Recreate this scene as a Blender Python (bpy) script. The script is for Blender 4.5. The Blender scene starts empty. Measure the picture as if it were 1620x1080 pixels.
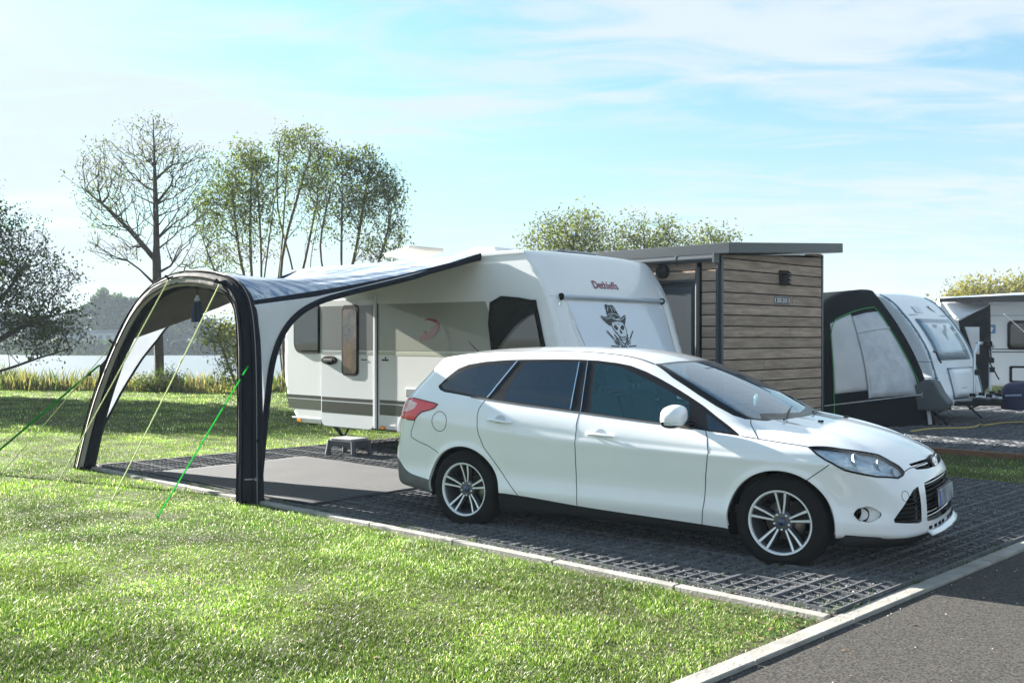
import bpy, bmesh, math, random
import numpy as np
from mathutils import Vector, Matrix
from mathutils import noise as mnoise

random.seed(7); rng = np.random.default_rng(7)
scene = bpy.context.scene
C = scene.collection
R = math.radians

# ------------------------------------------------------------------ camera
FPX, CAMH, HOR = 1550.0, 1.573, 533.0           # focal length in photo pixels, eye height, horizon row
cam_d = bpy.data.cameras.new('camera'); cam = bpy.data.objects.new('camera', cam_d); C.objects.link(cam)
cam_d.sensor_width = 36; cam_d.lens = FPX/1620*36; cam_d.clip_start = .1; cam_d.clip_end = 6000
cam.location = (0, 0, CAMH)
cam.rotation_euler = (math.pi/2-math.atan((540-HOR)/FPX), 0, 0)
scene.camera = cam

# ------------------------------------------------------------------ light and sky
SUN_AZ = R(-54); SUN_EL = R(21)
world = bpy.data.worlds.new('World'); scene.world = world; world.use_nodes = True
wn = world.node_tree; wn.nodes.clear()
def wnode(t, **k):
    n = wn.nodes.new(t)
    for a, b in k.items(): setattr(n, a, b)
    return n
def wlink(a, b): wn.links.new(a, b)
sky = wnode('ShaderNodeTexSky', sky_type='NISHITA', sun_disc=False)
sky.sun_elevation = SUN_EL; sky.sun_rotation = SUN_AZ % (2*math.pi); sky.air_density = 1.3; sky.dust_density = 1.6; sky.ozone_density = 2.5
bg = wnode('ShaderNodeBackground'); bg.inputs['Strength'].default_value = .05
wo = wnode('ShaderNodeOutputWorld')
tc = wnode('ShaderNodeTexCoord')
sep = wnode('ShaderNodeSeparateXYZ'); wlink(tc.outputs['Generated'], sep.inputs[0])
# cloud plane coordinates: direction / (z + c)
def wmath(op, a, b=None, c=None):
    n = wnode('ShaderNodeMath', operation=op)
    for i, v in enumerate((a, b, c)):
        if v is None: continue
        if isinstance(v, (int, float)): n.inputs[i].default_value = v
        else: wlink(v, n.inputs[i])
    return n.outputs[0]
zc = wmath('ADD', wmath('MAXIMUM', sep.outputs[2], 0.0), .09)
px = wmath('DIVIDE', sep.outputs[0], zc); py = wmath('DIVIDE', sep.outputs[1], zc)
comb = wnode('ShaderNodeCombineXYZ'); wlink(px, comb.inputs[0]); wlink(py, comb.inputs[1])
mp = wnode('ShaderNodeMapping'); wlink(comb.outputs[0], mp.inputs[0])
mp.inputs['Rotation'].default_value = (0, 0, R(24)); mp.inputs['Scale'].default_value = (.24, .50, 1); mp.inputs['Location'].default_value = (3.1, 1.7, 0)
n1 = wnode('ShaderNodeTexNoise'); wlink(mp.outputs[0], n1.inputs['Vector'])
n1.inputs['Scale'].default_value = 1.0; n1.inputs['Detail'].default_value = 9; n1.inputs['Roughness'].default_value = .56; n1.inputs['Distortion'].default_value = .9
mp2 = wnode('ShaderNodeMapping'); wlink(comb.outputs[0], mp2.inputs[0]); mp2.inputs['Rotation'].default_value = (0, 0, R(-12)); mp2.inputs['Scale'].default_value = (.9, 2.0, 1)
n2 = wnode('ShaderNodeTexNoise'); wlink(mp2.outputs[0], n2.inputs['Vector']); n2.inputs['Scale'].default_value = 1.7; n2.inputs['Detail'].default_value = 8; n2.inputs['Roughness'].default_value = .6; n2.inputs['Distortion'].default_value = 1.2
cl = wmath('ADD', wmath('MULTIPLY', n1.outputs[0], .62), wmath('MULTIPLY', n2.outputs[0], .38))
ramp = wnode('ShaderNodeMapRange', interpolation_type='SMOOTHSTEP'); wlink(cl, ramp.inputs[0])
ramp.inputs[1].default_value = .385; ramp.inputs[2].default_value = .56; ramp.inputs[3].default_value = 0.0; ramp.inputs[4].default_value = .95
# thin high veil all over, thicker to the horizon
veil = wnode('ShaderNodeMapRange', interpolation_type='SMOOTHSTEP'); wlink(sep.outputs[2], veil.inputs[0])
veil.inputs[1].default_value = 0.0; veil.inputs[2].default_value = .36; veil.inputs[3].default_value = .70; veil.inputs[4].default_value = .10
# more veil towards the sun side
dot = wmath('ADD', wmath('MULTIPLY', sep.outputs[0], -.787), wmath('MULTIPLY', sep.outputs[1], .617))
sunv = wnode('ShaderNodeMapRange', interpolation_type='SMOOTHSTEP'); wlink(dot, sunv.inputs[0]); sunv.inputs[1].default_value = .25; sunv.inputs[2].default_value = 1.0; sunv.inputs[3].default_value = 0; sunv.inputs[4].default_value = .20
k1 = wmath('SUBTRACT', 1.0, ramp.outputs[0]); k2 = wmath('SUBTRACT', 1.0, veil.outputs[0]); k3 = wmath('SUBTRACT', 1.0, sunv.outputs[0])
mask = wmath('SUBTRACT', 1.0, wmath('MULTIPLY', wmath('MULTIPLY', k1, k2), k3))
mix = wnode('ShaderNodeMix', data_type='RGBA'); wlink(mask, mix.inputs[0])
tint = wnode('ShaderNodeMix', data_type='RGBA', blend_type='MULTIPLY'); tint.inputs[0].default_value = 1; tint.inputs[7].default_value = (.42, .80, .90, 1)
wlink(sky.outputs[0], tint.inputs[6]); wlink(tint.outputs[2], mix.inputs[6]); mix.inputs[7].default_value = (2.95, 3.36, 3.66, 1)
wlink(mix.outputs[2], bg.inputs['Color']); wlink(bg.outputs[0], wo.inputs['Surface'])
sun_d = bpy.data.lights.new('sun', 'SUN'); sun_d.energy = 5.0; sun_d.angle = R(.5); sun_d.color = (1, .95, .86)
sun = bpy.data.objects.new('sun', sun_d); C.objects.link(sun)
SUNV = Vector((math.sin(SUN_AZ)*math.cos(SUN_EL), math.cos(SUN_AZ)*math.cos(SUN_EL), math.sin(SUN_EL)))
sun.rotation_euler = SUNV.to_track_quat('Z', 'Y').to_euler()
sun.location = (-30, 30, 30)
scene.view_settings.view_transform = 'Standard'; scene.view_settings.look = 'None'
scene.view_settings.exposure = 2.42; scene.view_settings.gamma = 1
scene.cycles.max_bounces = 8; scene.cycles.transparent_max_bounces = 24; scene.cycles.volume_bounces = 0
scene.cycles.caustics_reflective = False; scene.cycles.caustics_refractive = False
scene.cycles.sample_clamp_indirect = 8

# ------------------------------------------------------------------ materials
MATS = {}
def mat(name, col, rough=.6, metal=0., coat=0., spec=.5, var=0., vscale=3., col2=None, bump=0., bscale=40., trans=0., alpha=1., emit=None, stretch=(1, 1, 1), sharp=.17, translucent=0., detail=6., ior=1.45, rvar=0., coords='Object'):
    m = bpy.data.materials.new(name); m.use_nodes = True; nt = m.node_tree; b = nt.nodes['Principled BSDF']; out = nt.nodes['Material Output']
    def c4(c): return (c[0], c[1], c[2], 1)
    b.inputs['Base Color'].default_value = c4(col); b.inputs['Roughness'].default_value = rough; b.inputs['Metallic'].default_value = metal
    b.inputs['Coat Weight'].default_value = coat; b.inputs['Coat Roughness'].default_value = .04; b.inputs['Specular IOR Level'].default_value = spec
    b.inputs['Transmission Weight'].default_value = trans; b.inputs['Alpha'].default_value = alpha; b.inputs['IOR'].default_value = ior
    if var or bump or col2 is not None or rvar:
        t = nt.nodes.new('ShaderNodeTexCoord'); mpn = nt.nodes.new('ShaderNodeMapping'); mpn.inputs['Scale'].default_value = stretch
        nt.links.new(t.outputs[coords], mpn.inputs[0])
    if var or col2 is not None:
        n = nt.nodes.new('ShaderNodeTexNoise'); n.inputs['Scale'].default_value = vscale; n.inputs['Detail'].default_value = detail; n.inputs['Roughness'].default_value = .62
        nt.links.new(mpn.outputs[0], n.inputs['Vector'])
        mr = nt.nodes.new('ShaderNodeMapRange'); mr.inputs[1].default_value = .5-sharp; mr.inputs[2].default_value = .5+sharp; nt.links.new(n.outputs[0], mr.inputs[0])
        mx = nt.nodes.new('ShaderNodeMix'); mx.data_type = 'RGBA'
        c2 = col2 if col2 is not None else tuple(max(0, x*(1-var)) for x in col)
        mx.inputs[6].default_value = c4(c2); mx.inputs[7].default_value = c4(col); nt.links.new(mr.outputs[0], mx.inputs[0]); nt.links.new(mx.outputs[2], b.inputs['Base Color'])
        if rvar:
            mr2 = nt.nodes.new('ShaderNodeMapRange'); mr2.inputs[1].default_value = .3; mr2.inputs[2].default_value = .7; mr2.inputs[3].default_value = max(.02, rough-rvar); mr2.inputs[4].default_value = rough+rvar
            nt.links.new(n.outputs[0], mr2.inputs[0]); nt.links.new(mr2.outputs[0], b.inputs['Roughness'])
    if bump:
        n = nt.nodes.new('ShaderNodeTexNoise'); n.inputs['Scale'].default_value = bscale; n.inputs['Detail'].default_value = 5
        nt.links.new(mpn.outputs[0], n.inputs['Vector'])
        bp = nt.nodes.new('ShaderNodeBump'); bp.inputs['Strength'].default_value = bump; bp.inputs['Distance'].default_value = .02
        nt.links.new(n.outputs[0], bp.inputs['Height']); nt.links.new(bp.outputs[0], b.inputs['Normal'])
    if translucent:
        tr = nt.nodes.new('ShaderNodeBsdfTranslucent'); ms = nt.nodes.new('ShaderNodeMixShader'); ms.inputs[0].default_value = translucent
        src = b.inputs['Base Color'].links[0].from_socket if b.inputs['Base Color'].links else None
        if src: nt.links.new(src, tr.inputs['Color'])
        else: tr.inputs['Color'].default_value = c4(col)
        nt.links.new(b.outputs[0], ms.inputs[1]); nt.links.new(tr.outputs[0], ms.inputs[2]); nt.links.new(ms.outputs[0], out.inputs['Surface'])
    if emit:
        b.inputs['Emission Color'].default_value = c4(emit[0]); b.inputs['Emission Strength'].default_value = emit[1]
    MATS[name] = m
    return m
def attr_mat(name, attr, rough=.6, translucent=.4, spec=.3, gain=(1, 1, 1)):
    m = bpy.data.materials.new(name); m.use_nodes = True; nt = m.node_tree; b = nt.nodes['Principled BSDF']; out = nt.nodes['Material Output']
    a = nt.nodes.new('ShaderNodeAttribute'); a.attribute_name = attr
    nt.links.new(a.outputs['Color'], b.inputs['Base Color']); b.inputs['Roughness'].default_value = rough; b.inputs['Specular IOR Level'].default_value = spec
    tr = nt.nodes.new('ShaderNodeBsdfTranslucent'); g = nt.nodes.new('ShaderNodeMix'); g.data_type = 'RGBA'; g.blend_type = 'MULTIPLY'; g.inputs[0].default_value = 1
    nt.links.new(a.outputs['Color'], g.inputs[6]); g.inputs[7].default_value = (gain[0], gain[1], gain[2], 1); nt.links.new(g.outputs[2], tr.inputs['Color'])
    ms = nt.nodes.new('ShaderNodeMixShader'); ms.inputs[0].default_value = translucent
    nt.links.new(b.outputs[0], ms.inputs[1]); nt.links.new(tr.outputs[0], ms.inputs[2]); nt.links.new(ms.outputs[0], out.inputs['Surface'])
    return m
def glass_mat(name, tint, opacity, rough=.02, base=(.01, .012, .015), ior=1.52):
    """thin sheet: mixes a tinted clear sheet with a glossy dark coat"""
    m = bpy.data.materials.new(name); m.use_nodes = True; nt = m.node_tree; out = nt.nodes['Material Output']; b = nt.nodes['Principled BSDF']
    b.inputs['Base Color'].default_value = (*base, 1); b.inputs['Roughness'].default_value = rough; b.inputs['Specular IOR Level'].default_value = .6
    b.inputs['Coat Weight'].default_value = .6; b.inputs['Coat Roughness'].default_value = .02
    tp = nt.nodes.new('ShaderNodeBsdfTransparent'); tp.inputs['Color'].default_value = (*tint, 1)
    gl = nt.nodes.new('ShaderNodeBsdfGlossy'); gl.inputs['Roughness'].default_value = rough; gl.inputs['Color'].default_value = (.95, .97, 1, 1)
    fr = nt.nodes.new('ShaderNodeFresnel'); fr.inputs['IOR'].default_value = ior
    m1 = nt.nodes.new('ShaderNodeMixShader'); nt.links.new(fr.outputs[0], m1.inputs[0]); nt.links.new(tp.outputs[0], m1.inputs[1]); nt.links.new(gl.outputs[0], m1.inputs[2])
    m2 = nt.nodes.new('ShaderNodeMixShader'); m2.inputs[0].default_value = opacity; nt.links.new(m1.outputs[0], m2.inputs[1]); nt.links.new(b.outputs[0], m2.inputs[2])
    nt.links.new(m2.outputs[0], out.inputs['Surface'])
    return m

# ------------------------------------------------------------------ object helpers
def tag(o, label=None, cat=None, group=None, kind=None):
    if label: o['label'] = label
    if cat: o['category'] = cat
    if group: o['group'] = group
    if kind: o['kind'] = kind
    return o
def thing(name, loc=(0, 0, 0), rz=0., label=None, cat=None, group=None, kind=None, parent=None):
    o = bpy.data.objects.new(name, None); C.objects.link(o); o.location = loc; o.rotation_euler = (0, 0, rz)
    o.empty_display_size = .2
    if parent: o.parent = parent
    return tag(o, label, cat, group, kind)
def mesh_from(name, V, F, smooth=False, normals=None):
    """V (n,3) float, F list of tuples or (m,k) array"""
    me = bpy.data.meshes.new(name)
    V = np.asarray(V, np.float32).reshape(-1, 3)
    if isinstance(F, np.ndarray) and F.ndim == 2:
        k = F.shape[1]; n = len(F)
        me.vertices.add(len(V)); me.vertices.foreach_set('co', V.ravel())
        me.loops.add(n*k); me.loops.foreach_set('vertex_index', F.astype(np.int32).ravel())
        me.polygons.add(n); me.polygons.foreach_set('loop_start', np.arange(0, n*k, k, dtype=np.int32)); me.polygons.foreach_set('loop_total', np.full(n, k, np.int32))
        me.update(calc_edges=True)
    else:
        me.from_pydata([tuple(map(float, v)) for v in V], [], [tuple(map(int, f)) for f in F]); me.update()
    if smooth or normals is not None:
        me.polygons.foreach_set('use_smooth', np.ones(len(me.polygons), bool))
    if normals is not None:
        me.normals_split_custom_set_from_vertices([tuple(n) for n in normals.tolist()])
    return me
def link(name, me, m=None, parent=None, loc=None, rot=None):
    o = bpy.data.objects.new(name, me); C.objects.link(o)
    if m is not None:
        for x in (m if isinstance(m, (list, tuple)) else [m]): me.materials.append(x)
    if parent: o.parent = parent
    if loc is not None: o.location = loc
    if rot is not None: o.rotation_euler = rot
    return o
class MB:
    def __init__(s): s.v = []; s.f = []; s.mi = []; s.sm = []
    def add(s, V, F, mi=0, sm=False):
        n = len(s.v); s.v += [tuple(map(float, p)) for p in V]
        for f in F: s.f.append(tuple(n+i for i in f)); s.mi.append(mi); s.sm.append(sm)
        return s
    def box(s, c, d, rz=0, mi=0, M=None):
        hx, hy, hz = d[0]/2, d[1]/2, d[2]/2
        V = [Vector((x, y, z)) for z in (-hz, hz) for y in (-hy, hy) for x in (-hx, hx)]
        if M is None: M = Matrix.Translation(c) @ Matrix.Rotation(rz, 4, 'Z')
        V = [M @ p for p in V]
        return s.add(V, [(0, 2, 3, 1), (4, 5, 7, 6), (0, 1, 5, 4), (2, 6, 7, 3), (0, 4, 6, 2), (1, 3, 7, 5)], mi)
    def tube(s, pts, r, n=8, caps=True, mi=0, flat=None):
        P = [Vector(p) for p in pts]; m = len(P)
        rr = r if isinstance(r, (list, tuple, np.ndarray)) else [r]*m
        V = []; up = None
        for i in range(m):
            t = (P[min(i+1, m-1)]-P[max(i-1, 0)])
            if t.length < 1e-9: t = Vector((0, 0, 1))
            t.normalize()
            if up is None:
                up = Vector((0, 0, 1)) if abs(t.z) < .9 else Vector((1, 0, 0))
            a = t.cross(up)
            if a.length < 1e-6: a = t.cross(Vector((1, 0, 0)))
            a.normalize(); b = a.cross(t).normalized(); up = b
            for k in range(n):
                th = 2*math.pi*k/n; ca, sa = math.cos(th), math.sin(th)
                V.append(P[i]+rr[i]*(ca*a*(flat[0] if flat else 1)+sa*b*(flat[1] if flat else 1)))
        F = []
        for i in range(m-1):
            for k in range(n):
                k2 = (k+1) % n; F.append((i*n+k, i*n+k2, (i+1)*n+k2, (i+1)*n+k))
        s.add(V, F, mi, n > 4)
        if caps:
            s.add([V[k] for k in range(n)], [tuple(range(n))[::-1]], mi); s.add([V[(m-1)*n+k] for k in range(n)], [tuple(range(n))], mi)
        return s
    def lathe(s, prof, n=32, M=None, mi=0, sm=True, ang=(0, 2*math.pi)):
        """prof list of (r, h); axis = local z"""
        full = abs(ang[1]-ang[0]-2*math.pi) < 1e-6; nn = n if full else n+1; V = []
        for (r, h) in prof:
            for k in range(nn):
                th = ang[0]+(ang[1]-ang[0])*k/n; p = Vector((r*math.cos(th), r*math.sin(th), h)); V.append(M @ p if M else p)
        F = []
        for i in range(len(prof)-1):
            for k in range(n):
                k2 = (k+1) % nn if full else k+1; F.append((i*nn+k, i*nn+k2, (i+1)*nn+k2, (i+1)*nn+k))
        return s.add(V, F, mi, sm)
    def prism(s, poly, M, d, mi=0):
        """2D polygon in local xy, extruded along local z from 0 to d"""
        n = len(poly); V = [M @ Vector((x, y, 0)) for x, y in poly]+[M @ Vector((x, y, d)) for x, y in poly]
        A = sum(poly[i][0]*poly[(i+1) % n][1]-poly[(i+1) % n][0]*poly[i][1] for i in range(n))
        o = 1 if (A > 0) == (d > 0) else -1
        F = [tuple(range(n))[::-o], tuple(range(n, 2*n))[::o]]+[((i, (i+1) % n, n+(i+1) % n, n+i))[::o] for i in range(n)]
        return s.add(V, F, mi)
    def grid(s, fn, nu, nv, mi=0, sm=True):
        V = [fn(i/nu, j/nv) for j in range(nv+1) for i in range(nu+1)]
        F = [(j*(nu+1)+i, j*(nu+1)+i+1, (j+1)*(nu+1)+i+1, (j+1)*(nu+1)+i) for j in range(nv) for i in range(nu)]
        return s.add(V, F, mi, sm)
    def mesh(s, name):
        me = bpy.data.meshes.new(name); me.from_pydata(s.v, [], s.f); me.update()
        me.polygons.foreach_set('material_index', s.mi); me.polygons.foreach_set('use_smooth', s.sm)
        return me
    def build(s, name, m, parent=None, bev=0, seg=2, loc=None, rot=None, solid=0):
        o = link(name, s.mesh(name), m, parent, loc, rot)
        if solid:
            md = o.modifiers.new('thickness', 'SOLIDIFY'); md.thickness = solid
        if bev:
            md = o.modifiers.new('bevel', 'BEVEL'); md.width = bev; md.segments = seg; md.limit_method = 'ANGLE'; md.angle_limit = R(40); md.harden_normals = False
        return o
def rrect(x0, y0, x1, y1, r, n=5, rs=None):
    """rounded rectangle polygon, ccw; rs = radii of the corners bl, br, tr, tl"""
    rs = rs or (r, r, r, r); out = []
    for (cx, cy, a0, q) in ((x0+rs[0], y0+rs[0], 180, rs[0]), (x1-rs[1], y0+rs[1], 270, rs[1]), (x1-rs[2], y1-rs[2], 0, rs[2]), (x0+rs[3], y1-rs[3], 90, rs[3])):
        for k in range(n+1):
            a = R(a0+90*k/n); out.append((cx+q*math.cos(a), cy+q*math.sin(a)))
    return out
def ellipse(cx, cy, rx, ry, n=24): return [(cx+rx*math.cos(2*math.pi*k/n), cy+ry*math.sin(2*math.pi*k/n)) for k in range(n)]
def catmull(pts, closed=False, n=6):
    P = [np.array(p, float) for p in pts]; m = len(P); out = []
    rngi = range(m) if closed else range(m-1)
    for i in rngi:
        p0 = P[(i-1) % m] if closed or i > 0 else P[0]; p1 = P[i]; p2 = P[(i+1) % m]; p3 = P[(i+2) % m] if closed or i+2 < m else P[-1]
        for k in range(n):
            t = k/n; out.append(.5*((2*p1)+(p2-p0)*t+(2*p0-5*p1+4*p2-p3)*t*t+(3*p1-p0-3*p2+p3)*t**3))
    if not closed: out.append(P[-1])
    return out
def frame(o, x, y):
    """matrix with given origin and x / y axes, z = x cross y"""
    x = Vector(x).normalized(); y = Vector(y); z = x.cross(y).normalized(); y = z.cross(x)
    return Matrix(((x.x, y.x, z.x, o[0]), (x.y, y.y, z.y, o[1]), (x.z, y.z, z.z, o[2]), (0, 0, 0, 1)))
def text(name, s, size, M, m, parent, bold=0., ext=.001, align='CENTER', sx=1.):
    cu = bpy.data.curves.new(name, 'FONT'); cu.body = s; cu.size = size; cu.extrude = ext; cu.offset = bold; cu.align_x = align; cu.align_y = 'CENTER'
    t = bpy.data.objects.new(name, cu); C.objects.link(t); dg = bpy.context.evaluated_depsgraph_get()
    me = bpy.data.meshes.new_from_object(t.evaluated_get(dg)); bpy.data.objects.remove(t); me.materials.clear(); me.name = name
    o = link(name, me, m, parent); o.matrix_local = M @ Matrix.Diagonal((sx, 1, 1, 1))
    return o
def copy_thing(src, loc=None, rz=None, label=None):
    r = src.copy(); C.objects.link(r)
    if loc is not None: r.location = loc
    if rz is not None: r.rotation_euler = (0, 0, rz)
    if label: r['label'] = label
    for ch in list(src.children):
        c = ch.copy(); C.objects.link(c); c.parent = r
        for g in list(ch.children):
            d = g.copy(); C.objects.link(d); d.parent = c
    return r

# pitch coordinates: a across the pitch (parallel to the road kerb), b away from the road
P0 = (1.812, 5.454); E1 = (.72, .694); E2 = (-.734, .679)
def W(a, b, z=0.): return Vector((P0[0]+E1[0]*a+E2[0]*b, P0[1]+E1[1]*a+E2[1]*b, z))
_det = E1[0]*E2[1]-E1[1]*E2[0]
def AB(X, Y):
    dx, dy = X-P0[0], Y-P0[1]
    return (dx*E2[1]-dy*E2[0])/_det, (E1[0]*dy-E1[1]*dx)/_det
#CARFN-BEGIN
def nspline(xs, ys):
    """natural cubic spline, C2, linear extrapolation; returns vectorised callable"""
    xs = np.asarray(xs, float); ys = np.asarray(ys, float); n = len(xs)
    h = np.diff(xs); A = np.zeros((n, n)); r = np.zeros(n); A[0, 0] = A[-1, -1] = 1
    for i in range(1, n-1):
        A[i, i-1] = h[i-1]; A[i, i] = 2*(h[i-1]+h[i]); A[i, i+1] = h[i]
        r[i] = 6*((ys[i+1]-ys[i])/h[i]-(ys[i]-ys[i-1])/h[i-1])
    M = np.linalg.solve(A, r)
    s0 = (ys[1]-ys[0])/h[0]-h[0]*(2*M[0]+M[1])/6; s1 = (ys[-1]-ys[-2])/h[-1]+h[-1]*(2*M[-1]+M[-2])/6
    def f(x):
        x = np.asarray(x, float); i = np.clip(np.searchsorted(xs, x)-1, 0, n-2)
        xc = np.clip(x, xs[0], xs[-1]); H = h[i]; a = xs[i+1]-xc; b = xc-xs[i]
        v = M[i]*a**3/(6*H)+M[i+1]*b**3/(6*H)+(ys[i]/H-M[i]*H/6)*a+(ys[i+1]/H-M[i+1]*H/6)*b
        return v+np.where(x < xs[0], (x-xs[0])*s0, 0)+np.where(x > xs[-1], (x-xs[-1])*s1, 0)
    return f
def smax(a, b, k):
    h = np.clip(.5+.5*(a-b)/k, 0, 1)
    return b+(a-b)*h+k*h*(1-h)*.9
def smin(a, b, k): return -smax(-a, -b, k)
def sstep(a, b, x):
    t = np.clip((x-a)/(b-a), 0, 1); return t*t*t*(t*(6*t-15)+10)

_roof = nspline([-1.1, -.75, -.5, 0, .5, .9, 1.3, 1.65, 2.0], [1.32, 1.366, 1.418, 1.476, 1.490, 1.486, 1.462, 1.395, 1.28])
_glass = nspline([1.2, 1.65, 2.1, 2.5, 2.8], [1.605, 1.42, 1.213, 1.0, .825])
_hood = nspline([1.6, 2.2, 2.6, 3.0, 3.25, 3.42, 3.54, 3.66], [1.07, 1.03, .982, .903, .825, .745, .65, .53])
_nose = nspline([.15, .2, .24, .3, .45, .58, .68, .78], [3.50, 3.53, 3.54, 3.54, 3.53, 3.51, 3.475, 3.42])
_rear = nspline([.15, .25, .38, .5, .6, .68, .8, .95, 1.05, 1.2, 1.33, 1.45], [-.86, -.91, -.945, -.96, -.955, -.93, -.92, -.885, -.825, -.67, -.545, -.49])
_pz = nspline([.12, .2, .28, .35, .40, .48, .6, .74, .79, .825, .86, .90, .97, 1.03, 1.1], [.830, .862, .885, .897, .890, .882, .894, .908, .910, .901, .895, .884, .852, .815, .783])
_wx = nspline([-1.1, -.95, -.8, -.6, -.3, 0, .5, 1.3, 2.2, 2.65, 3.0, 3.25, 3.45, 3.6], [.72, .83, .895, .945, .975, .99, 1.0, 1.0, 1.0, .998, .965, .905, .82, .70])
_floor = nspline([-1, -.6, -.35, 0, 1, 2.3, 2.8, 3.1, 3.6], [.30, .275, .24, .185, .18, .18, .215, .25, .255])
_belt = nspline([-1, -.6, 0, 1, 2, 2.6, 3.6], [.16, .13, .085, -.003, -.09, -.13, -.16])
def car_f(x, y, z):
    a = np.sqrt(y*y+1e-6)
    # top surfaces
    crown = .045*(a/.6)**2
    roof = z-(_roof(x)-crown*.9)
    xg = x+.23*a*a
    gl = (z-_glass(xg))/1.12
    xh = x+.20*a*a
    hood = (z-(_hood(xh)-.035*(a/.7)**2+.012*np.exp(-((a-.56)/.07)**2)*sstep(3.4, 2.9, x)))/1.03
    cab = smax(roof, gl, .10)
    top = np.minimum(cab, hood)
    top = smin(cab, hood, .03)
    # sides
    zz = z-_belt(x)*sstep(.55, 1.0, z)
    w = _pz(np.minimum(zz, 1.1))-np.maximum(zz-1.1, 0)*.50
    w = w*_wx(x+.0*z)
    up = sstep(1.0, 1.35, z)
    w = w-.05*up*sstep(-.2, -.95, x)
    for cx in (0., 2.648):
        r = np.sqrt((x-cx)**2+(z-.316)**2)
        w = w+.012*np.exp(-((r-.36)/.035)**2)*sstep(.80, .62, z)
    side = (a-w)*.97
    # nose / tail with plan curvature
    ny = nspline([0, .3, .5, .65, .78, .9, 1.0], [0, .012, .045, .10, .19, .32, .50])(a)
    nose = (x+ny-_nose(z))*.95
    ry = nspline([0, .4, .6, .75, .88, 1.0], [0, .025, .07, .14, .25, .42])(a)
    rear = (_rear(z)+ry-x)*.93
    d = smax(top, side, .085)
    d = smax(d, nose, .07)
    d = smax(d, rear, .07)
    d = smax(d, _floor(x)-z, .05)
    d = smin(d, smax(smax(np.abs(z-1.345+.04*(a/.6)**2)-.024, (-.73+.85*a*a-x), .03), smax(a-.585, x+.3, .05), .03), .04)
    return d
def car_n(P, e=2e-3):
    f = car_f
    g = np.stack([f(P[:, 0]+e, P[:, 1], P[:, 2])-f(P[:, 0]-e, P[:, 1], P[:, 2]),
                  f(P[:, 0], P[:, 1]+e, P[:, 2])-f(P[:, 0], P[:, 1]-e, P[:, 2]),
                  f(P[:, 0], P[:, 1], P[:, 2]+e)-f(P[:, 0], P[:, 1], P[:, 2]-e)], 1)/(2*e)
    return g
def surface_nets(f, lo, hi, h):
    """naive surface nets + projection on f = 0; returns vertices, quads"""
    ax = [np.arange(lo[i], hi[i]+h*.5, h) for i in range(3)]
    X, Y, Z = np.meshgrid(*ax, indexing='ij')
    F = f(X, Y, Z); S = F < 0
    c = np.zeros(tuple(s-1 for s in S.shape), int)
    for i in (0, 1):
        for j in (0, 1):
            for k in (0, 1):
                c += S[i:i+S.shape[0]-1, j:j+S.shape[1]-1, k:k+S.shape[2]-1]
    act = (c > 0) & (c < 8)
    idx = -np.ones(c.shape, int); idx[act] = np.arange(act.sum())
    I = np.argwhere(act)
    P = np.zeros((len(I), 3)); n = np.zeros(len(I))
    o = [(0, 0, 0), (1, 0, 0), (0, 1, 0), (0, 0, 1), (1, 1, 0), (1, 0, 1), (0, 1, 1), (1, 1, 1)]
    for a in range(8):
        for b in range(a+1, 8):
            d = np.abs(np.array(o[a])-np.array(o[b]))
            if d.sum() != 1: continue
            fa = F[tuple((I+o[a]).T)]; fb = F[tuple((I+o[b]).T)]; m = (fa < 0) != (fb < 0)
            t = np.where(m, fa/np.where(m, fa-fb, 1), 0)
            p = (I+o[a])+t[:, None]*(np.array(o[b])-np.array(o[a]))
            P += np.where(m[:, None], p, 0); n += m
    P = P/n[:, None]*h+np.array(lo)
    q = []
    for ax_ in range(3):
        b_, c_ = [(1, 2), (2, 0), (0, 1)][ax_]
        sl0 = [slice(None)]*3; sl1 = [slice(None)]*3
        sl0[ax_] = slice(0, -1); sl1[ax_] = slice(1, None)
        ch = S[tuple(sl0)] != S[tuple(sl1)]
        E = np.argwhere(ch); E = E[(E[:, b_] > 0) & (E[:, c_] > 0) & (E[:, b_] < S.shape[b_]-1) & (E[:, c_] < S.shape[c_]-1)]
        fl = S[tuple(E.T)]
        def at(db, dc):
            K = E.copy(); K[:, b_] += db; K[:, c_] += dc; return idx[tuple(K.T)]
        Q = np.stack([at(-1, -1), at(0, -1), at(0, 0), at(-1, 0)], 1)
        Q[~fl] = Q[~fl][:, ::-1]; q.append(Q)
    Q = np.concatenate(q)
    def grad(P, e=2e-3):
        return np.stack([(f(P[:, 0]+(e if i == 0 else 0), P[:, 1]+(e if i == 1 else 0), P[:, 2]+(e if i == 2 else 0))
                          - f(P[:, 0]-(e if i == 0 else 0), P[:, 1]-(e if i == 1 else 0), P[:, 2]-(e if i == 2 else 0)))/(2*e) for i in range(3)], 1)
    for it in range(4):
        g = grad(P); v = f(P[:, 0], P[:, 1], P[:, 2]); gg = (g*g).sum(1)
        st = (-v/np.maximum(gg, .05))[:, None]*g; L = np.linalg.norm(st, axis=1, keepdims=True)
        P = P+st*np.minimum(1, h*.7/np.maximum(L, 1e-9))
    return P, Q
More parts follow.
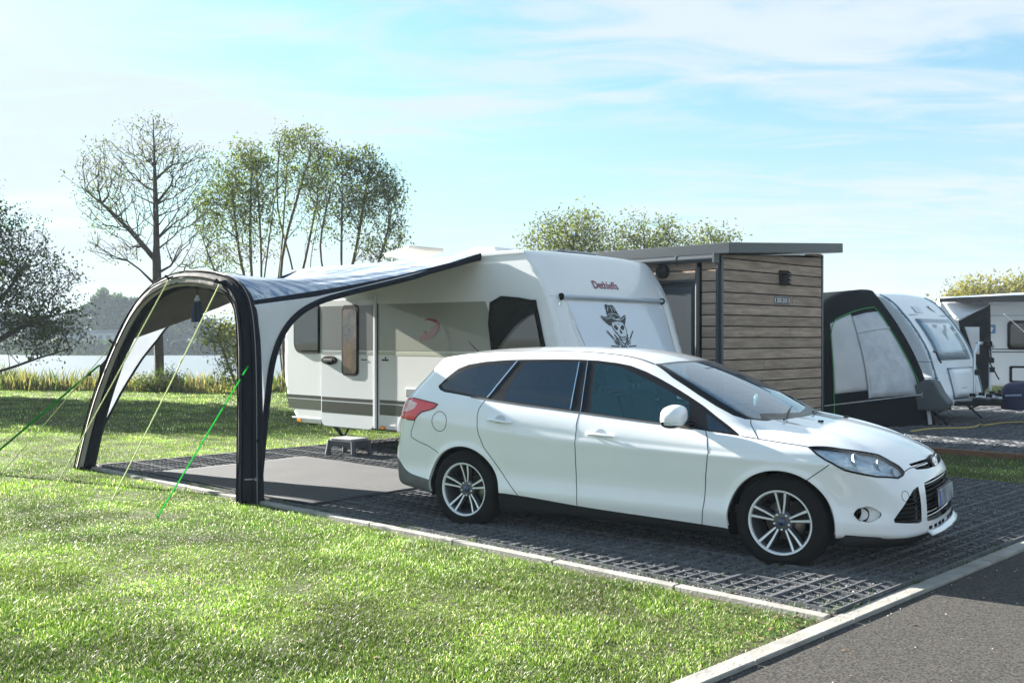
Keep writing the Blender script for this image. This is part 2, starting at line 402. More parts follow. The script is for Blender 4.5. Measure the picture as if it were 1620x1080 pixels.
#CARFN-END
# ------------------------------------------------------------------ ground, road, lake
WATER_Z = -1.5
def bank_y(x): return 29.0+.35*np.sin(x*.35)+.25*np.sin(x*1.1+1)+np.maximum(0, x-6)*1.6
def far_y(x): return 172+6*np.sin(x*.03)+3*np.sin(x*.11)
def ground_z(x, y):
    x = np.asarray(x, float); y = np.asarray(y, float); by = bank_y(x)
    z = -3.2*sstep(0, 5.0, y-by)+3.6*sstep(-3, 8, y-far_y(x))+6*sstep(60, 500, y-far_y(x))
    und = .035*np.sin(x*.55+.3)*np.sin(y*.4)*sstep(12, 20, y)*(x < 4)
    return z+und
xs = np.concatenate([np.linspace(-1500, -120, 14)[:-1], np.linspace(-120, -30, 19)[:-1], np.linspace(-30, 30, 81)[:-1], np.linspace(30, 120, 19)[:-1], np.linspace(120, 1500, 14)])
ys = np.concatenate([np.linspace(-200, -10, 8)[:-1], np.linspace(-10, 26, 40)[:-1], np.linspace(26, 40, 36)[:-1], np.linspace(40, 160, 14)[:-1], np.linspace(160, 190, 20)[:-1], np.linspace(190, 2500, 16)])
GX, GY = np.meshgrid(xs, ys, indexing='xy'); GZ = ground_z(GX, GY)
nx, ny = len(xs), len(ys); I = np.arange(nx*ny).reshape(ny, nx)
GF = np.stack([I[:-1, :-1], I[:-1, 1:], I[1:, 1:], I[1:, :-1]], -1).reshape(-1, 4)
lawn_m = mat('lawn_soil', (.060, .078, .016), rough=.95, var=.5, vscale=2.2, col2=(.045, .040, .018), bump=.6, bscale=30)
g = link('ground', mesh_from('ground', np.stack([GX, GY, GZ], -1).reshape(-1, 3), GF, smooth=True), lawn_m); tag(g, 'green lawn running down to the lake bank', None, kind='structure')
water_m = mat('lake_water', (.10, .13, .15), rough=.46, spec=.9, bump=.06, bscale=1.6, stretch=(.6, 1.6, 1))
water_m.node_tree.nodes['Principled BSDF'].inputs['IOR'].default_value = 1.33
lk = link('lake', mesh_from('lake', [(-900, 26, WATER_Z), (900, 26, WATER_Z), (900, 260, WATER_Z), (-900, 260, WATER_Z)], [(0, 1, 2, 3)]), water_m); tag(lk, 'bright still lake beyond the reeds', kind='structure')

asph = mat('asphalt', (.088, .082, .076), rough=.92, sharp=.10, col2=(.024, .023, .022), vscale=80, bump=.25, bscale=420, detail=5, spec=.2)
rd_ = MB(); 
def q4(m, a0, a1, b0, b1, z): 
    V = [W(a0, b0, z), W(a1, b0, z), W(a1, b1, z), W(a0, b1, z)]; return m.add(V, [(0, 3, 2, 1)] if False else [(0, 1, 2, 3)])
q4(rd_, -40, 60, -7.5, -.10, .004)
road = rd_.build('road', asph); tag(road, 'dark asphalt access road in front of the pitch', kind='structure')
stones = MB()
for i in range(260):
    a = random.uniform(-7, 4); b = -random.random()**1.5*3.0-.12; s = random.uniform(.003, .008); p = W(a, b, .004)
    stones.add([p+Vector((s, 0, 0)), p+Vector((-s*.5, s*.8, 0)), p+Vector((-s*.5, -s*.8, 0)), p+Vector((0, 0, s*.9))], [(0, 1, 3), (1, 2, 3), (2, 0, 3)])
tag(stones.build('road_grit', mat('grit', (.35, .32, .28), rough=.9)), 'loose grit scattered on the asphalt', 'grit', kind='stuff')
# patches of packed gravel under both gravel pitches
gravel_m = mat('gravel_bed', (.26, .245, .225), rough=.95, col2=(.07, .067, .064), vscale=95, bump=1.0, bscale=120, detail=2)
bed = MB(); q4(bed, 0, 6.10, 0, 9.5, .018); q4(bed, 8.5, 24, -.02, 16.5, .018)
tag(bed.build('gravel_bed', gravel_m), 'grey gravel bed under the grid pavers', kind='structure')

# kerbs
kerb_m = mat('kerb_concrete', (.37, .355, .325), rough=.85, var=.45, vscale=5, sharp=.22, bump=.3, bscale=60)
def kerb(name, label, a0, a1, b0, b1, z0, z1, step, along, m=kerb_m, first=0.):
    r = thing(name, W((a0+a1)/2, (b0+b1)/2, 0), 0, label, None, kind='structure')
    L0, L1 = (a0, a1) if along == 'a' else (b0, b1)
    s = L0+first
    cuts = [L0]+([s] if first else [])
    while s+step < L1: s += step; cuts.append(s)
    cuts.append(L1)
    for i in range(len(cuts)-1):
        c0, c1 = cuts[i]+.005, cuts[i+1]-.005
        if c1-c0 < .02: continue
        q = [(c0, b0), (c1, b0), (c1, b1), (c0, b1)] if along == 'a' else [(a0, c0), (a1, c0), (a1, c1), (a0, c1)]
        dz = random.uniform(-.002, .002); V = [W(x, y, z0)-r.location for x, y in q]+[W(x, y, z1+dz)-r.location for x, y in q]
        MB().add(V, [(3, 2, 1, 0), (4, 5, 6, 7), (0, 1, 5, 4), (1, 2, 6, 5), (2, 3, 7, 6), (3, 0, 4, 7)]).build('kerb_stone', m, r, bev=.006, seg=1)
    return r
kerb('road_kerb', 'pale concrete kerb between the pitch and the asphalt road', -15.2, 16.0, -.105, 0.0, -.1, .026, .995, 'a', first=.27)
kerb('edging', 'narrow pale concrete edging between lawn and gravel pitch', -.085, -.015, .02, 9.5, -.1, .030, .995, 'b')
kerb('timber_edging', 'reddish timber edging along the shaded grass strip', 8.40, 8.47, .0, 16.4, -.1, .075, 1.9, 'b', m=mat('edging_wood', (.22, .11, .06), rough=.85, var=.4, vscale=5, stretch=(1, 1, 6)))

# grid pavers: each tile a plastic lattice filled with gravel
grid_m = mat('grid_plastic', (.15, .157, .17), rough=.75, var=.45, vscale=11, bump=.25, bscale=90, spec=.25)
TS = .42
def tile_mesh(name, a_dir=E1, b_dir=E2, seed=0):
    m = MB(); rr = random.Random(seed); n = 4; cell = TS/n
    def bar(a0, a1, b0, b1, z):
        q = [(a0, b0), (a1, b0), (a1, b1), (a0, b1)]
        lo = [(E1[0]*x+E2[0]*y, E1[1]*x+E2[1]*y, .004) for x, y in q]; hi = [(p[0], p[1], z) for p in lo]
        m.add(lo+hi, [(4, 5, 6, 7), (0, 1, 5, 4), (1, 2, 6, 5), (2, 3, 7, 6), (3, 0, 4, 7)])
    e = .007
    bar(.002, TS-.002, .002, .002+e*1.5, .041); bar(.002, TS-.002, TS-.002-e*1.5, TS-.002, .041)
    bar(.002, .002+e, .014, TS-.014, .041); bar(TS-.002-e, TS-.002, .014, TS-.014, .041)
    for k in range(1, n): bar(.010, TS-.010, k*cell-.005, k*cell+.005, .037)
    for k in range(1, n):
        for j in range(n):
            off = cell*.0
            bar(k*cell-.0045+off, k*cell+.0045+off, j*cell+.006, (j+1)*cell-.006, .033)
    return m.mesh(name)
tmesh = tile_mesh('grid_paver'); tmesh.materials.append(grid_m)
GP = thing('gravel_pitch', W(3, 4.7), 0, 'dark plastic grid pavers filled with gravel under the car and carpet', None, kind='structure')
tiles = [(i*TS, j*TS) for i in range(14) for j in range(22)]
tiles = [(a+.03, b+.02) for a, b in tiles]
tiles.sort(key=lambda t: (W(*t)-Vector((0, 0, 0))).length)
for k, (a, b) in enumerate(tiles[:300]):
    o = link('grid_paver', tmesh, None, GP); w = W(a, b, .004); o.location = w-GP.location; o.rotation_euler = (random.uniform(-.004, .004), random.uniform(-.004, .004), 0)
def joined_tiles(name, lst, parent, off):
    base = np.array([v.co[:] for v in tmesh.vertices]); F = np.array([p.vertices[:] for p in tmesh.polygons])
    Vs = [base+np.array(W(a, b, .004)-off) for a, b in lst]; Fs = [F+len(base)*i for i in range(len(lst))]
    o = link(name, mesh_from(name, np.concatenate(Vs), np.concatenate(Fs)), grid_m, parent); o['kind'] = 'stuff'; return o
joined_tiles('grid_paver', tiles[300:], GP, GP.location)
NP_ = thing('neighbour_pitch', W(13, 6), 0, 'gravel grid pavers of the next pitch under the sloping caravan', None, kind='structure')
joined_tiles('grid_paver', [(8.56+i*TS, .03+j*TS) for i in range(22) for j in range(38) if not (i > 12 and j > 30)], NP_, NP_.location)
# loose gravel on the near part of the pitch
def in_cells(n, a0, a1, b0, b1): return np.stack([rng.uniform(a0, a1, n), rng.uniform(b0, b1, n)], 1)
def pebbles(name, ab, size, z0, m, label):
    n = len(ab); X = P0[0]+E1[0]*ab[:, 0]+E2[0]*ab[:, 1]; Y = P0[1]+E1[1]*ab[:, 0]+E2[1]*ab[:, 1]
    s = size*rng.uniform(.5, 1.25, n); t = rng.uniform(0, 6.28, n); base = np.stack([X, Y, z0+rng.uniform(-.004, .006, n)], 1)
    V = []
    for k in range(3): V.append(base+np.stack([s*np.cos(t+2.1*k), s*np.sin(t+2.1*k)*.8, rng.uniform(-.3, .4, n)*s], 1))
    V.append(base+np.stack([s*.2, s*.1, s*.8], 1)); V = np.stack(V, 1).reshape(-1, 3)
    F = (np.array([[0, 1, 3], [1, 2, 3], [2, 0, 3]])[None]+4*np.arange(n)[:, None, None]).reshape(-1, 3)
    me = mesh_from(name, V, F); ca = me.color_attributes.new('tint', 'FLOAT_COLOR', 'POINT'); v = rng.uniform(.04, .55, n)**1.5; w = rng.uniform(-.02, .03, n)
    col = np.stack([v+w, v+w*.4, v-w*.6, np.ones(n)], 1).clip(.02, 1); ca.data.foreach_set('color', np.repeat(col, 4, 0).astype(np.float32).ravel())
    o = link(name, me, m); tag(o, label, 'gravel', kind='stuff'); return o
peb_m = attr_mat('pebble', 'tint', rough=.85, translucent=.0, spec=.3)
ab = np.concatenate([in_cells(64000, .03, 4.6, .02, 3.4), in_cells(16000, 4.6, 6.0, .02, 3.4), in_cells(16000, .03, 3.5, 3.4, 6.0), in_cells(2500, -.02, .05, .02, 6)])
pebbles('loose_gravel', ab, .0075, .023, peb_m, 'loose gravel filling the cells of the grid pavers')

# ------------------------------------------------------------------ grass
def vnoise(x, y, s, seed=0):
    """smooth value noise, vectorised"""
    r = np.random.default_rng(seed); T = r.random((64, 64)); x = x*s; y = y*s; xi = np.floor(x).astype(int); yi = np.floor(y).astype(int); fx = x-xi; fy = y-yi
    fx = fx*fx*(3-2*fx); fy = fy*fy*(3-2*fy); g = lambda i, j: T[(xi+i) % 64, (yi+j) % 64]
    return (g(0, 0)*(1-fx)+g(1, 0)*fx)*(1-fy)+(g(0, 1)*(1-fx)+g(1, 1)*fx)*fy
def lawn_mask(X, Y):
    a, b = AB(X, Y)
    left = (a < -.095) & (b > .01); back = (a >= -.095) & (a < 8.4) & (b > 9.53); strip = (a > 6.13) & (a < 8.39) & (b > .01) & (b < 9.6)
    behind = (a >= 8.4) & (b > 16.6); far_r = (a > 24.2) & (b > .02)
    edge = np.minimum(np.where(left, np.minimum(-a-.095, b-.01), 9), 9)
    return (left | back | strip | behind | far_r) & (Y < bank_y(X)+.6), edge
def grass_patch(n, xr, yr, h, w, seed, bend=.5, two=True, far_fade=None, wt=None):
    r = np.random.default_rng(seed)
    Y = yr[0]*(yr[1]/yr[0])**(r.random(n)) if wt == 'log' else r.uniform(*yr, n)
    hw = 810/1550*1.06; X = r.uniform(-1, 1, n)*(Y*hw*1.25)+0
    m = (X > xr[0]) & (X < xr[1]); X, Y = X[m], Y[m]
    k, e = lawn_mask(X, Y); nn = vnoise(X, Y, 2.3, 5)*.6+vnoise(X, Y, 7, 6)*.4
    k &= ~((e < .10) & (r.random(len(X)) < .75*(1-e/.10)+.35*(nn < .45)))
    bare = vnoise(X, Y, 1.6, 11)*.5+vnoise(X, Y, 5.1, 12)*.5
    k &= ~((bare < .30) & (r.random(len(X)) < .35))
    X, Y, nn = X[k], Y[k], nn[k]; N = len(X); e = e[k]
    tall = .40+.75*nn+.75*vnoise(X, Y, 1.3, 43)*vnoise(X, Y, 4.3, 44)+.25*np.where(e < .2, 1, 0)*r.random(N)
    H = h*tall*r.uniform(.45, 1.25, N); Wd = w*r.uniform(.7, 1.3, N); t = r.uniform(0, 6.283, N); lean = r.uniform(.1, 1.0, N)*bend
    z = ground_z(X, Y)-.004; dx, dy = np.cos(t), np.sin(t); lx = np.cos(t+r.uniform(.8, 2.2, N)); ly = np.sin(t+r.uniform(.8, 2.2, N))
    A = np.stack([X-dx*Wd/2, Y-dy*Wd/2, z], 1); B_ = np.stack([X+dx*Wd/2, Y+dy*Wd/2, z], 1)
    if two:
        M1 = np.stack([X+lx*lean*H*.25-dx*Wd*.38, Y+ly*lean*H*.25-dy*Wd*.38, z+H*.6], 1); M2 = M1+np.stack([dx*Wd*.76, dy*Wd*.76, 0*z], 1)
        Tp = np.stack([X+lx*lean*H*.85, Y+ly*lean*H*.85, z+H], 1); V = np.stack([A, B_, M1, M2, Tp], 1).reshape(-1, 3)
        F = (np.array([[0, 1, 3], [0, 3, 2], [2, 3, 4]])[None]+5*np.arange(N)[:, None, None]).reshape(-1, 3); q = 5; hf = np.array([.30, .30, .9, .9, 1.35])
    else:
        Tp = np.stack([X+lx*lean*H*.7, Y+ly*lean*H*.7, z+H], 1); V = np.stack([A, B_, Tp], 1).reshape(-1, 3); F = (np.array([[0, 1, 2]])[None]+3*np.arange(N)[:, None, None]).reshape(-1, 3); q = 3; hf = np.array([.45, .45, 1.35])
    big = vnoise(X, Y, .9, 21); yel = (r.random(N)*.5+big*.5); yel = yel**1.4
    g0 = np.array([.045, .100, .011]); g1 = np.array([.20, .275, .055]); straw = np.array([.55, .54, .34])
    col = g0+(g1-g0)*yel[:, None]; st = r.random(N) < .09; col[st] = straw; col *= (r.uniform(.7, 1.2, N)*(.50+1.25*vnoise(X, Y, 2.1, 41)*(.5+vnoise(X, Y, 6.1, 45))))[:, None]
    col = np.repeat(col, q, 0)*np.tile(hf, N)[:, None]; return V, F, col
Vs, Fs, Cs, off = [], [], [], 0
for args in ((640000, (-9, 3.4), (3.6, 9.5), .024, .0042, 1, 1.1, True), (310000, (-11, 9), (9.5, 16), .030, .0085, 2, .7, False), (260000, (-40, 40), (16, 31), .045, .018, 3, .7, False)):
    V, F, c = grass_patch(*args); Vs.append(V); Fs.append(F+off); Cs.append(c); off += len(V)
V = np.concatenate(Vs); F = np.concatenate(Fs); c = np.concatenate(Cs)
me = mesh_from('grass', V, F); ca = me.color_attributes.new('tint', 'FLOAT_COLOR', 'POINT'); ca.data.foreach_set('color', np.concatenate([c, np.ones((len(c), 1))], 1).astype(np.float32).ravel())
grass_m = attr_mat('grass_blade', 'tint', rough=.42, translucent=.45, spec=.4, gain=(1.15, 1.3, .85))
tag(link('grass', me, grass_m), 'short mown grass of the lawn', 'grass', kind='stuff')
# fallen leaves and clover at the pitch corner
lv = MB()
for i in range(420):
    Yy = random.uniform(4.4, 15); p = Vector((random.uniform(-.55, .25)*Yy, Yy, random.uniform(.018, .035)))
    if not lawn_mask(np.array([p.x]), np.array([p.y]))[0][0]: continue
    s = random.uniform(.010, .024); t = random.uniform(0, 6.3); d = Vector((math.cos(t), math.sin(t), random.uniform(-.2, .3)))*s; e = Vector((-math.sin(t), math.cos(t), random.uniform(-.2, .3)))*s*.6
    lv.add([p-d, p+e, p+d, p-e], [(0, 1, 2, 3)], random.choice([0, 1]))
for i in range(70):
    p = W(random.uniform(-6, 10), -.11-random.random()**2*.25, .008); s = random.uniform(.008, .02); t = random.uniform(0, 6.3); d = Vector((math.cos(t), math.sin(t), .1))*s; e = Vector((-math.sin(t), math.cos(t), .2))*s*.6
    lv.add([p-d, p+e, p+d, p-e], [(0, 1, 2, 3)], 1)
wd_ = MB()
for i in range(260):
    a, b = (random.uniform(-.01, .06), random.uniform(0, 9)) if i % 3 else (random.uniform(0, 5.5), random.uniform(.0, .05))
    if i % 7 == 0: a, b = random.uniform(0, 2), random.uniform(0, 1.5)
    o_ = W(a, b, .012)
    for k in range(9):
        t = random.uniform(0, 6.3); h = random.uniform(.02, .055); q = Vector((math.cos(t), math.sin(t), 0)); w = Vector((-q.y, q.x, 0))*.003; oo = o_+q*.012
        wd_.add([oo-w, oo+w, oo+q*h*.7+Vector((0, 0, h))], [(0, 1, 2)])
tag(wd_.build('weeds', mat('weed_green', (.07, .13, .02), rough=.6, translucent=.4)), 'small weeds in the joints along the pitch edge', 'weeds', kind='stuff')
for i in range(260):
    a = -.1-abs(random.gauss(0, .35)); b = random.choice([abs(random.gauss(0, .15)), random.uniform(0, 1.2)])+.02; 
    if random.random() < .25: a, b = random.uniform(-.12, 0.05), random.uniform(0, 3)
    p = W(a, b, random.uniform(.008, .03)); s = random.uniform(.008, .02); t = random.uniform(0, 6.3); d = Vector((math.cos(t), math.sin(t), random.uniform(-.3, .5)))*s; e = Vector((-math.sin(t), math.cos(t), random.uniform(-.2, .4)))*s*.6
    lv.add([p-d, p+e, p+d, p-e], [(0, 1, 2, 3)], random.choice([0, 0, 1]))
tag(lv.build('fallen_leaves', [mat('clover', (.05, .13, .02), rough=.5, translucent=.3), mat('dead_leaf', (.16, .10, .05), rough=.8)]), 'clover and dry leaves along the pitch corner', 'leaves', kind='stuff')
# ------------------------------------------------------------------ cutting panels out of a surface
def poly_sdf(P2, poly):
    """signed distance (negative inside) of points (n,2) to a closed polygon"""
    poly = np.asarray(poly, float); n = len(poly); d = np.full(len(P2), 1e9); ins = np.zeros(len(P2), bool)
    x, y = P2[:, 0], P2[:, 1]
    for i in range(n):
        a = poly[i]; b = poly[(i+1) % n]; e = b-a; L = (e*e).sum()
        if L < 1e-14: continue
        t = np.clip(((x-a[0])*e[0]+(y-a[1])*e[1])/L, 0, 1)
        d = np.minimum(d, (x-a[0]-t*e[0])**2+(y-a[1]-t*e[1])**2)
        c = (a[1] > y) != (b[1] > y)
        if abs(e[1]) > 1e-12: ins ^= c & (x < a[0]+(y-a[1])/e[1]*e[0])
    return np.where(ins, -1, 1)*np.sqrt(d)
class Shell:
    def __init__(s, P, Q, label='body'):
        s.P = P; s.T = np.concatenate([Q[:, [0, 1, 2]], Q[:, [0, 2, 3]]]); s.L = np.array([label]*len(s.T), dtype='U24')
    def cut(s, sd, mask):
        """split triangles in mask (bool per tri) along sd = 0 (per vertex values)"""
        sd = np.where(np.abs(sd) < 2e-4, 2e-4, sd)
        sg = sd[s.T] > 0; k = sg.sum(1); cr = mask & (k > 0) & (k < 3)
        T = s.T[cr]; L = s.L[cr]; g = sg[cr]; kk = k[cr]
        if not len(T): return sd
        lone = np.where(kk == 1, g.argmax(1), (~g).argmax(1))   # the vertex alone on its side
        r = np.arange(len(T)); A = T[r, lone]; B = T[r, (lone+1) % 3]; D = T[r, (lone+2) % 3]
        def mid(p, q):
            lo = np.minimum(p, q); hi = np.maximum(p, q); return lo, hi
        e = np.concatenate([np.stack(mid(A, B), 1), np.stack(mid(A, D), 1)])
        u, inv = np.unique(e, axis=0, return_inverse=True); inv = inv.ravel()
        t = sd[u[:, 0]]/(sd[u[:, 0]]-sd[u[:, 1]])
        NP = s.P[u[:, 0]]*(1-t)[:, None]+s.P[u[:, 1]]*t[:, None]
        n0 = len(s.P); s.P = np.concatenate([s.P, NP]); sd = np.concatenate([sd, np.zeros(len(NP))])
        ab = n0+inv[:len(T)]; ad = n0+inv[len(T):]
        NT = np.concatenate([np.stack([A, ab, ad], 1), np.stack([ab, B, D], 1), np.stack([ab, D, ad], 1)])
        s.T = np.concatenate([s.T[~cr], NT]); s.L = np.concatenate([s.L[~cr], L, L, L])
        return sd
    def region(s, poly, proj, label, where=None, only=None):
        """give the inside of a projected polygon a new label. proj: P -> (n,2); where: P -> bool"""
        P2 = proj(s.P); sd = poly_sdf(P2, poly)
        def msk():
            c = s.P[s.T].mean(1); m = np.ones(len(c), bool) if where is None else where(c)
            if only is not None: m &= np.isin(s.L, only)
            return m
        sd = s.cut(sd, msk()); m = msk()
        ins = (sd[s.T].mean(1) < 0) & m
        s.L[ins] = label
    def half(s, fn, label, where=None, only=None):
        sd = fn(s.P)
        def msk():
            c = s.P[s.T].mean(1); m = np.ones(len(c), bool) if where is None else where(c)
            if only is not None: m &= np.isin(s.L, only)
            return m
        sd = s.cut(sd, msk()); m = msk(); s.L[(sd[s.T].mean(1) < 0) & m] = label
    def get(s, labels, mirror=False, both=False, off=0.):
        m = np.isin(s.L, labels); T = s.T[m]; u, inv = np.unique(T, return_inverse=True); T = inv.reshape(-1, 3)
        P = s.P[u]; n = s.N[u]
        P = P+n*off
        if off < 0: T = T
        Mx = np.array([1, -1, 1.])
        if both:
            k = len(P); return np.concatenate([P, P*Mx]), np.concatenate([T, T[:, ::-1]+k]), np.concatenate([n, n*Mx])
        if mirror: return P*Mx, T[:, ::-1], n*Mx
        return P, T, n

# ------------------------------------------------------------------ the white estate car
CAR = thing('estate_car', (.0844, 8.8129, 0), -.583, 'white estate car parked on the gravel grid pavers beside the lawn', 'car')
paint = mat('car_paint', (.83, .845, .87), rough=.30, coat=1., var=.015, vscale=2)
black_trim = mat('black_trim', (.004, .004, .005), rough=.3, spec=.3)
black_plastic = mat('black_plastic', (.013, .014, .016), rough=.6, spec=.3, var=.35, vscale=14, bump=.15, bscale=160)
deep_black = mat('deep_black', (.003, .003, .0035), rough=.95, spec=.1)
priv_glass = glass_mat('privacy_glass', (.12, .16, .22), .80, base=(.006, .014, .028))
door_glass = glass_mat('door_glass', (.72, .92, .97), .14, base=(.03, .16, .22))
screen_glass = glass_mat('screen_glass', (.30, .55, .68), .58, base=(.006, .13, .25), ior=1.8)  # blue base colour stands in for the reflected sky
chrome = mat('chrome', (.75, .76, .78), rough=.12, metal=1)
alu = mat('machined_alloy', (.80, .82, .85), rough=.35, metal=.15, coat=.6, var=.06, vscale=30)
dark_alloy = mat('dark_alloy', (.11, .12, .14), rough=.35, metal=.6, coat=.5, var=.3, vscale=12)
rubber = mat('tyre_rubber', (.009, .009, .010), rough=.8, var=.35, vscale=9, bump=.2, bscale=90, spec=.22)
brake_steel = mat('brake_steel', (.36, .33, .29), rough=.42, metal=.8, var=.35, vscale=14)
interior = mat('car_interior', (.035, .038, .042), rough=.8, var=.3, vscale=6)
seat_cloth = mat('seat_cloth', (.07, .075, .08), rough=.9, var=.2, vscale=20)
red_lens = mat('red_lens', (.80, .012, .035), rough=.08, coat=1., var=.25, vscale=20)
mat('white_lens', (.80, .72, .72), rough=.1, coat=1, col2=(.75, .25, .25), vscale=14)
clear_lens = glass_mat('clear_lens', (.99, 1, 1), .0, base=(.5, .55, .6), ior=1.28)
orange_lens = mat('orange_lens', (.85, .28, .02), rough=.15, coat=1)
blue_badge = mat('badge_blue', (.01, .03, .12), rough=.12, coat=1)
plate_white = mat('plate_white', (.62, .66, .70), rough=.3, coat=.5, col2=(.10, .13, .17), vscale=9)
plate_blue = mat('plate_blue', (.01, .06, .45), rough=.3)

CP, CQ = surface_nets(car_f, (-1.1, -1.005, .1), (3.68, .045, 1.6), .015)
# keep the near half, welded to the centre plane
sh = Shell(CP, CQ)
sd = sh.cut(sh.P[:, 1].copy(), np.ones(len(sh.T), bool))
keep = sd[sh.T].mean(1) < 0; sh.T = sh.T[keep]; sh.L = sh.L[keep]
SIDE = lambda P: P[:, [0, 2]]
FRONT = lambda P: P[:, [1, 2]]
TOP = lambda P: P[:, [0, 1]]
DIAG = lambda P: np.stack([(P[:, 0]+P[:, 1])*.70711, P[:, 2]], 1)
side_w = lambda c: (c[:, 1] < -.42)
def p3(s): return np.array([[float(v) for v in t.split(',')] for t in s.split()])
O = {}
O['dlo'] = p3('-.339,-.784,1.154 -.258,-.749,1.237 -.172,-.715,1.305 -.074,-.698,1.341 .078,-.683,1.366 .281,-.669,1.383 .443,-.658,1.389 .767,-.641,1.395 .962,-.630,1.395 1.117,-.626,1.390 1.290,-.626,1.373 1.407,-.632,1.354 1.541,-.648,1.313 1.658,-.667,1.267 1.775,-.688,1.215 1.911,-.715,1.149 2.046,-.745,1.079 2.151,-.775,1.013 2.260,-.802,.948 2.364,-.840,.884 2.109,-.834,.906 1.905,-.826,.926 1.766,-.824,.938 1.625,-.824,.951 1.412,-.832,.967 1.265,-.830,.978 1.076,-.832,.993 .802,-.834,1.014 .559,-.838,1.032 .201,-.833,1.062 .037,-.827,1.079 -.113,-.819,1.096 -.249,-.810,1.109 -.304,-.800,1.126')
O['quarter'] = p3('-.305,-.783,1.159 -.211,-.749,1.238 -.104,-.720,1.295 .039,-.704,1.330 .210,-.69,1.350 .365,-.678,1.361 .192,-.821,1.082 .030,-.816,1.096 -.160,-.806,1.116 -.257,-.800,1.129')
O['rdoor'] = p3('.478,-.672,1.368 .406,-.732,1.251 .365,-.787,1.138 .360,-.829,1.065 .635,-.827,1.043 .982,-.824,1.014 .956,-.647,1.373 .696,-.660,1.374')
O['fdoor'] = p3('1.105,-.647,1.368 1.244,-.646,1.356 1.316,-.645,1.345 1.435,-.658,1.307 1.553,-.674,1.261 1.670,-.692,1.215 1.785,-.712,1.164 1.935,-.740,1.100 1.966,-.811,.940 1.760,-.812,.953 1.407,-.822,.979 1.334,-.818,.986 1.155,-.822,1.000')
O['ftri'] = p3('2.070,-.763,1.035 2.285,-.826,.905 2.11,-.826,.918')
O['tail'] = p3('-.576,-.829,1.051 -.467,-.845,1.037 -.323,-.859,1.017 -.278,-.863,1.008 -.312,-.873,.973 -.368,-.873,.956 -.445,-.872,.938 -.494,-.871,.899 -.525,-.868,.863 -.62,-.854,.866 -.72,-.80,.87 -.84,-.74,.90 -.80,-.76,1.00 -.70,-.78,1.035')
O['head'] = p3('2.832,-.840,.837 2.938,-.788,.838 3.022,-.738,.826 3.121,-.660,.809 3.222,-.590,.786 3.303,-.594,.746 3.350,-.579,.718 3.384,-.585,.683 3.382,-.626,.665 3.364,-.679,.652 3.255,-.797,.667 3.166,-.841,.685 3.076,-.861,.703 3.021,-.871,.730 2.948,-.875,.766 2.893,-.867,.796')
O['fog'] = p3('3.121,-.834,.415 3.205,-.809,.472 3.290,-.790,.425 3.208,-.818,.369')
O['tri'] = p3('3.458,-.518,.587 3.473,-.519,.512 3.479,-.520,.455 3.482,-.530,.356 3.469,-.576,.353 3.361,-.748,.372 3.353,-.753,.389 3.380,-.723,.437 3.423,-.645,.524 3.441,-.584,.571')
O['grille'] = [(-.425, .600), (-.437, .509), (-.443, .433), (-.452, .350), (-.30, .343), (.1, .340), (.1, .610), (-.25, .608)]
O['ugrille'] = [(-.456, .722), (-.42, .684), (-.232, .672), (.1, .668), (.1, .722), (-.25, .726)]
O['ws'] = [(1.578, -.572), (1.759, -.648), (1.991, -.706), (2.138, -.738), (2.276, -.758), (2.36, -.748), (2.394, -.72), (2.43, -.66), (2.475, -.595), (2.549, -.331), (2.59, -.097), (2.60, .1), (1.66, .1), (1.645, -.1), (1.621, -.346), (1.60, -.50)]
# wheel openings
for cx in (0., 2.648):
    sh.region(ellipse(cx, .312, .368, .362, 56)+[], SIDE, 'gone', where=lambda c: c[:, 1] < -.50)
sh.L[(sh.L == 'body')] = 'body'
sh.region([(-.30, .10), (.30, .10), (.30, .3), (-.30, .3)], SIDE, 'gone', where=lambda c: (c[:, 1] < -.60) & (c[:, 2] < .3))
sh.region([(2.35, .10), (2.94, .10), (2.94, .3), (2.35, .3)], SIDE, 'gone', where=lambda c: (c[:, 1] < -.60) & (c[:, 2] < .3))
B = ['body']
sh.region(O['dlo'][:, [0, 2]], SIDE, 'trim', where=side_w, only=B)
for k in ('quarter', 'rdoor', 'fdoor', 'ftri'):
    sh.region(np.array(catmull([tuple(q) for q in O[k][:, [0, 2]]], True, 1) if k != 'ftri' else O[k][:, [0, 2]]), SIDE, k, where=side_w, only=['trim'])
sh.region(O['ws'], TOP, 'wsframe', where=lambda c: c[:, 2] > .9, only=B)
wsi = np.array(O['ws']); wc = np.array([2.1, 0]);
sh.region([(x+(.035 if x < 1.8 else (-.085 if x > 2.45 else -.0)), y+.045 if y < 0 else y) for x, y in O['ws']], TOP, 'ws', where=lambda c: c[:, 2] > .9, only=['wsframe'])
hp = DIAG(O['head']); sh.region(hp, DIAG, 'head', where=lambda c: (c[:, 0] > 2.6) & (c[:, 1] < -.35) & (c[:, 2] > .5), only=B)
sh.region(np.array(catmull([tuple(q) for q in DIAG(O['fog'])], True, 8)), DIAG, 'fog', where=lambda c: (c[:, 0] > 3) & (c[:, 1] < -.4), only=B)
sh.region(DIAG(O['tri']), DIAG, 'tri', where=lambda c: (c[:, 0] > 3) & (c[:, 1] < -.3), only=B)
sh.region(O['grille'], FRONT, 'grille', where=lambda c: c[:, 0] > 3.2, only=B)
sh.region(O['ugrille'], FRONT, 'ugrille', where=lambda c: (c[:, 0] > 3.2), only=B)
sh.region(O['tail'][:, [0, 2]], SIDE, 'tail', where=lambda c: (c[:, 0] < -.2) & (c[:, 1] < -.55), only=B)
sh.region([(-.85, 1.02), (-.62, 1.035), (-.50, 1.005), (-.545, .955), (-.64, .93), (-.85, .93)], SIDE, 'tailw', where=side_w, only=['tail'])
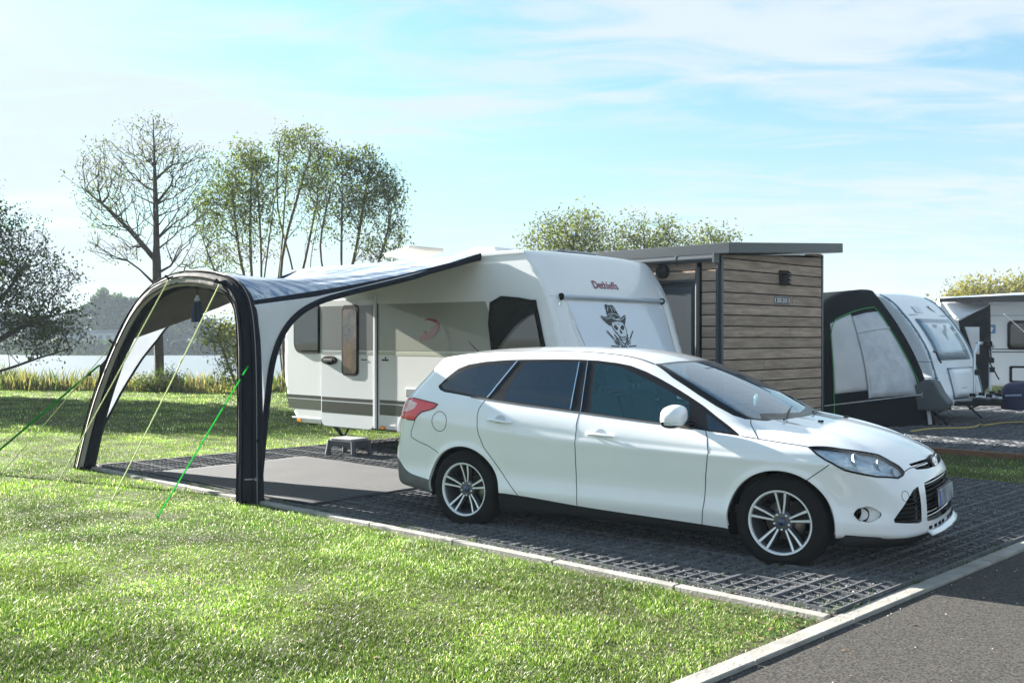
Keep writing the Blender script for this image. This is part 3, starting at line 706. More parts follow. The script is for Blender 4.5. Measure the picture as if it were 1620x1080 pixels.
sh.region([(-.6, 1.00), (-.6, 1.30), (.1, 1.30), (.1, 1.00)], FRONT, 'rearglass', where=lambda c: c[:, 0] < -.5, only=B)
# bonnet: bounded by the shut line
hood2 = [(2.36, -.72), (2.40, -.765), (2.486, -.845), (2.652, -.847), (2.827, -.838), (2.832, -.840), (2.938, -.788), (3.022, -.738), (3.121, -.660), (3.222, -.590), (3.303, -.585), (3.35, -.565), (3.40, -.45), (3.43, -.25), (3.445, .1), (2.3, .1), (2.5, -.3)]
sh.region(hood2, TOP, 'bonnet', where=lambda c: c[:, 2] > .66, only=B)
# bumper split, sills, doors
sh.region([(2.985, .735), (2.813, .603), (2.6, .45), (2.6, .1), (4, .1), (4, .85), (3.45, .85), (3.3, .70)], SIDE, 'front_bumper', where=lambda c: (c[:, 0] > 2.8) & ((c[:, 2] < .70) | (c[:, 0] < 3.3)), only=B)
sillz = nspline([.3, .54, 1.08, 1.58, 2.21, 2.4], [.326, .319, .286, .266, .244, .236])
sh.half(lambda P: P[:, 2]-sillz(P[:, 0]), 'sill', where=lambda c: (c[:, 0] > .2) & (c[:, 0] < 2.42) & (c[:, 1] < -.6), only=B)
vz = nspline([-.95, -.754, -.668, -.54, -.3], [.52, .50, .435, .392, .362])
sh.half(lambda P: P[:, 2]-vz(P[:, 0]), 'valance', where=lambda c: (c[:, 0] < -.2) & (c[:, 2] < .6), only=B)
rd = [(.189, 1.075), (.152, .985), (.146, .929), (.153, .865), (.171, .775), (.213, .684), (.303, .583), (.425, .436), (.55, .31), (1.081, .27), (1.070, .470), (1.075, .864), (1.068, .902), (1.074, 1.01)]
sh.region(rd, SIDE, 'rear_door', where=side_w, only=B)
fd = [(1.0745, 1.01), (1.0685, .902), (1.0755, .864), (1.0705, .470), (1.0815, .27), (2.088, .23), (2.108, .402), (2.123, .597), (2.145, .761), (2.119, .871), (2.095, .93)]
sh.region(fd, SIDE, 'front_door', where=side_w, only=B)
tg = [(-1.2, .74), (-.575, .751), (-.572, .715), (-.488, .683), (-.373, .653), (-.247, .596), (-.2, .1), (-1.2, .1)]
sh.region(tg, SIDE, 'rear_bumper', where=lambda c: c[:, 0] < -.2, only=B)
sh.half(lambda P: P[:, 2]-.235, 'under', where=lambda c: (c[:, 1] > -.76) & (c[:, 0] < 3.2) & (c[:, 0] > -.7), only=B+['front_bumper', 'rear_bumper', 'sill'])
sh.N = car_n(sh.P); sh.N /= np.linalg.norm(sh.N, axis=1, keepdims=True)+1e-9
def cpart(name, labels, m, both=True, mirror=False, off=0., label=None, parent=CAR):
    P, T, n = sh.get(labels, mirror, both, off)
    o = link(name, mesh_from(name, P, T, normals=n), m, parent)
    if label: o['label'] = label
    return o
cpart('body', ['body'], paint)
cpart('front_bumper', ['front_bumper'], paint)
cpart('rear_bumper', ['rear_bumper'], paint)
cpart('bonnet', ['bonnet'], paint)
cpart('underbody', ['under'], deep_black)
cpart('windscreen', ['ws'], screen_glass)
cpart('windscreen_frame', ['wsframe'], black_trim)
cpart('rear_window', ['rearglass'], priv_glass)
cpart('rear_valance', ['valance'], mat('grey_plastic', (.13, .13, .13), rough=.6, var=.3, vscale=9))
for mi in (False, True):
    cpart('front_door', ['front_door'], paint, False, mi); cpart('rear_door', ['rear_door'], paint, False, mi)
    cpart('sill', ['sill'], black_plastic, False, mi)
    cpart('window_trim', ['trim'], black_trim, False, mi)
    cpart('front_window', ['fdoor'], door_glass, False, mi)
    cpart('rear_window', ['rdoor'], priv_glass, False, mi); cpart('quarter_window', ['quarter'], priv_glass, False, mi)
    cpart('sail_window', ['ftri'], priv_glass, False, mi)
    tl_ = cpart('tail_light', ['tail'], red_lens, False, mi, off=.003); cpart('reversing_lens', ['tailw'], MATS['white_lens'], False, mi, off=.004, parent=tl_)
    hl = cpart('headlight', ['head'], clear_lens, False, mi)
    P, T, n = sh.get(['head'], mi, False)
    In = P-n*.024
    h2 = link('housing', mesh_from('housing', In, T, normals=n), MATS.get('lamp_silver') or mat('lamp_silver', (.95, .97, 1), rough=.25, metal=.2, col2=(.45, .58, .70), vscale=11, bump=.8, bscale=22, stretch=(1, 1, 3)), hl)
# dark lining behind painted panels so that the cabin is dark inside
P, T, n = sh.get(['body', 'front_door', 'rear_door', 'trim'], False, True)
P2 = P-n*.03; cz = P2[T].mean(1); T = T[(cz[:, 2] > .35) & (cz[:, 0] < 2.7)]
link('cabin_lining', mesh_from('cabin_lining', P2, T[:, ::-1], normals=-n), interior, CAR)
# recessed backs of grilles
for lab, dp in (('grille', .06), ('ugrille', .05)):
    P, T, n = sh.get([lab], False, True); link('grille_back', mesh_from('grille_back', P-np.array([dp, 0, 0]), T, normals=n), deep_black, CAR)
for mi in (False, True):
    P, T, n = sh.get(['tri'], mi, False); link('vent_back', mesh_from('vent_back', P-np.array([.04, 0, 0]), T, normals=n), deep_black, CAR)
    P, T, n = sh.get(['fog'], mi, False); link('fog_lamp_recess', mesh_from('fog_lamp_recess', P-n*.035, T, normals=n), paint, CAR)

def onto(pts, off=0.):
    P = np.array(pts, float).reshape(-1, 3)
    for it in range(6):
        g = car_n(P); v = car_f(P[:, 0], P[:, 1], P[:, 2]); P = P-(v/np.maximum((g*g).sum(1), .05))[:, None]*g
    n = car_n(P); n /= np.linalg.norm(n, axis=1, keepdims=True)
    return P+n*off, n
def ribbon(pts, wd, off, closed=False, step=.02, mb=None, mirror=True, mi=0, wend=None):
    """narrow strip lying on the body along a 3D polyline"""
    pts = [np.array(p) for p in pts]
    if closed: pts = pts+[pts[0]]
    D = []
    for i in range(len(pts)-1):
        k = max(1, int(np.linalg.norm(pts[i+1]-pts[i])/step)); D += [pts[i]+(pts[i+1]-pts[i])*j/k for j in range(k)]
    D.append(pts[-1]); P, n = onto(D, off)
    t = np.gradient(P, axis=0); t /= np.linalg.norm(t, axis=1, keepdims=True)+1e-9; s = np.cross(n, t); s /= np.linalg.norm(s, axis=1, keepdims=True)
    ws = np.full(len(P), wd/2) if wend is None else np.linspace(wd/2, wend/2, len(P))
    A = P+s*ws[:, None]; Bq = P-s*ws[:, None]; m = mb or MB(); k = len(P)
    V = np.concatenate([A, Bq]); F = [(i, i+1, k+i+1, k+i) for i in range(k-1)]
    # give it an edge
    V2 = np.concatenate([A-n*.004, Bq-n*.004]); VV = np.concatenate([V, V2])
    F2 = F+[(i, 2*k+i, 2*k+i+1, i+1) for i in range(k-1)]+[(k+i, k+i+1, 3*k+i+1, 3*k+i) for i in range(k-1)]
    F2 = [f[::-1] for f in F2]
    m.add(VV, F2, mi)
    if mirror: m.add(VV*np.array([1, -1, 1]), [f[::-1] for f in F2], mi)
    return m
def rib(name, m, pts, wd, off, **k):
    mb = MB(); ribbon(pts, wd, off, mb=mb, mirror=False, **k)
    mb.build(name, m, CAR)
    if np.abs(np.array(pts)[:, 1]).min() > .05 or True:
        m2 = MB().add([(v[0], -v[1], v[2]) for v in mb.v], [f[::-1] for f in mb.f]); m2.build(name, m, CAR)
G = {}
G['rd'] = p3('.189,-.836,1.062 .152,-.876,.985 .146,-.892,.929 .153,-.901,.865 .167,-.902,.787 .213,-.900,.684 .303,-.893,.583 .425,-.885,.436 .545,-.891,.318')
G['b'] = p3('1.070,-.834,1.0 1.068,-.881,.902 1.075,-.894,.864 1.070,-.883,.470 1.081,-.886,.377 1.080,-.886,.289')
G['fd'] = p3('2.095,-.83,.91 2.119,-.858,.871 2.145,-.906,.761 2.123,-.892,.597 2.108,-.889,.402 2.088,-.877,.246')
G['tl'] = p3('-.519,-.869,.864 -.547,-.864,.813 -.575,-.859,.751 -.572,-.857,.715 -.488,-.867,.683 -.373,-.874,.653 -.262,-.885,.60')
G['h1'] = p3('2.385,-.72,.985 2.403,-.762,.965 2.486,-.845,.873')
G['h2'] = p3('2.364,-.841,.884 2.486,-.845,.873 2.652,-.847,.856 2.835,-.838,.839')
G['bp'] = p3('2.978,-.877,.735 2.805,-.891,.600')
G['tt'] = p3('3.384,-.585,.683 3.40,-.50,.70 3.425,-.42,.71 3.45,-.2,.715 3.455,0,.715')
for k in G: rib('panel_gap', deep_black, G[k], .0055, .0012)
th = np.linspace(0, 2*np.pi, 33)[:-1]
rib('fuel_flap', deep_black, [(-.245+.079*math.cos(t), -.885, .868+.083*math.sin(t)) for t in th], .005, .0012, closed=True)
rib('tow_cover', deep_black, [(3.40+.030*math.cos(t), -.66+.02*math.cos(t), .535+.035*math.sin(t)) for t in th[::3]], .003, .0012, closed=True)
rib('roof_strip', black_trim, p3('-.55,-.535,1.37 -.35,-.535,1.41 -.152,-.53,1.44 .198,-.525,1.455 .598,-.52,1.462 .862,-.525,1.456 1.110,-.54,1.444 1.263,-.541,1.432 1.363,-.545,1.419 1.457,-.552,1.400 1.578,-.572,1.365'), .016, .002)
rib('lamp_seal', black_trim, O['head'], .012, .003, closed=True); rib('lamp_seal', black_trim, O['tail'][:10], .008, .004)
rib('pillar_strip', chrome, [(.394, -.669, 1.378), (.199, -.824, 1.078)], .011, .004); rib('pillar_strip', chrome, [(.963, -.645, 1.378), (.984, -.824, 1.012)], .008, .004); rib('pillar_strip', chrome, [(1.035, -.637, 1.385), (1.076, -.827, 1.0)], .005, .004)
rib('window_seal', mat('seal_grey', (.09, .09, .09), rough=.35, coat=.4), p3('.04,-.827,1.077 .201,-.833,1.060 .559,-.838,1.030 .802,-.834,1.012 1.076,-.832,.991 1.412,-.832,.966 1.766,-.824,.937 2.0,-.83,.915'), .014, .003)
# grille bars, following the curve of the nose
def front_x(y, z):
    xs = np.linspace(2.9, 3.75, 400); v = car_f(xs, np.full(400, y), np.full(400, z)); k = np.where(v < 0)[0]; return xs[k[-1]] if len(k) else 3.4
def barset(name, zs, yfn, r, depth, m, flat=(1, 1), far=None):
    for z in zs:
        y0, y1 = yfn(z); ys = np.linspace(y0, y1, 15)
        MB().tube([(front_x(y, z)-depth, y, z) for y in ys], r, 6, flat=flat).build(name, m, CAR)
gyf = lambda z: (-.425-.03*(.6-z)/.25-.005, .425+.03*(.6-z)/.25+.005)
barset('grille_bar', [.582, .40, .375], gyf, .006, .018, chrome)
barset('grille_bar', [.56, .53, .50, .47, .44, .42, .36], gyf, .006, .03, black_plastic)
barset('grille_bar', [.696], lambda z: (-.43, .43), .014, .02, chrome, flat=(1.3, 1))
def triy(z):
    q = [(.353, -.76), (.389, -.753), (.437, -.723), (.524, -.645), (.571, -.584), (.587, -.52)]
    return np.interp(z, [a for a, b in q], [b for a, b in q])
for z in np.linspace(.375, .565, 8):
    for sg in (1, -1):
        ys = np.linspace(triy(z)-.01, -.515, 8); MB().tube([(front_x(y, z)-.012, sg*y, z) for y in ys], .005, 5).build('vent_slat', black_plastic, CAR)
# plate
pm = frame((front_x(0, .47)+.012, -.0, .475), (0, 1, 0), (-.06, 0, 1))
MB().prism(rrect(-.26, -.055, .26, .055, .008), pm, .008).build('number_plate', plate_white, CAR)
MB().prism(rrect(-.27, -.066, .27, .066, .01), pm @ Matrix.Translation((0, 0, -.012)), .011).build('plate_holder', black_trim, CAR)
MB().prism(rrect(-.258, -.053, -.215, .053, .004), pm @ Matrix.Translation((0, 0, .0081)), .0012).build('plate_band', plate_blue, CAR)
# badge: an oval on a chrome rim with a dark collar
bm_ = frame((front_x(0, .697)+.012, 0, .697), (0, 1, 0), (-.35, 0, 1))
MB().prism(ellipse(0, 0, .098, .055, 28), bm_ @ Matrix.Translation((0, 0, -.02)), .02).build('badge_collar', black_trim, CAR, bev=.005)
bo = MB().prism(ellipse(0, 0, .076, .032, 28), bm_, .006).build('badge', chrome, CAR, bev=.002)
MB().prism(ellipse(0, 0, .070, .028, 28), bm_ @ Matrix.Translation((0, 0, .0062)), .001).build('badge_face', blue_badge, bo)
text('lettering', 'Ford', .042, bm_ @ Matrix.Translation((0, 0, .0078)) @ Matrix.Shear('XZ', 4, (0, 0)), chrome, bo, ext=.0005, sx=1.25)
# lower lip with openings
for sg in (1, -1):
    for y in (.40, .30, .20, .10):
        x = front_x(y, .302); MB().box((x-.002, sg*y, .304), (.014, .055, .020), rz=sg*.08).build('lip_opening', deep_black, CAR)
MB().grid(lambda u, v: (lambda y: (front_x(y, .28)+.006+.035*v*(1-.3*abs(y)), y, .283-.026*v))(-.46+.92*u), 20, 3).build('chin_spoiler', paint, CAR, solid=.012)
ys_ = np.linspace(-.86, .86, 34)
def lipx(y): return front_x(y, .30)-.03
MB().grid(lambda u, v: (lambda y: (lipx(y)-.05*v, y, .275-.075*v))(-.84+1.68*u), 30, 2).build('front_lip', black_plastic, CAR, solid=-.02)
# fog lamps
for sg in (1, -1):
    c, n = onto([(3.165, -.83, .42)], -.022); c = c[0]; fm = frame((c[0], sg*-c[1]*-1 if sg > 0 else -c[1], c[2]), (-.6, -.8*sg, 0), (0, 0, 1))
    fm = frame((c[0], sg*c[1], c[2]), (.6*1, .8*sg, 0) if sg < 0 else (-.6, -.8, 0), (0, 0, 1))
    fl = MB().lathe([(.0, .004), (.030, .010), (.036, .016), (.042, .012), (.046, -.03)], 24, fm).build('fog_lamp', deep_black, CAR)
# headlamp bowls
for sg in (1, -1):
    for (x, y, z, r) in ((3.10, -.775, .745, .055), (3.235, -.70, .725, .045), (3.32, -.655, .69, .028)):
        c, n = onto([(x, y, z)], -.036); c = c[0]
        fm = frame((c[0], sg*c[1], c[2]), (0, 1, 0), (-.3, 0, 1))
        MB().lathe([(.01, -.012), (r*.5, 0), (r*.85, .012), (r, .028), (r*1.04, .028)], 20, fm).build('headlight_bowl', MATS['lamp_silver'], CAR)
# washer jets, antenna, wipers
for y in (-.21, .5):
    c, n = onto([(2.73, y, .95)], .004); MB().prism([(-.018, -.01), (.014, -.013), (.022, 0), (.014, .013), (-.018, .01)], frame(c[0]-n[0]*.004, (1, 0, 0), (0, 1, 0)), .012).build('washer_jet', black_trim, CAR)
c, n = onto([(-.50, 0, 1.42)], 0); MB().tube([c[0], c[0]+np.array([.01, 0, .05])], .016, 8).tube([c[0]+np.array([0, 0, .045]), c[0]+np.array([-.10, 0, .13])], [.006, .0025], 6).build('antenna', black_trim, CAR)
for (xa, ya, xb, yb) in ((2.60, -.55, 2.44, .02), (2.62, .08, 2.50, .62)):
    A_, na = onto([(xa-.03, ya, .99)], .02); Bp, nb = onto([(xb, yb, 1.03)], .012)
    MB().tube([A_[0], (A_[0]*.5+Bp[0]*.5)+np.array([0, 0, .012]), Bp[0]], [.008, .006, .004], 6).build('wiper', black_trim, CAR)
# door handles
for sg in (1, -1):
    for (x0, x1, z0, z1) in ((.262, .492, .905, .893), (1.176, 1.403, .842, .830)):
        P_, n_ = onto([(x0, -.9, z0), (x0*.75+x1*.25, -.9, z0), (x0*.5+x1*.5, -.9, (z0+z1)/2), (x0*.25+x1*.75, -.9, z1), (x1, -.9, z1)], 0)
        o_ = np.array([.012, .032, .036, .033, .014]); Q = P_+n_*o_[:, None]; Q[:, 1] *= sg
        MB().tube(Q, [.014, .016, .017, .016, .013], 10, flat=(1.05, .75)).build('door_handle', paint, CAR, bev=.002)
        Pc, nc = onto([((x0+x1)/2, -.9, (z0+z1)/2)], .0015); MB().prism(ellipse(0, 0, .052, .048, 20), frame((Pc[0][0], sg*Pc[0][1], Pc[0][2]), (1, 0, 0), (0, 0, 1)) if sg > 0 else frame((Pc[0][0], -Pc[0][1], Pc[0][2]), (-1, 0, 0), (0, 0, 1)), .0012).build('handle_cup', MATS.get('cup') or mat('cup', (.55, .58, .62), rough=.3, coat=1), CAR)
# mirrors: rounded shell, dark base, indicator strip
def mir_f(x, y, z):
    u = x/.085; v = y/.125; w = (z-.012*(y/.1))/.078
    b = (np.abs(u)**2.6+np.abs(v)**2.8+np.abs(w)**2.6)**(1/2.7)-1
    return np.maximum(b*.08, -(x+.058))
MP, MQ = surface_nets(mir_f, (-.1, -.15, -.1), (.11, .15, .1), .008)
for sg in (1, -1):
    T = np.concatenate([MQ[:, [0, 1, 2]], MQ[:, [0, 2, 3]]]); cen = MP[T].mean(1)
    base = np.array([1.905, -.955, 1.008]); Mx = np.array([1, sg, 1])
    def sub(name, msk, m):
        t = T[msk]; u_, i_ = np.unique(t, return_inverse=True); t = i_.reshape(-1, 3); V = (MP[u_]*np.array([1, -1, 1])*-1*np.array([-1, 1, 1])*1+0)
        V = MP[u_]+base; V = V*Mx
        if sg < 0: t = t[:, ::-1]
        return link(name, mesh_from(name, V, t, smooth=True), m, CAR)
    top = cen[:, 2] > -.030+.10*0; glass = cen[:, 0] < -.052
    ind = (~top) & (cen[:, 2] > -.056) & (cen[:, 0] > -.02) & (cen[:, 1] < .03)
    sub('wing_mirror', top & ~glass, paint); sub('mirror_base', ~top & ~ind & ~glass, black_trim); sub('indicator', ind, MATS['lamp_silver']); sub('mirror_glass', glass, chrome)
    MB().tube([(1.925, sg*-.90, .965), (1.96, sg*-.83, .950), (1.98, sg*-.78, .948)], [.035, .032, .035], 8, flat=(1, .7)).build('mirror_arm', black_trim, CAR)
# cabin: floor, dashboard, seats, steering wheel
MB().box((1.0, 0, .36), (3.2, 1.5, .05)).build('cabin_floor', interior, CAR)
MB().prism([(1.75, .40), (1.70, .90), (1.85, .96), (2.3, .95), (2.45, .85), (2.45, .40)], frame((0, .70, 0), (1, 0, 0), (0, 0, 1)), 1.40).build('dashboard', interior, CAR, bev=.04, seg=3)
def seat(x, y, w, hr=True):
    s = MB().prism([(x-.06, .62), (x+.44, .66), (x+.46, .52), (x-.04, .46)], frame((0, y+w/2, 0), (1, 0, 0), (0, 0, 1)), w).build('car_seat', seat_cloth, CAR, bev=.04, seg=3)
    MB().prism([(x-.04, .56), (x+.10, .58), (x-.10, 1.10), (x-.17, 1.13), (x-.22, 1.09)], frame((0, y+w/2, 0), (1, 0, 0), (0, 0, 1)), w).build('backrest', seat_cloth, s, bev=.04, seg=3)
    for q in ([y] if hr else [y-.42, y+.42]):
        MB().prism([(x-.17, 1.17), (x-.10, 1.18), (x-.12, 1.32), (x-.18, 1.33), (x-.22, 1.27)], frame((0, q+.12, 0), (1, 0, 0), (0, 0, 1)), .24).build('headrest', seat_cloth, s, bev=.03, seg=3)
        for dy in (-.05, .05): MB().tube([(x-.155, q+dy, 1.10), (x-.155, q+dy, 1.20)], .006, 6).build('headrest_post', chrome, s)
seat(1.12, -.36, .50); seat(1.12, .36, .50); seat(.25, 0, 1.3, False)
sw = frame((1.62, .36, .92), (0, 1, 0), (-.45, 0, 1))
MB().tube([sw @ Vector((.185*math.cos(t), .185*math.sin(t), 0)) for t in np.linspace(0, 2*math.pi, 25)], .014, 8, caps=False).box((0, 0, 0), (.36, .05, .02), M=sw).build('steering_wheel', black_plastic, CAR)
MB().prism(rrect(-.12, -.035, .12, .035, .02), frame((1.78, 0, 1.29), (0, 1, 0), (-.2, 0, 1)), .03).build('rear_view_mirror', black_plastic, CAR)
# wheel wells
for cx in (0., 2.648):
    for sg in (1, -1):
        Mw = frame((cx, sg*-.55, .312), (1, 0, 0), (0, 0, 1)) if sg > 0 else frame((cx, .55, .312), (-1, 0, 0), (0, 0, 1))
        MB().lathe([(.0, 0), (.366, 0), (.366, .29)], 40, Mw, ang=(R(-12), R(192))).build('wheel_well', deep_black, CAR)
        # inner roll of the arch edge in body colour
        Vp = []; th2 = np.linspace(R(-8), R(188), 50)
        Pp, nn = onto([(cx+.368*math.cos(t), -.89, .312+.362*math.sin(t)) for t in th2], 0)
        V = np.concatenate([Pp, Pp+np.array([0, .03, 0])]); V[:, 1] *= sg; k = len(Pp)
        F = [(i, i+1, k+i+1, k+i) for i in range(k-1)]
        link('arch_edge', mesh_from('arch_edge', V, F if sg > 0 else [f[::-1] for f in F], smooth=True), paint, CAR)
# wheels
RT = .318; RL = .221
tyre_p = [(.205, -.10), (RL-.002, -.108), (.250, -.112), (.285, -.106), (.305, -.093), (RT-.004, -.078), (RT, -.055)]
tyre_prof = [(r, h) for r, h in tyre_p]+[(RT+.001, 0)]+[(r, -h) for r, h in tyre_p[::-1]]
def wheel(cx, sg):
    Mw = frame((cx, sg*-.775, RT), (1, 0, 0), (0, 0, 1)) if sg > 0 else frame((cx, .775, RT), (-1, 0, 0), (0, 0, 1))
    # local z points outwards (towards -y for the near side)
    root = MB().lathe([(RL, .106), (RL-.003, .110), (RL-.012, .106), (RL-.018, .094)], 48).build('wheel', alu, CAR)
    root.matrix_local = Mw
    t = MB().lathe(tyre_prof, 56)
    for g in (-.036, -.012, .012, .036): pass
    t.build('tyre', rubber, root)
    # tread blocks
    tb = MB()
    for k in range(72):
        for (h0, h1, ph) in ((-.078, -.048, 0), (-.042, -.014, .5), (-.008, .020, .2), (.026, .048, .6), (.052, .080, .1)):
            a0 = 2*math.pi*(k+ph)/72; a1 = a0+2*math.pi/72*.78; r0 = RT-.006*(abs((h0+h1)/2)/.07)**3; r1 = r0+.003
            V = [(r*math.cos(a), r*math.sin(a), h) for r in (r0-.006, r1) for h in (h0, h1) for a in (a0, a1)]
            tb.add(V, [(4, 5, 7, 6), (0, 4, 6, 2), (1, 3, 7, 5), (0, 1, 5, 4), (2, 6, 7, 3)])
    o = tb.build('tread', rubber, root); o['kind'] = 'stuff'
    MB().lathe([(RL-.018, .094), (.196, .085), (.186, .03), (.183, -.10)], 48).build('rim_barrel', dark_alloy, root)
    MB().lathe([(.0, -.02), (.05, -.02), (.135, -.012), (.138, -.03), (0, -.032)], 40).build('brake_disc', brake_steel, root)
    MB().box((.085, .085, -.005), (.09, .09, .05), rz=R(45)).build('brake_caliper', black_plastic, root)
    MB().lathe([(.0, .058), (.045, .060), (.07, .056), (.076, .045), (.078, .0), (.05, -.02)], 30).build('hub', dark_alloy, root)
    cap = MB().lathe([(.0, .072), (.022, .071), (.027, .066), (.028, .055)], 24).build('hub_cap', blue_badge, root)
    for k in range(5):
        a = R(90+72*k); ca, sa = math.cos(a), math.sin(a)
        for q in (-1, 1):
            # machined face and dark flank of one half spoke
            def pt(r, t, h): return (r*ca-t*sa, r*sa+t*ca, h)
            i0, o0 = .058, RL-.012
            tin, tout = q*.010, q*.034
            f = [(i0, tin-q*.006, .060), (i0, tin+q*.006, .060), (.13, (tin+tout)/2+q*.008, .074), (o0, tout+q*.010, .101), (o0, tout-q*.008, .101), (.13, (tin+tout)/2-q*.006, .074)]
            V = [pt(*p) for p in f]; 
            F = [(0, 1, 2, 5), (5, 2, 3, 4)]
            if q < 0: F = [x[::-1] for x in F]
            m = MB().add(V, F, 0)
            V2 = V+[pt(r, t+(q*.010 if j in (1, 2, 3) else -q*.0), h-.035) for j, (r, t, h) in enumerate(f)]
            S = [(0, 6, 7, 1), (1, 7, 8, 2), (2, 8, 9, 3), (3, 9, 10, 4), (4, 10, 11, 5), (5, 11, 6, 0)]
            if q < 0: S = [x[::-1] for x in S]
            m.add(V2, S, 1)
            m.build('spoke', [alu, dark_alloy], root)
        # web between the two halves near the hub and shoulder to the barrel
        MB().add([pt(.05, -.016, .045), pt(.05, .016, .045), pt(.20, .028, .062), pt(.20, -.028, .062), pt(.05, -.03, .0), pt(.05, .03, .0), pt(.20, .055, .03), pt(.20, -.055, .03)],
                 [(0, 1, 2, 3), (0, 4, 5, 1), (1, 5, 6, 2), (2, 6, 7, 3), (3, 7, 4, 0)]).build('spoke_web', black_plastic, root)
        b = R(90+36+72*k)
        Mn = Matrix.Translation((.053*math.cos(b), .053*math.sin(b), .05))
        MB().lathe([(0, .020), (.008, .019), (.010, .014), (.010, 0)], 8, Mn).build('wheel_nut', chrome, root)
    return root
for cx in (0., 2.648):
    for sg in (1, -1): wheel(cx, sg)
MB().box((1.3, 0, .24), (2.0, 1.3, .06)).build('floor_pan', deep_black, CAR)
# ------------------------------------------------------------------ carpet under the awning
mat_m = bpy.data.materials.new('awning_carpet'); mat_m.use_nodes = True; _n = mat_m.node_tree; _b = _n.nodes['Principled BSDF']; _b.inputs['Roughness'].default_value = .9
_t = _n.nodes.new('ShaderNodeTexCoord'); _w = _n.nodes.new('ShaderNodeTexWave'); _w.bands_direction = 'Y'; _w.inputs['Scale'].default_value = 3.2; _w.inputs['Distortion'].default_value = .25; _w.inputs['Detail'].default_value = 3
_n.links.new(_t.outputs['Object'], _w.inputs[0]); _x = _n.nodes.new('ShaderNodeMix'); _x.data_type = 'RGBA'; _n.links.new(_w.outputs[0], _x.inputs[0]); _x.inputs[6].default_value = (.034, .036, .041, 1); _x.inputs[7].default_value = (.066, .069, .076, 1)
_s = _n.nodes.new('ShaderNodeTexNoise'); _s.inputs['Scale'].default_value = 45; _n.links.new(_t.outputs['Object'], _s.inputs[0]); _y = _n.nodes.new('ShaderNodeMix'); _y.data_type = 'RGBA'; _y.blend_type = 'OVERLAY'; _y.inputs[0].default_value = .35
_n.links.new(_x.outputs[2], _y.inputs[6]); _n.links.new(_s.outputs['Color'], _y.inputs[7]); _n.links.new(_y.outputs[2], _b.inputs['Base Color'])
yaw_b = math.atan2(E2[1], E2[0])
o = MB().grid(lambda u, v: (3.05*u, -2.1*v, .006*mnoise.noise(Vector((u*6, v*5, 0)))+.004), 40, 30).build('awning_carpet', mat_m, None, solid=.004)
o.location = W(.06, 5.02, .046); o.rotation_euler = (0, 0, yaw_b); tag(o, 'grey ribbed camping carpet laid on the pavers under the awning', 'carpet')

# ------------------------------------------------------------------ white caravan with the awning
CY1 = R(-41)
CV1 = thing('caravan', (-2.430, 15.079, 0), CY1, 'large white caravan with skull sticker on its front and an awning at its door', 'caravan')
def cw(x, y, z=0.):
    c, s = math.cos(CY1), math.sin(CY1); return Vector((-2.430+c*x-s*y, 15.079+s*x+c*y, z))
_cf = nspline([.2, .4, .8, 1.2, 1.48, 1.8, 2.07, 2.3, 2.5, 2.7], [5.16, 5.22, 5.21, 5.14, 5.05, 4.955, 4.86, 4.73, 4.58, 4.42])
_cr = nspline([.2, .4, .7, 1.2, 1.8, 2.3, 2.7], [.16, .04, -.16, -.25, -.20, -.02, .25])
def cv_f(x, y, z):
    yy = y-.135; a = np.abs(yy); hw = 1.285
    fx = _cf(z)-.10*(a/hw)**3-.02*(a/hw)**2
    bar = .0
    d = smax((x-fx)*.95, (_cr(z)+.05*(a/hw)**2-x)*.95, .02)
    tz = 2.58-.02*(yy/hw)**2+.03*sstep(2.5, 4.2, x)-.05*sstep(4.2, 4.8, x)
    d = smax(d, z-tz, .09)
    d = smax(d, a-hw-.0*z, .035)
    # raised corner columns on the front
    return smax(d, .345-z, .03)
P, Q = surface_nets(cv_f, (-.5, -1.3, .2), (5.5, 1.55, 2.75), .05)
e_ = 2e-3
gN = np.stack([cv_f(P[:, 0]+e_, P[:, 1], P[:, 2])-cv_f(P[:, 0]-e_, P[:, 1], P[:, 2]), cv_f(P[:, 0], P[:, 1]+e_, P[:, 2])-cv_f(P[:, 0], P[:, 1]-e_, P[:, 2]), cv_f(P[:, 0], P[:, 1], P[:, 2]+e_)-cv_f(P[:, 0], P[:, 1], P[:, 2]-e_)], 1); gN /= np.linalg.norm(gN, axis=1, keepdims=True)
van_white = mat('caravan_white', (.74, .755, .76), rough=.25, coat=.5, var=.035, vscale=1.3, bump=.02, bscale=3)
van_trim = mat('caravan_trim', (.66, .68, .70), rough=.35, coat=.3)
grey_band = mat('grey_band', (.30, .315, .27), rough=.28, coat=.5, var=.05, vscale=2)  # pale green-grey: reflections on the band are put into its colour
pale_band = mat('pale_band', (.46, .48, .38), rough=.3, coat=.5)
dark_band = mat('dark_band', (.025, .028, .027), rough=.28, coat=.5)
van_glass = glass_mat('caravan_glass', (.10, .12, .10), .80, base=(.018, .022, .018))
rub = mat('rubber_frame', (.006, .006, .006), rough=.7, spec=.15)
link('body', mesh_from('body', P, Q, normals=gN), van_white, CV1)
def SF(x, z, off=0., y=-1.15):      # frame on the near side wall, local x along the van, y up, z outwards
    return frame((x, y-off, z), (1, 0, 0), (0, 0, 1))
def slab(name, poly, m, off, d, parent=CV1, bev=.0):
    return MB().prism(poly, SF(0, 0, off), d).build(name, m, parent, bev=bev)
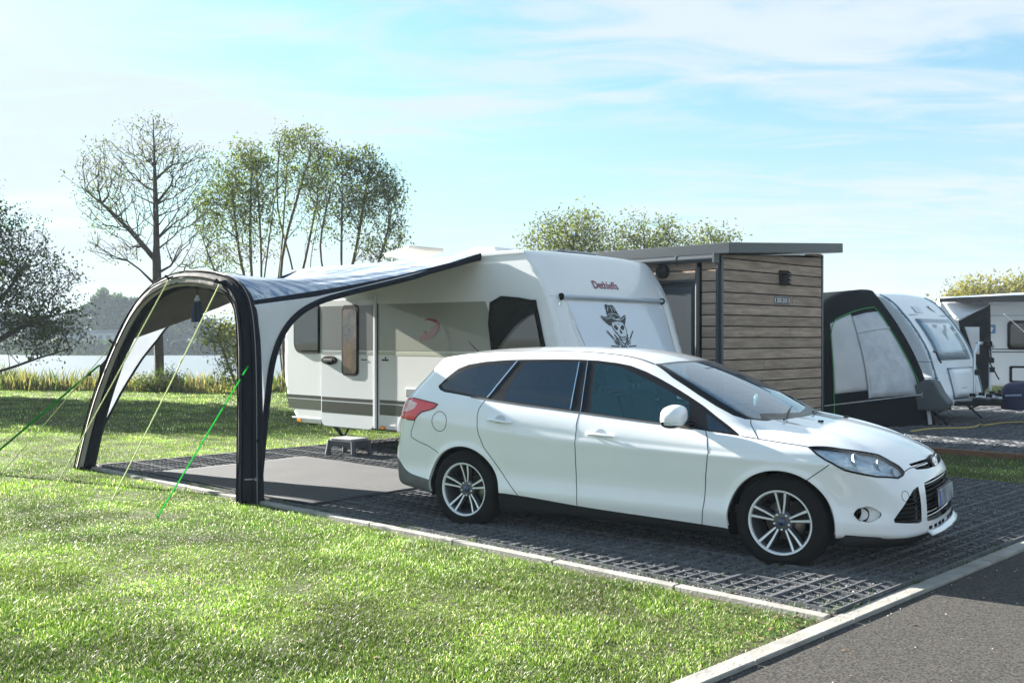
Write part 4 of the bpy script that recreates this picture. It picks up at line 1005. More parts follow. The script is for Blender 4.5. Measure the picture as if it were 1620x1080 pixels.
# graphic bands; the door carries its own
slab('band', [(1.83, 1.395), (3.6, 1.395), (4.05, 1.395), (3.80, 2.0), (1.83, 2.005)], grey_band, .0, .0025)
slab('band', [(1.83, 1.335), (3.95, 1.335), (3.93, 1.378), (1.83, 1.378)], pale_band, .0, .0025)
slab('band', [(-.13, .70), (.66, .70), (.66, .745), (-.15, .745)], dark_band, 0, .0025)
slab('band', [(-.08, .545), (.66, .545), (.66, .685), (-.12, .685)], mat('band_green', (.065, .08, .06), rough=.28, coat=.5), 0, .0025)
slab('band', [(1.90, .70), (2.46, .70), (2.5, .745), (1.90, .745)], dark_band, 0, .0025)
slab('band', [(1.90, .545), (2.36, .545), (2.43, .685), (1.90, .685)], dark_band, 0, .0025)
# door
dp = rrect(.69, .335, 1.80, 2.085, .10, rs=(.10, .10, .02, .02))
door = slab('door', dp, mat('door_white', (.64, .67, .70), rough=.3, coat=.4), 0, .022, bev=.006)
slab('door_band', rrect(.70, 1.395, 1.79, 2.0, .004), mat('door_grey', (.105, .11, .11), rough=.3, coat=.5), .022, .002, door)
slab('door_band', rrect(.70, 1.335, 1.79, 1.378, .002), mat('door_grey2', (.30, .31, .31), rough=.3), .022, .002, door)
slab('door_band', rrect(.71, .698, 1.78, .742, .002), dark_band, .022, .002, door); slab('door_band', rrect(.71, .525, 1.78, .682, .002), dark_band, .022, .002, door)
fr = slab('door_window', rrect(1.155, 1.045, 1.50, 2.01, .07), rub, .022, .016, door, bev=.004)
slab('pane', rrect(1.185, 1.08, 1.47, 1.95, .05), mat('door_pane', (.02, .02, .02), rough=.06, coat=1, col2=(.16, .10, .06), vscale=5, stretch=(1, 1, .8)), .038, .003, door)  # brown patches in the pane colour imitate reflections
slab('door_handle', ellipse(.885, 1.253, .165, .065, 20), rub, .022, .03, door, bev=.01)
MB().box((.90, -1.215, 1.25), (.2, .02, .04)).build('handle_grip', black_plastic, door, bev=.006)
slab('latch', rrect(1.56, 1.26, 1.66, 1.275, .005), rub, .022, .008, door)
slab('hinge_rail', rrect(1.812, .36, 1.852, 2.13, .006), van_trim, 0, .035, bev=.006)
slab('door_gap', rrect(1.855, .36, 1.868, 2.02, .003), rub, 0, .006)
slab('door_gap', rrect(.672, .345, .688, 2.09, .003), rub, 0, .006)
slab('latch', rrect(1.95, 1.26, 2.07, 1.28, .005), rub, 0, .01)
slab('lock', ellipse(2.02, 1.30, .012, .012, 10), rub, 0, .01)
# windows
def vanwin(poly, inner, parent=CV1):
    w = MB().prism(poly, SF(0, 0, 0), .028).build('window', rub, parent, bev=.006)
    MB().prism(inner, SF(0, 0, .0281), .004).build('pane', van_glass, w)
vanwin(rrect(.06, 1.34, .64, 2.02, .10, rs=(.16, .03, .03, .10)), rrect(.10, 1.385, .625, 1.97, .08, rs=(.13, .02, .02, .08)))
wp = catmull([(3.89, 1.985), (3.97, 1.12), (4.05, 1.05), (4.78, 1.05), (4.86, 1.12), (4.73, 1.45), (4.60, 1.93), (4.52, 2.0)], True, 3)
cc = (4.32, 1.5); wi = [(cc[0]+(x-cc[0])*.88, cc[1]+(y-cc[1])*.91) for x, y in wp]
vanwin(wp, wi)
# swoosh emblem on the band
def arc(cx, cy, rx, ry, a0, a1, n=14): return [(cx+rx*math.cos(R(a0+(a1-a0)*k/n)), cy+ry*math.sin(R(a0+(a1-a0)*k/n))) for k in range(n+1)]
outer = [(2.73, 1.785), (2.84, 1.81), (2.95, 1.795), (3.02, 1.745), (3.025, 1.69), (2.99, 1.64), (2.91, 1.575), (2.80, 1.53), (2.67, 1.52), (2.68, 1.60), (2.75, 1.61), (2.84, 1.645), (2.91, 1.69), (2.94, 1.735), (2.91, 1.765), (2.84, 1.78)]
hook = [(2.69, 1.548), (2.745, 1.555), (2.76, 1.60), (2.79, 1.665), (2.755, 1.65), (2.71, 1.60)]
slab('emblem', outer, mat('emblem_red', (.22, .012, .015), rough=.2, coat=1), .0026, .006); slab('emblem', hook, MATS['emblem_red'], .0026, .0062)
# skirt, trim rails, awning rail, lights, wheel and arch
slab('awning_rail', [(-.1, 2.515), (4.42, 2.545), (4.42, 2.575), (-.1, 2.545)], van_trim, 0, .018)
slab('skirt_rail', rrect(.0, .405, .66, .43, .01), van_trim, 0, .012, bev=.003); slab('skirt_rail', rrect(1.88, .405, 2.22, .43, .01), van_trim, 0, .012, bev=.003)
for x in (.177, 1.966): slab('side_marker', ellipse(x, .378, .055, .022, 16), orange_lens, 0, .018, bev=.005)
wx = 2.78
am = [(wx+r*math.cos(t), .34+r*.86*math.sin(t)) for r, tt in ((.50, np.linspace(0, math.pi, 25)), (.42, np.linspace(math.pi, 0, 25))) for t in tt]
slab('wheel_arch', am, mat('arch_grey', (.42, .45, .50), rough=.4, coat=.3), 0, .04, bev=.008)
slab('wheel_recess', [(wx+.42*math.cos(t), .34+.36*math.sin(t)) for t in np.linspace(0, math.pi, 25)], deep_black, .001, .004)
Mw = frame((wx, -1.08, .33), (1, 0, 0), (0, 0, 1))
w1 = MB().lathe([(.18, -.10), (.20, -.095), (.31, -.08), (.33, -.05), (.33, .04), (.31, .07), (.20, .08), (.18, .07)], 36, Mw).build('wheel', rubber, CV1)
MB().lathe([(0, .04), (.08, .045), (.17, .05), (.185, .065), (.19, .07)], 30, Mw).build('wheel_rim', alu, w1)
Mw2 = frame((wx, 1.3, .33), (-1, 0, 0), (0, 0, 1)); MB().lathe([(0, .03), (.18, .05), (.20, .08), (.31, .07), (.33, .04), (.33, -.05), (.31, -.08), (.0, -.09)], 30, Mw2).build('wheel', rubber, CV1)
# chassis and corner steadies
for y in (-.75, 1.0): MB().box((2.6, y, .33), (5.0, .05, .09)).build('chassis_rail', black_plastic, CV1)
MB().box((2.78, .13, .33), (.08, 2.2, .08)).build('axle', black_plastic, CV1)
for y in (-.85, 1.1):
    j = MB().tube([(.55, y, .34), (.92, y, .04)], .022, 6, flat=(1.6, .8)).tube([(.95, y, .34), (.80, y, .16)], .014, 6).box((.93, y, .02), (.14, .10, .03)).build('corner_steady', black_plastic, CV1)
    MB().tube([(4.75, y, .34), (4.45, y, .04)], .022, 6, flat=(1.6, .8)).box((4.44, y, .02), (.14, .10, .03)).build('corner_steady', black_plastic, CV1)
MB().box((.25, -1.0, .335), (.2, .1, .04)).build('drain_pipe', black_plastic, CV1)
# drawbar
MB().tube([(5.1, -.4, .40), (6.3, .13, .42)], .04, 6).tube([(5.1, .66, .40), (6.3, .13, .42)], .04, 6).tube([(6.2, .13, .43), (6.5, .13, .46)], .045, 8).build('drawbar', black_plastic, CV1)
jw = MB().tube([(6.1, .22, .30), (6.1, .22, .75)], .025, 8).lathe([(0, -.03), (.1, -.03), (.1, .03), (0, .03)], 20, frame((6.1, .22, .10), (1, 0, 0), (0, 0, 1))).build('jockey_wheel', black_plastic, CV1)
# front panel: lid outline, handle bar, columns, lettering and skull sticker
def fpt(y, z, off=0.):
    xs = np.linspace(3.8, 5.6, 500); v = cv_f(xs, np.full(500, float(y)), np.full(500, float(z))); k = np.where(v < 0)[0]; return np.array([xs[k[-1]]+off, y, z])
def front_line(pts, wd=.006, name='panel_gap', m=None, r=None):
    D = []
    for i in range(len(pts)-1):
        for j in range(8): t = j/8; D.append(fpt(pts[i][0]*(1-t)+pts[i+1][0]*t, pts[i][1]*(1-t)+pts[i+1][1]*t, .001))
    D.append(fpt(*pts[-1], .001)); return MB().tube(D, r or wd/2, 4).build(name, m or MATS['gap_grey'], CV1)
mat('gap_grey', (.16, .18, .20), rough=.8)
front_line([(-1.12, 2.04), (1.38, 2.04)]); front_line([(1.10, 2.02), (1.16, 1.3), (1.18, .6)]); front_line([(-.95, 2.0), (-.72, 1.3), (-.70, .6)], r=.0022); front_line([(-.70, .6), (1.18, .6)])
bar = MB().tube([fpt(y, 2.035, .028) for y in np.linspace(-.97, 1.07, 14)], .034, 10, flat=(1, .8)).build('handle_bar', mat('bar_grey', (.40, .46, .54), rough=.2, coat=.6), CV1)
for y in (-.985, 1.085): MB().tube([fpt(y-.012, 2.035, .028), fpt(y+.012, 2.035, .028)], .042, 10).build('bar_cap', rub, CV1)
# the large locker lid behind the handle bar
MB().grid(lambda u, v: Vector(fpt(-.90+.32*(1-v)*(1-.0*u)+(1.98-.32*(1-v)+.06*(1-v))*u, .62+1.36*v, .006)), 16, 16).build('locker_lid', mat('lid_sky_tint', (.66, .73, .82), rough=.22, coat=.6), CV1)  # white lid; the sky's blue cast is painted into its colour
def colm(y0, y1, z0, z1):
    def f(u, v):
        z = z0+(z1-z0)*v; sh_ = .03*math.sin(math.pi*min(1, max(0, u)))*min(1, (1-v)*6); p = fpt(y0(z)+(y1(z)-y0(z))*u, z, .004+sh_); return p
    return MB().grid(f, 8, 24)
colm(lambda z: 1.13+.05*(2.3-z)/1.5, lambda z: 1.33+.04*(2.3-z), .45, 2.30).build('corner_column', van_white, CV1)
colm(lambda z: -1.08, lambda z: -.93+.22*(2.0-z)/1.4, .45, 2.0).build('corner_column', van_white, CV1)
for yy_ in (-1.03, 1.36):
    p = fpt(yy_ if yy_ < 0 else 1.28, 1.95, .012); MB().prism(rrect(-.02, -.025, .02, .025, .008), frame(p, (0, 1, 0), (-.3, 0, 1)), .02).build('front_marker', clear_lens, CV1)
pa, pb_ = fpt(-.1, 2.26), fpt(-.1, 2.14); up = Vector(pa-pb_).normalized()
TM = frame(fpt(-.09, 2.195, .005), (0, 1, .0), up)
text('lettering', 'Dethleffs', .150, TM, mat('lettering_red', (.20, .012, .05), rough=.4), CV1, bold=.0032, ext=.0006, sx=.94)
ink = mat('sticker_ink', (.015, .022, .03), rough=.5)
skull_w = mat('sticker_light', (.60, .68, .74), rough=.4, coat=.3)
p1, p2_ = fpt(-.08, 1.95), fpt(-.08, 1.45); upS = Vector(p1-p2_).normalized()
SM = frame(fpt(-.08, 1.665, .011), (0, 1, 0), upS)
# sticker drawn in photo-like units: (x, y) in a 1080-unit close-up, centre (350, 710)
k_ = .00135
def sp(x, y): return ((x-350)*k_*1.12, -(y-710)*k_*.80)
def spoly(name, pts, m, d, smooth=3):
    q = [sp(*p) for p in pts]; q = [tuple(x) for x in catmull(q, True, smooth)] if smooth > 1 else q
    return MB().prism(q, SM, d)
SK = MB()
def sadd(pts, d=.0015, smooth=3):
    q = [sp(*p) for p in pts]; q = [tuple(x) for x in catmull(q, True, smooth)] if smooth > 1 else q
    SK.prism(q, SM, d)
def sline(pts, w=7, d=.0015, smooth=4, taper=False):
    q = [np.array(p, float) for p in (catmull(pts, False, smooth) if smooth > 1 else pts)]; L, Rr = [], []
    for i in range(len(q)):
        t = q[min(i+1, len(q)-1)]-q[max(i-1, 0)]; n = np.array([-t[1], t[0]])/(np.linalg.norm(t)+1e-9); ww = w/2*(1 if not taper else (1-.7*i/len(q)))
        L.append(q[i]+n*ww); Rr.append(q[i]-n*ww)
    for i in range(len(q)-1): SK.prism([sp(*L[i]), sp(*L[i+1]), sp(*Rr[i+1]), sp(*Rr[i])], SM, d)
# hat crown and brim
sadd([(228, 430), (245, 422), (270, 432), (300, 428), (330, 432), (352, 470), (378, 530), (398, 572), (330, 590), (270, 586), (226, 570), (228, 500)], smooth=2)
sadd([(142, 552), (175, 562), (222, 570), (280, 592), (345, 604), (400, 578), (440, 552), (472, 540), (470, 580), (448, 630), (425, 668), (412, 625), (360, 612), (300, 618), (255, 632), (250, 668), (222, 662), (185, 625), (155, 585)], smooth=2)
skullface = [(252, 640), (262, 690), (275, 725), (300, 760), (322, 790), (330, 830), (350, 862), (378, 872), (405, 858), (420, 820), (426, 780), (436, 745), (440, 710), (425, 670), (412, 630), (360, 618), (300, 622)]
MB().prism([tuple(x) for x in catmull([sp(*p) for p in skullface], True, 2)], SM @ Matrix.Translation((0, 0, -.0006)), .0015).build('skull_face', skull_w, CV1)
sline(skullface+[skullface[0]], 7, .002)
sadd([(276, 668), (300, 664), (330, 690), (322, 712), (300, 722), (284, 704)], .0022, 2); sadd([(360, 692), (385, 664), (410, 662), (414, 690), (400, 718), (378, 716)], .0022, 2)
sadd([(345, 715), (355, 712), (375, 752), (358, 762), (342, 750)], .0022, 2)
sline([(325, 788), (350, 800), (380, 800), (412, 790)], 8, .002); sline([(332, 825), (360, 838), (395, 834), (415, 818)], 6, .002)
for x in (340, 355, 370, 385, 400): sline([(x, 795), (x+1, 835)], 4, .002, 1)
sline([(290, 640), (320, 668)], 6, .002); sline([(330, 636), (345, 660)], 5, .002); sline([(362, 632), (352, 660)], 5, .002); sline([(385, 650), (402, 636)], 5, .002)
sline([(285, 735), (310, 760)], 5, .002); sline([(315, 800), (335, 850), (375, 885), (420, 860), (440, 790)], 5, .002)
# bony hands with two raised fingers, crossed wrists
for s_ in (1, -1):
    X = (lambda x: x) if s_ == 1 else (lambda x: 700-x)
    sline([(X(172), 728), (X(240), 820)], 13, .002, 1); sline([(X(258), 768), (X(300), 832)], 11, .002, 1)
    sline([(X(178), 900), (X(285), 910)], 13, .002, 1)
    for (x0, y0, x1, y1) in ((238, 830, 295, 862), (240, 850, 300, 880), (245, 872, 305, 895), (262, 815, 305, 850)): sline([(X(x0), y0), (X(x1), y1)], 8, .002, 1)
    sline([(X(300), 850), (X(330), 900), (X(300), 930), (X(350), 925)], 8, .002); sline([(X(310), 905), (X(380), 960), (X(450), 985)], 7, .002); sline([(X(330), 890), (X(400), 950), (X(470), 975)], 7, .002)
    for q in range(4): sline([(X(345+q*25), 915+q*17), (X(335+q*25), 935+q*17)], 4, .002, 1)
tag(SK.build('skull_sticker', ink, CV1), kind='stuff')
hl_ = MB()
def hline(pts, w=6):
    q = [np.array(p, float) for p in catmull(pts, False, 3)]
    for i in range(len(q)-1):
        t = q[i+1]-q[i]; n = np.array([-t[1], t[0]])/(np.linalg.norm(t)+1e-9)*w/2
        hl_.prism([sp(*(q[i]+n)), sp(*(q[i+1]+n)), sp(*(q[i+1]-n)), sp(*(q[i]-n))], SM @ Matrix.Translation((0, 0, .0016)), .001)
for L_ in ([(262, 445), (250, 480), (240, 500)], [(290, 445), (300, 480), (304, 508)], [(318, 450), (335, 480), (348, 500)], [(228, 545), (280, 528), (340, 535), (385, 560)], [(150, 560), (210, 590), (280, 575), (330, 600), (400, 600), (460, 560)], [(240, 568), (270, 552), (300, 550)], [(300, 565), (320, 580)]): hline(L_)
tag(hl_.build('sticker_highlight', skull_w, CV1), kind='stuff')
# roof: skylight, vents
MB().prism(rrect(3.55, -.25, 4.25, .55, .08), Matrix.Translation((0, 0, 2.60)), .055).build('skylight', mat('skylight_dark', (.06, .07, .08), rough=.2, coat=1), CV1, bev=.03, seg=3)
MB().prism([(1.9, 2.57), (2.1, 2.68), (2.6, 2.80), (2.95, 2.78), (3.05, 2.60), (3.05, 2.57)], frame((0, .75, 0), (1, 0, 0), (0, 0, 1)), .8).build('roof_unit', van_white, CV1, bev=.03, seg=3)
MB().prism(rrect(.9, -.2, 1.5, .5, .06), Matrix.Translation((0, 0, 2.60)) @ Matrix.Rotation(R(-9), 4, 'Y'), .05).build('roof_vent', mat('vent_cream', (.55, .52, .46), rough=.5), CV1, bev=.02)
slab('service_flap', rrect(2.44, .80, 2.72, .93, .03), mat('flap_grey', (.25, .27, .30), rough=.4, coat=.3), 0, .05, bev=.02)

# ------------------------------------------------------------------ step stool
ST = thing('step_stool', (-2.10, 12.62, .046), R(-34), 'low grey plastic step stool below the caravan door', 'step stool')
ST.location = (-2.13, 12.80, .04)
st_m = mat('stool_plastic', (.065, .075, .09), rough=.45, var=.15, vscale=20, bump=.2, bscale=120)
MB().prism(rrect(-.21, -.15, .21, .15, .04), Matrix.Translation((0, 0, .185)), .035).build('seat', mat('stool_top', (.30, .31, .33), rough=.55, var=.3, vscale=40), ST, bev=.01)
apn = [(-.22, .19), (-.245, .0), (-.20, .0), (-.175, .085), (-.13, .115), (.13, .115), (.175, .085), (.20, 0), (.245, 0), (.22, .19)]
for s in (1, -1):
    MB().prism([(x, z) for x, z in apn], frame((0, s*.150+(0 if s < 0 else .0), 0), (1, 0, 0), (0, 0, 1)), .012 if s < 0 else -.012).build('side_panel', st_m, ST, bev=.003)
    q = [(y*.66, z) for y, z in apn]
    MB().prism(q, frame((s*.205, 0, 0), (0, 1, 0), (0, 0, 1)), .012*s).build('end_panel', st_m, ST, bev=.003)
for sx in (1, -1):
    for sy in (1, -1): MB().tube([(sx*.205, sy*.145, .19), (sx*.232, sy*.160, 0)], [.028, .034], 8).build('leg', st_m, ST)
# ------------------------------------------------------------------ inflatable awning
AW = thing('awning', W(-.1, 7.5), 0, 'grey inflatable sun awning stretched from two curved legs to the caravan roof', 'awning')
navy = mat('awning_navy', (.006, .010, .020), rough=.75, spec=.2, var=.25, vscale=5, bump=.25, bscale=22)
beige = mat('awning_grey', (.42, .39, .35), rough=.75, var=.22, vscale=4, bump=.35, bscale=16, translucent=.12)
wing_m = mat('awning_light', (.78, .81, .85), rough=.7, var=.08, vscale=3, bump=.12, bscale=14, translucent=.35)
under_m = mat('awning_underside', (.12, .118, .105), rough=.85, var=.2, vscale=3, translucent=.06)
arch_bz = [(5.75, .0), (5.75, .5), (5.75, 1.1), (5.77, 1.55), (5.84, 1.86), (6.02, 2.03), (6.33, 2.11), (6.7, 2.15), (7.05, 2.15), (7.42, 2.09), (7.72, 1.98), (7.98, 1.82), (8.25, 1.58), (8.56, 1.24), (8.86, .84), (9.11, .42), (9.32, .0)]
AC = catmull(arch_bz, False, 5)
def arch_ring(i, n=16):
    p = AC[i]; t = AC[min(i+1, len(AC)-1)]-AC[max(i-1, 0)]; t = t/np.linalg.norm(t); nb, nz = (-t[1], t[0])     # outward in (b, z)
    s = i/(len(AC)-1); r = .128-.040*math.sin(math.pi*s)-.018*sstep(.5, .8, s); out = []
    for k in range(n):
        th = 2*math.pi*k/n; rr = r*(1+.035*mnoise.noise(Vector((s*26, math.cos(th)*1.6, math.sin(th)*1.6)))+.02*math.sin(s*150+th*2)*(1 if .25 < s < .75 else .3))
        bb = p[0]+nb*rr*math.cos(th); zz = max(.0, p[1]+nz*rr*math.cos(th)); a = -.1-rr*math.sin(th)*.95
        out.append(W(a, bb, zz)-AW.location)
    return out
n_ = 16; rings = [arch_ring(i) for i in range(len(AC))]
for nm, ks, m_, cond in (('beam', range(n_), None, None),):
    mb = MB(); V = [p for r_ in rings for p in r_]; F0 = []; F1 = []
    for i in range(len(rings)-1):
        for k in range(n_):
            k2 = (k+1) % n_; f = (i*n_+k, (i+1)*n_+k, (i+1)*n_+k2, i*n_+k2); th = 2*math.pi*(k+.5)/n_; s = i/(len(rings)-1)
            lim = .25 if s < .36 else .50
            dark = (math.cos(th) > lim-.5*(s < .36)) or (math.sin(th) < -.8) or (s >= .36 and math.cos(th) < -.60)
            (F1 if dark else F0).append(f)
    me = MB().add(V, F0, 0, True).mesh('beam')
    mb = MB(); mb.v = V; mb.f = F0+F1; mb.mi = [0]*len(F0)+[1]*len(F1); mb.sm = [True]*len(mb.f); mb.build('beam', [beige, navy], AW)
# dark seams running along the beam
def beam_line(th, name, m, r=.006, off=1.02, i0=0, i1=None):
    pts = []
    for i in range(i0, i1 or len(AC)):
        p = AC[i]; t = AC[min(i+1, len(AC)-1)]-AC[max(i-1, 0)]; t = t/np.linalg.norm(t); nb, nz = -t[1], t[0]; s = i/(len(AC)-1); r_ = (.132-.035*math.sin(math.pi*s))*off
        pts.append(W(-.1-r_*math.sin(th)*.95, p[0]+nb*r_*math.cos(th), max(.0, p[1]+nz*r_*math.cos(th)))-AW.location)
    return MB().tube(pts, r, 5).build(name, m, AW)
for th in (.45, 1.25, 1.9, 2.5): beam_line(th, 'seam', deep_black, r=.008)
beam_line(.1, 'seam', mat('piping_grey', (.25, .25, .26), rough=.5), r=.004)
# black foot of the far leg and the ground tabs
for (b_, i_) in ((5.75, 0), (9.32, 1)):
    MB().box(W(-.1, b_, .02)-AW.location, (.20, .20, .04), rz=.8).build('foot_pad', deep_black, AW, bev=.01)
# roof
def arch_at(u):     # u 0..1 from the near shoulder to the far shoulder
    i0, i1 = 20, 62; f = i0+(i1-i0)*u; i = int(min(f, len(AC)-2)); t = f-i; p = AC[i]*(1-t)+AC[i+1]*t
    tt = AC[min(i+1, len(AC)-1)]-AC[i]; tt = tt/np.linalg.norm(tt); return W(-.07, p[0]-tt[1]*.06, p[1]+tt[0]*.09)
def roof_pt(u, v, dz=0.):
    A_ = arch_at(u); B_ = cw(3.74-3.54*u, -1.17, 2.545)
    p = A_.lerp(B_, v); sag = -.13*math.sin(math.pi*min(1, v*1.02))*(.35+.9*math.sin(math.pi*min(max(u, 0), 1)))
    wr = (.016*math.sin(u*44+3*mnoise.noise(Vector((u*3, v*1.5, 0)))*2)+.020*mnoise.noise(Vector((u*9, v*1.4, 3.3)))+.012*mnoise.noise(Vector((u*22, v*2.4, 1.3))))*math.sin(math.pi*v)**.5*(.3+.7*v)*min(1, u*8+.15)
    return p+Vector((0, 0, sag+wr+dz))-AW.location
roof_m = bpy.data.materials.new('awning_roof'); roof_m.use_nodes = True; nt = roof_m.node_tree; b_ = nt.nodes['Principled BSDF']
tcn = nt.nodes.new('ShaderNodeTexCoord'); mpn = nt.nodes.new('ShaderNodeMapping'); mpn.inputs['Rotation'].default_value = (0, 0, -R(46)); mpn.inputs['Scale'].default_value = (1.1, 9, 3)
nn1 = nt.nodes.new('ShaderNodeTexNoise'); nn1.inputs['Scale'].default_value = 1.6; nn1.inputs['Detail'].default_value = 8; nn1.inputs['Roughness'].default_value = .72
nt.links.new(tcn.outputs['Object'], mpn.inputs[0]); nt.links.new(mpn.outputs[0], nn1.inputs['Vector'])
crm = nt.nodes.new('ShaderNodeMapRange'); crm.inputs[1].default_value = .44; crm.inputs[2].default_value = .56; nt.links.new(nn1.outputs[0], crm.inputs[0])
mxx = nt.nodes.new('ShaderNodeMix'); mxx.data_type = 'RGBA'; mxx.inputs[6].default_value = (.085, .16, .30, 1); mxx.inputs[7].default_value = (.55, .58, .62, 1); nt.links.new(crm.outputs[0], mxx.inputs[0]); nt.links.new(mxx.outputs[2], b_.inputs['Base Color'])  # pale streaks: dew, its glitter painted into the blue-grey fabric colour
b_.inputs['Roughness'].default_value = .42; b_.inputs['Coat Weight'].default_value = .3; b_.inputs['Coat Roughness'].default_value = .3
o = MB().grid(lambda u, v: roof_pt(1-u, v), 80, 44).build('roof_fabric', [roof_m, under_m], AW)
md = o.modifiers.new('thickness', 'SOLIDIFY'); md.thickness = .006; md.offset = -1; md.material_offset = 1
# dark hem along the near roof edge
MB().grid(lambda u, v: roof_pt(0, v)+Vector((.004, -.006, .012-.095*u+.03*u*v)), 2, 40).build('hem', navy, AW, solid=.012)
# side wings
def wing(name, A_, B_, upper, inner, u_end):
    """fabric between the leg, the roof edge and a concave hem; upper(t), inner(t) give heights along A->B"""
    ts = np.linspace(0, 1, 60)**1.5*u_end
    def P_(t, z): return Vector((A_[0]+(B_[0]-A_[0])*t, A_[1]+(B_[1]-A_[1])*t, z))-AW.location
    f = lambda u, v: (lambda t: P_(t, inner(t)+(upper(t)-inner(t))*v))(float(np.interp(u, np.linspace(0, 1, 60), ts)))
    MB().grid(f, 60, 10).build(name, wing_m, AW, solid=.004)
    nrm = Vector((B_[1]-A_[1], -(B_[0]-A_[0]), 0)).normalized()
    pts = [P_(t, inner(t)) for t in ts]
    # hem as a flat band in the wing plane
    m = MB(); Vv = []; 
    for i, p in enumerate(pts):
        tt = (pts[min(i+1, len(pts)-1)]-pts[max(i-1, 0)]).normalized(); sd_ = nrm.cross(tt).normalized(); w_ = .075*(1-.35*i/len(pts))
        Vv += [p+nrm*.006, p+nrm*.006+sd_*w_*(1 if sd_.z < 0 or tt.z > .9 else -1)]
    side0 = (Vv[1]-Vv[0])
    m.add(Vv, [(2*i, 2*i+1, 2*i+3, 2*i+2) for i in range(len(pts)-1)], 0, True); m.build('hem', navy, AW, solid=.010)
Aw, Bw = W(-.1, 5.75), cw(3.74, -1.17)
upf = lambda t: float(np.interp(t, [-.01, .037, .24, .393, .558, .80, .981, 1.], [1.88, 1.90, 1.99, 2.095, 2.215, 2.396, 2.53, 2.54]))
inf = lambda t: float(np.interp(t, [.035, .045, .053, .064, .08, .109, .168, .265, .393, .616, .80, .981, 1.], [.0, .30, .558, .921, 1.285, 1.53, 1.748, 1.913, 2.023, 2.186, 2.357, 2.516, 2.535]))
def wing2():
    # parametrise by arc length along the inner hem
    T_ = [.033, .040, .048, .056, .066, .08, .095, .115, .14, .17, .21, .265, .33, .393, .47, .56, .66, .76, .88, 1.0]
    Z_ = [0, .22, .45, .68, .95, 1.25, 1.42, 1.56, 1.67, 1.76, 1.84, 1.913, 1.97, 2.02, 2.075, 2.14, 2.215, 2.31, 2.42, 2.53]
    C_ = np.array(catmull(list(zip(T_, Z_)), False, 4)); return C_
def build_wing(A_, B_, C_, up_of, flip=1, leg_t=0.02):
    def P_(t, z): return Vector((A_[0]+(B_[0]-A_[0])*t, A_[1]+(B_[1]-A_[1])*t, z))-AW.location
    V = []; n = len(C_); K = 8
    for i, (t, z) in enumerate(C_):
        # outer point: on the leg while below the shoulder, else on the roof edge
        s = i/(n-1); ot, oz = up_of(s, t, z)
        for k in range(K+1):
            q = k/K; V.append(P_(t+(ot-t)*q, z+(oz-z)*q)+Vector((0, 0, .0)))
    F = [(i*(K+1)+k, i*(K+1)+k+1, (i+1)*(K+1)+k+1, (i+1)*(K+1)+k) for i in range(n-1) for k in range(K)]
    MB().add(V, F, 0, True).build('side_wing', wing_m, AW, solid=.004)
    nrm = Vector((B_[1]-A_[1], -(B_[0]-A_[0]), 0)).normalized()*flip
    pts = [P_(t, z) for t, z in C_]; Vv = []
    for i, p in enumerate(pts):
        tt = (pts[min(i+1, n-1)]-pts[max(i-1, 0)]).normalized(); sd_ = nrm.cross(tt).normalized()*flip; w_ = .070-.02*i/n
        Vv += [p+nrm*.008, p+nrm*.008+sd_*w_]
    MB().add(Vv, [(2*i, 2*i+1, 2*i+3, 2*i+2) for i in range(n-1)], 0, True).build('hem', navy, AW, solid=.010)
C_ = wing2()
def upn(s, t, z):
    if z < 1.55: return (-.0, z*1.02+.0)
    q = min(1, (z-1.55)/.35); tt = t*q; return (tt if tt > .0 else 0, max(z, upf(t*q)-.01))
build_wing(Aw, Bw, C_, upn, 1)
# far wing, seen from inside
Af, Bf = W(-.1, 9.32), cw(.2, -1.17)
Cf = np.array(catmull([(.03, .0), (.037, .378), (.087, .789), (.131, 1.108), (.199, 1.502), (.266, 1.772), (.33, 1.90), (.45, 2.02), (.62, 2.17), (.8, 2.33), (1.0, 2.52)], False, 6))
legf = lambda z: np.interp(z, [0, .45, .9, 1.32, 1.66, 1.9], [0, .15, .34, .58, .90, 1.22])
def upfar(s, t, z): return (t*min(1, max(0, (z-1.6)/.4)), max(z, np.interp(t, [0, .3, 1], [z+.02, 2.02, 2.54])) if z > 1.6 else z*1.0+.01)
# the far leg leans inwards, so the wing follows its foot line
def build_far():
    V = []; K = 6; n = len(Cf)
    for i, (t, z) in enumerate(Cf):
        inner = Vector((Af[0]+(Bf[0]-Af[0])*t, Af[1]+(Bf[1]-Af[1])*t, z)); q_ = min(1, max(0, (z-1.55)/.5)); zz = min(z, 1.95)
        leg = W(-.06, 9.32-float(legf(zz)), zz); rf = roof_pt(1, t)+AW.location+Vector((0, 0, -.01)); outer = leg.lerp(rf, q_*q_*(3-2*q_))
        lean = (leg-W(-.06, 9.32, zz))*(1-t)*.85; inner = inner+lean*(1-q_*.3)
        for k in range(K+1): V.append(inner.lerp(outer, k/K)-AW.location)
    F = [(i*(K+1)+k, i*(K+1)+k+1, (i+1)*(K+1)+k+1, (i+1)*(K+1)+k) for i in range(n-1) for k in range(K)]
    MB().add(V, F, 0, True).build('side_wing', wing_m, AW, solid=.004)
    MB().tube([V[i*(K+1)]-(V[i*(K+1)+1]-V[i*(K+1)])*.0 for i in range(n)], .028, 6, flat=(1, .5)).build('hem', navy, AW)
build_far()
# tabs, loops, badge
def bz(i): return AC[i]
tab1 = W(-.1, 5.66, 1.20)-AW.location
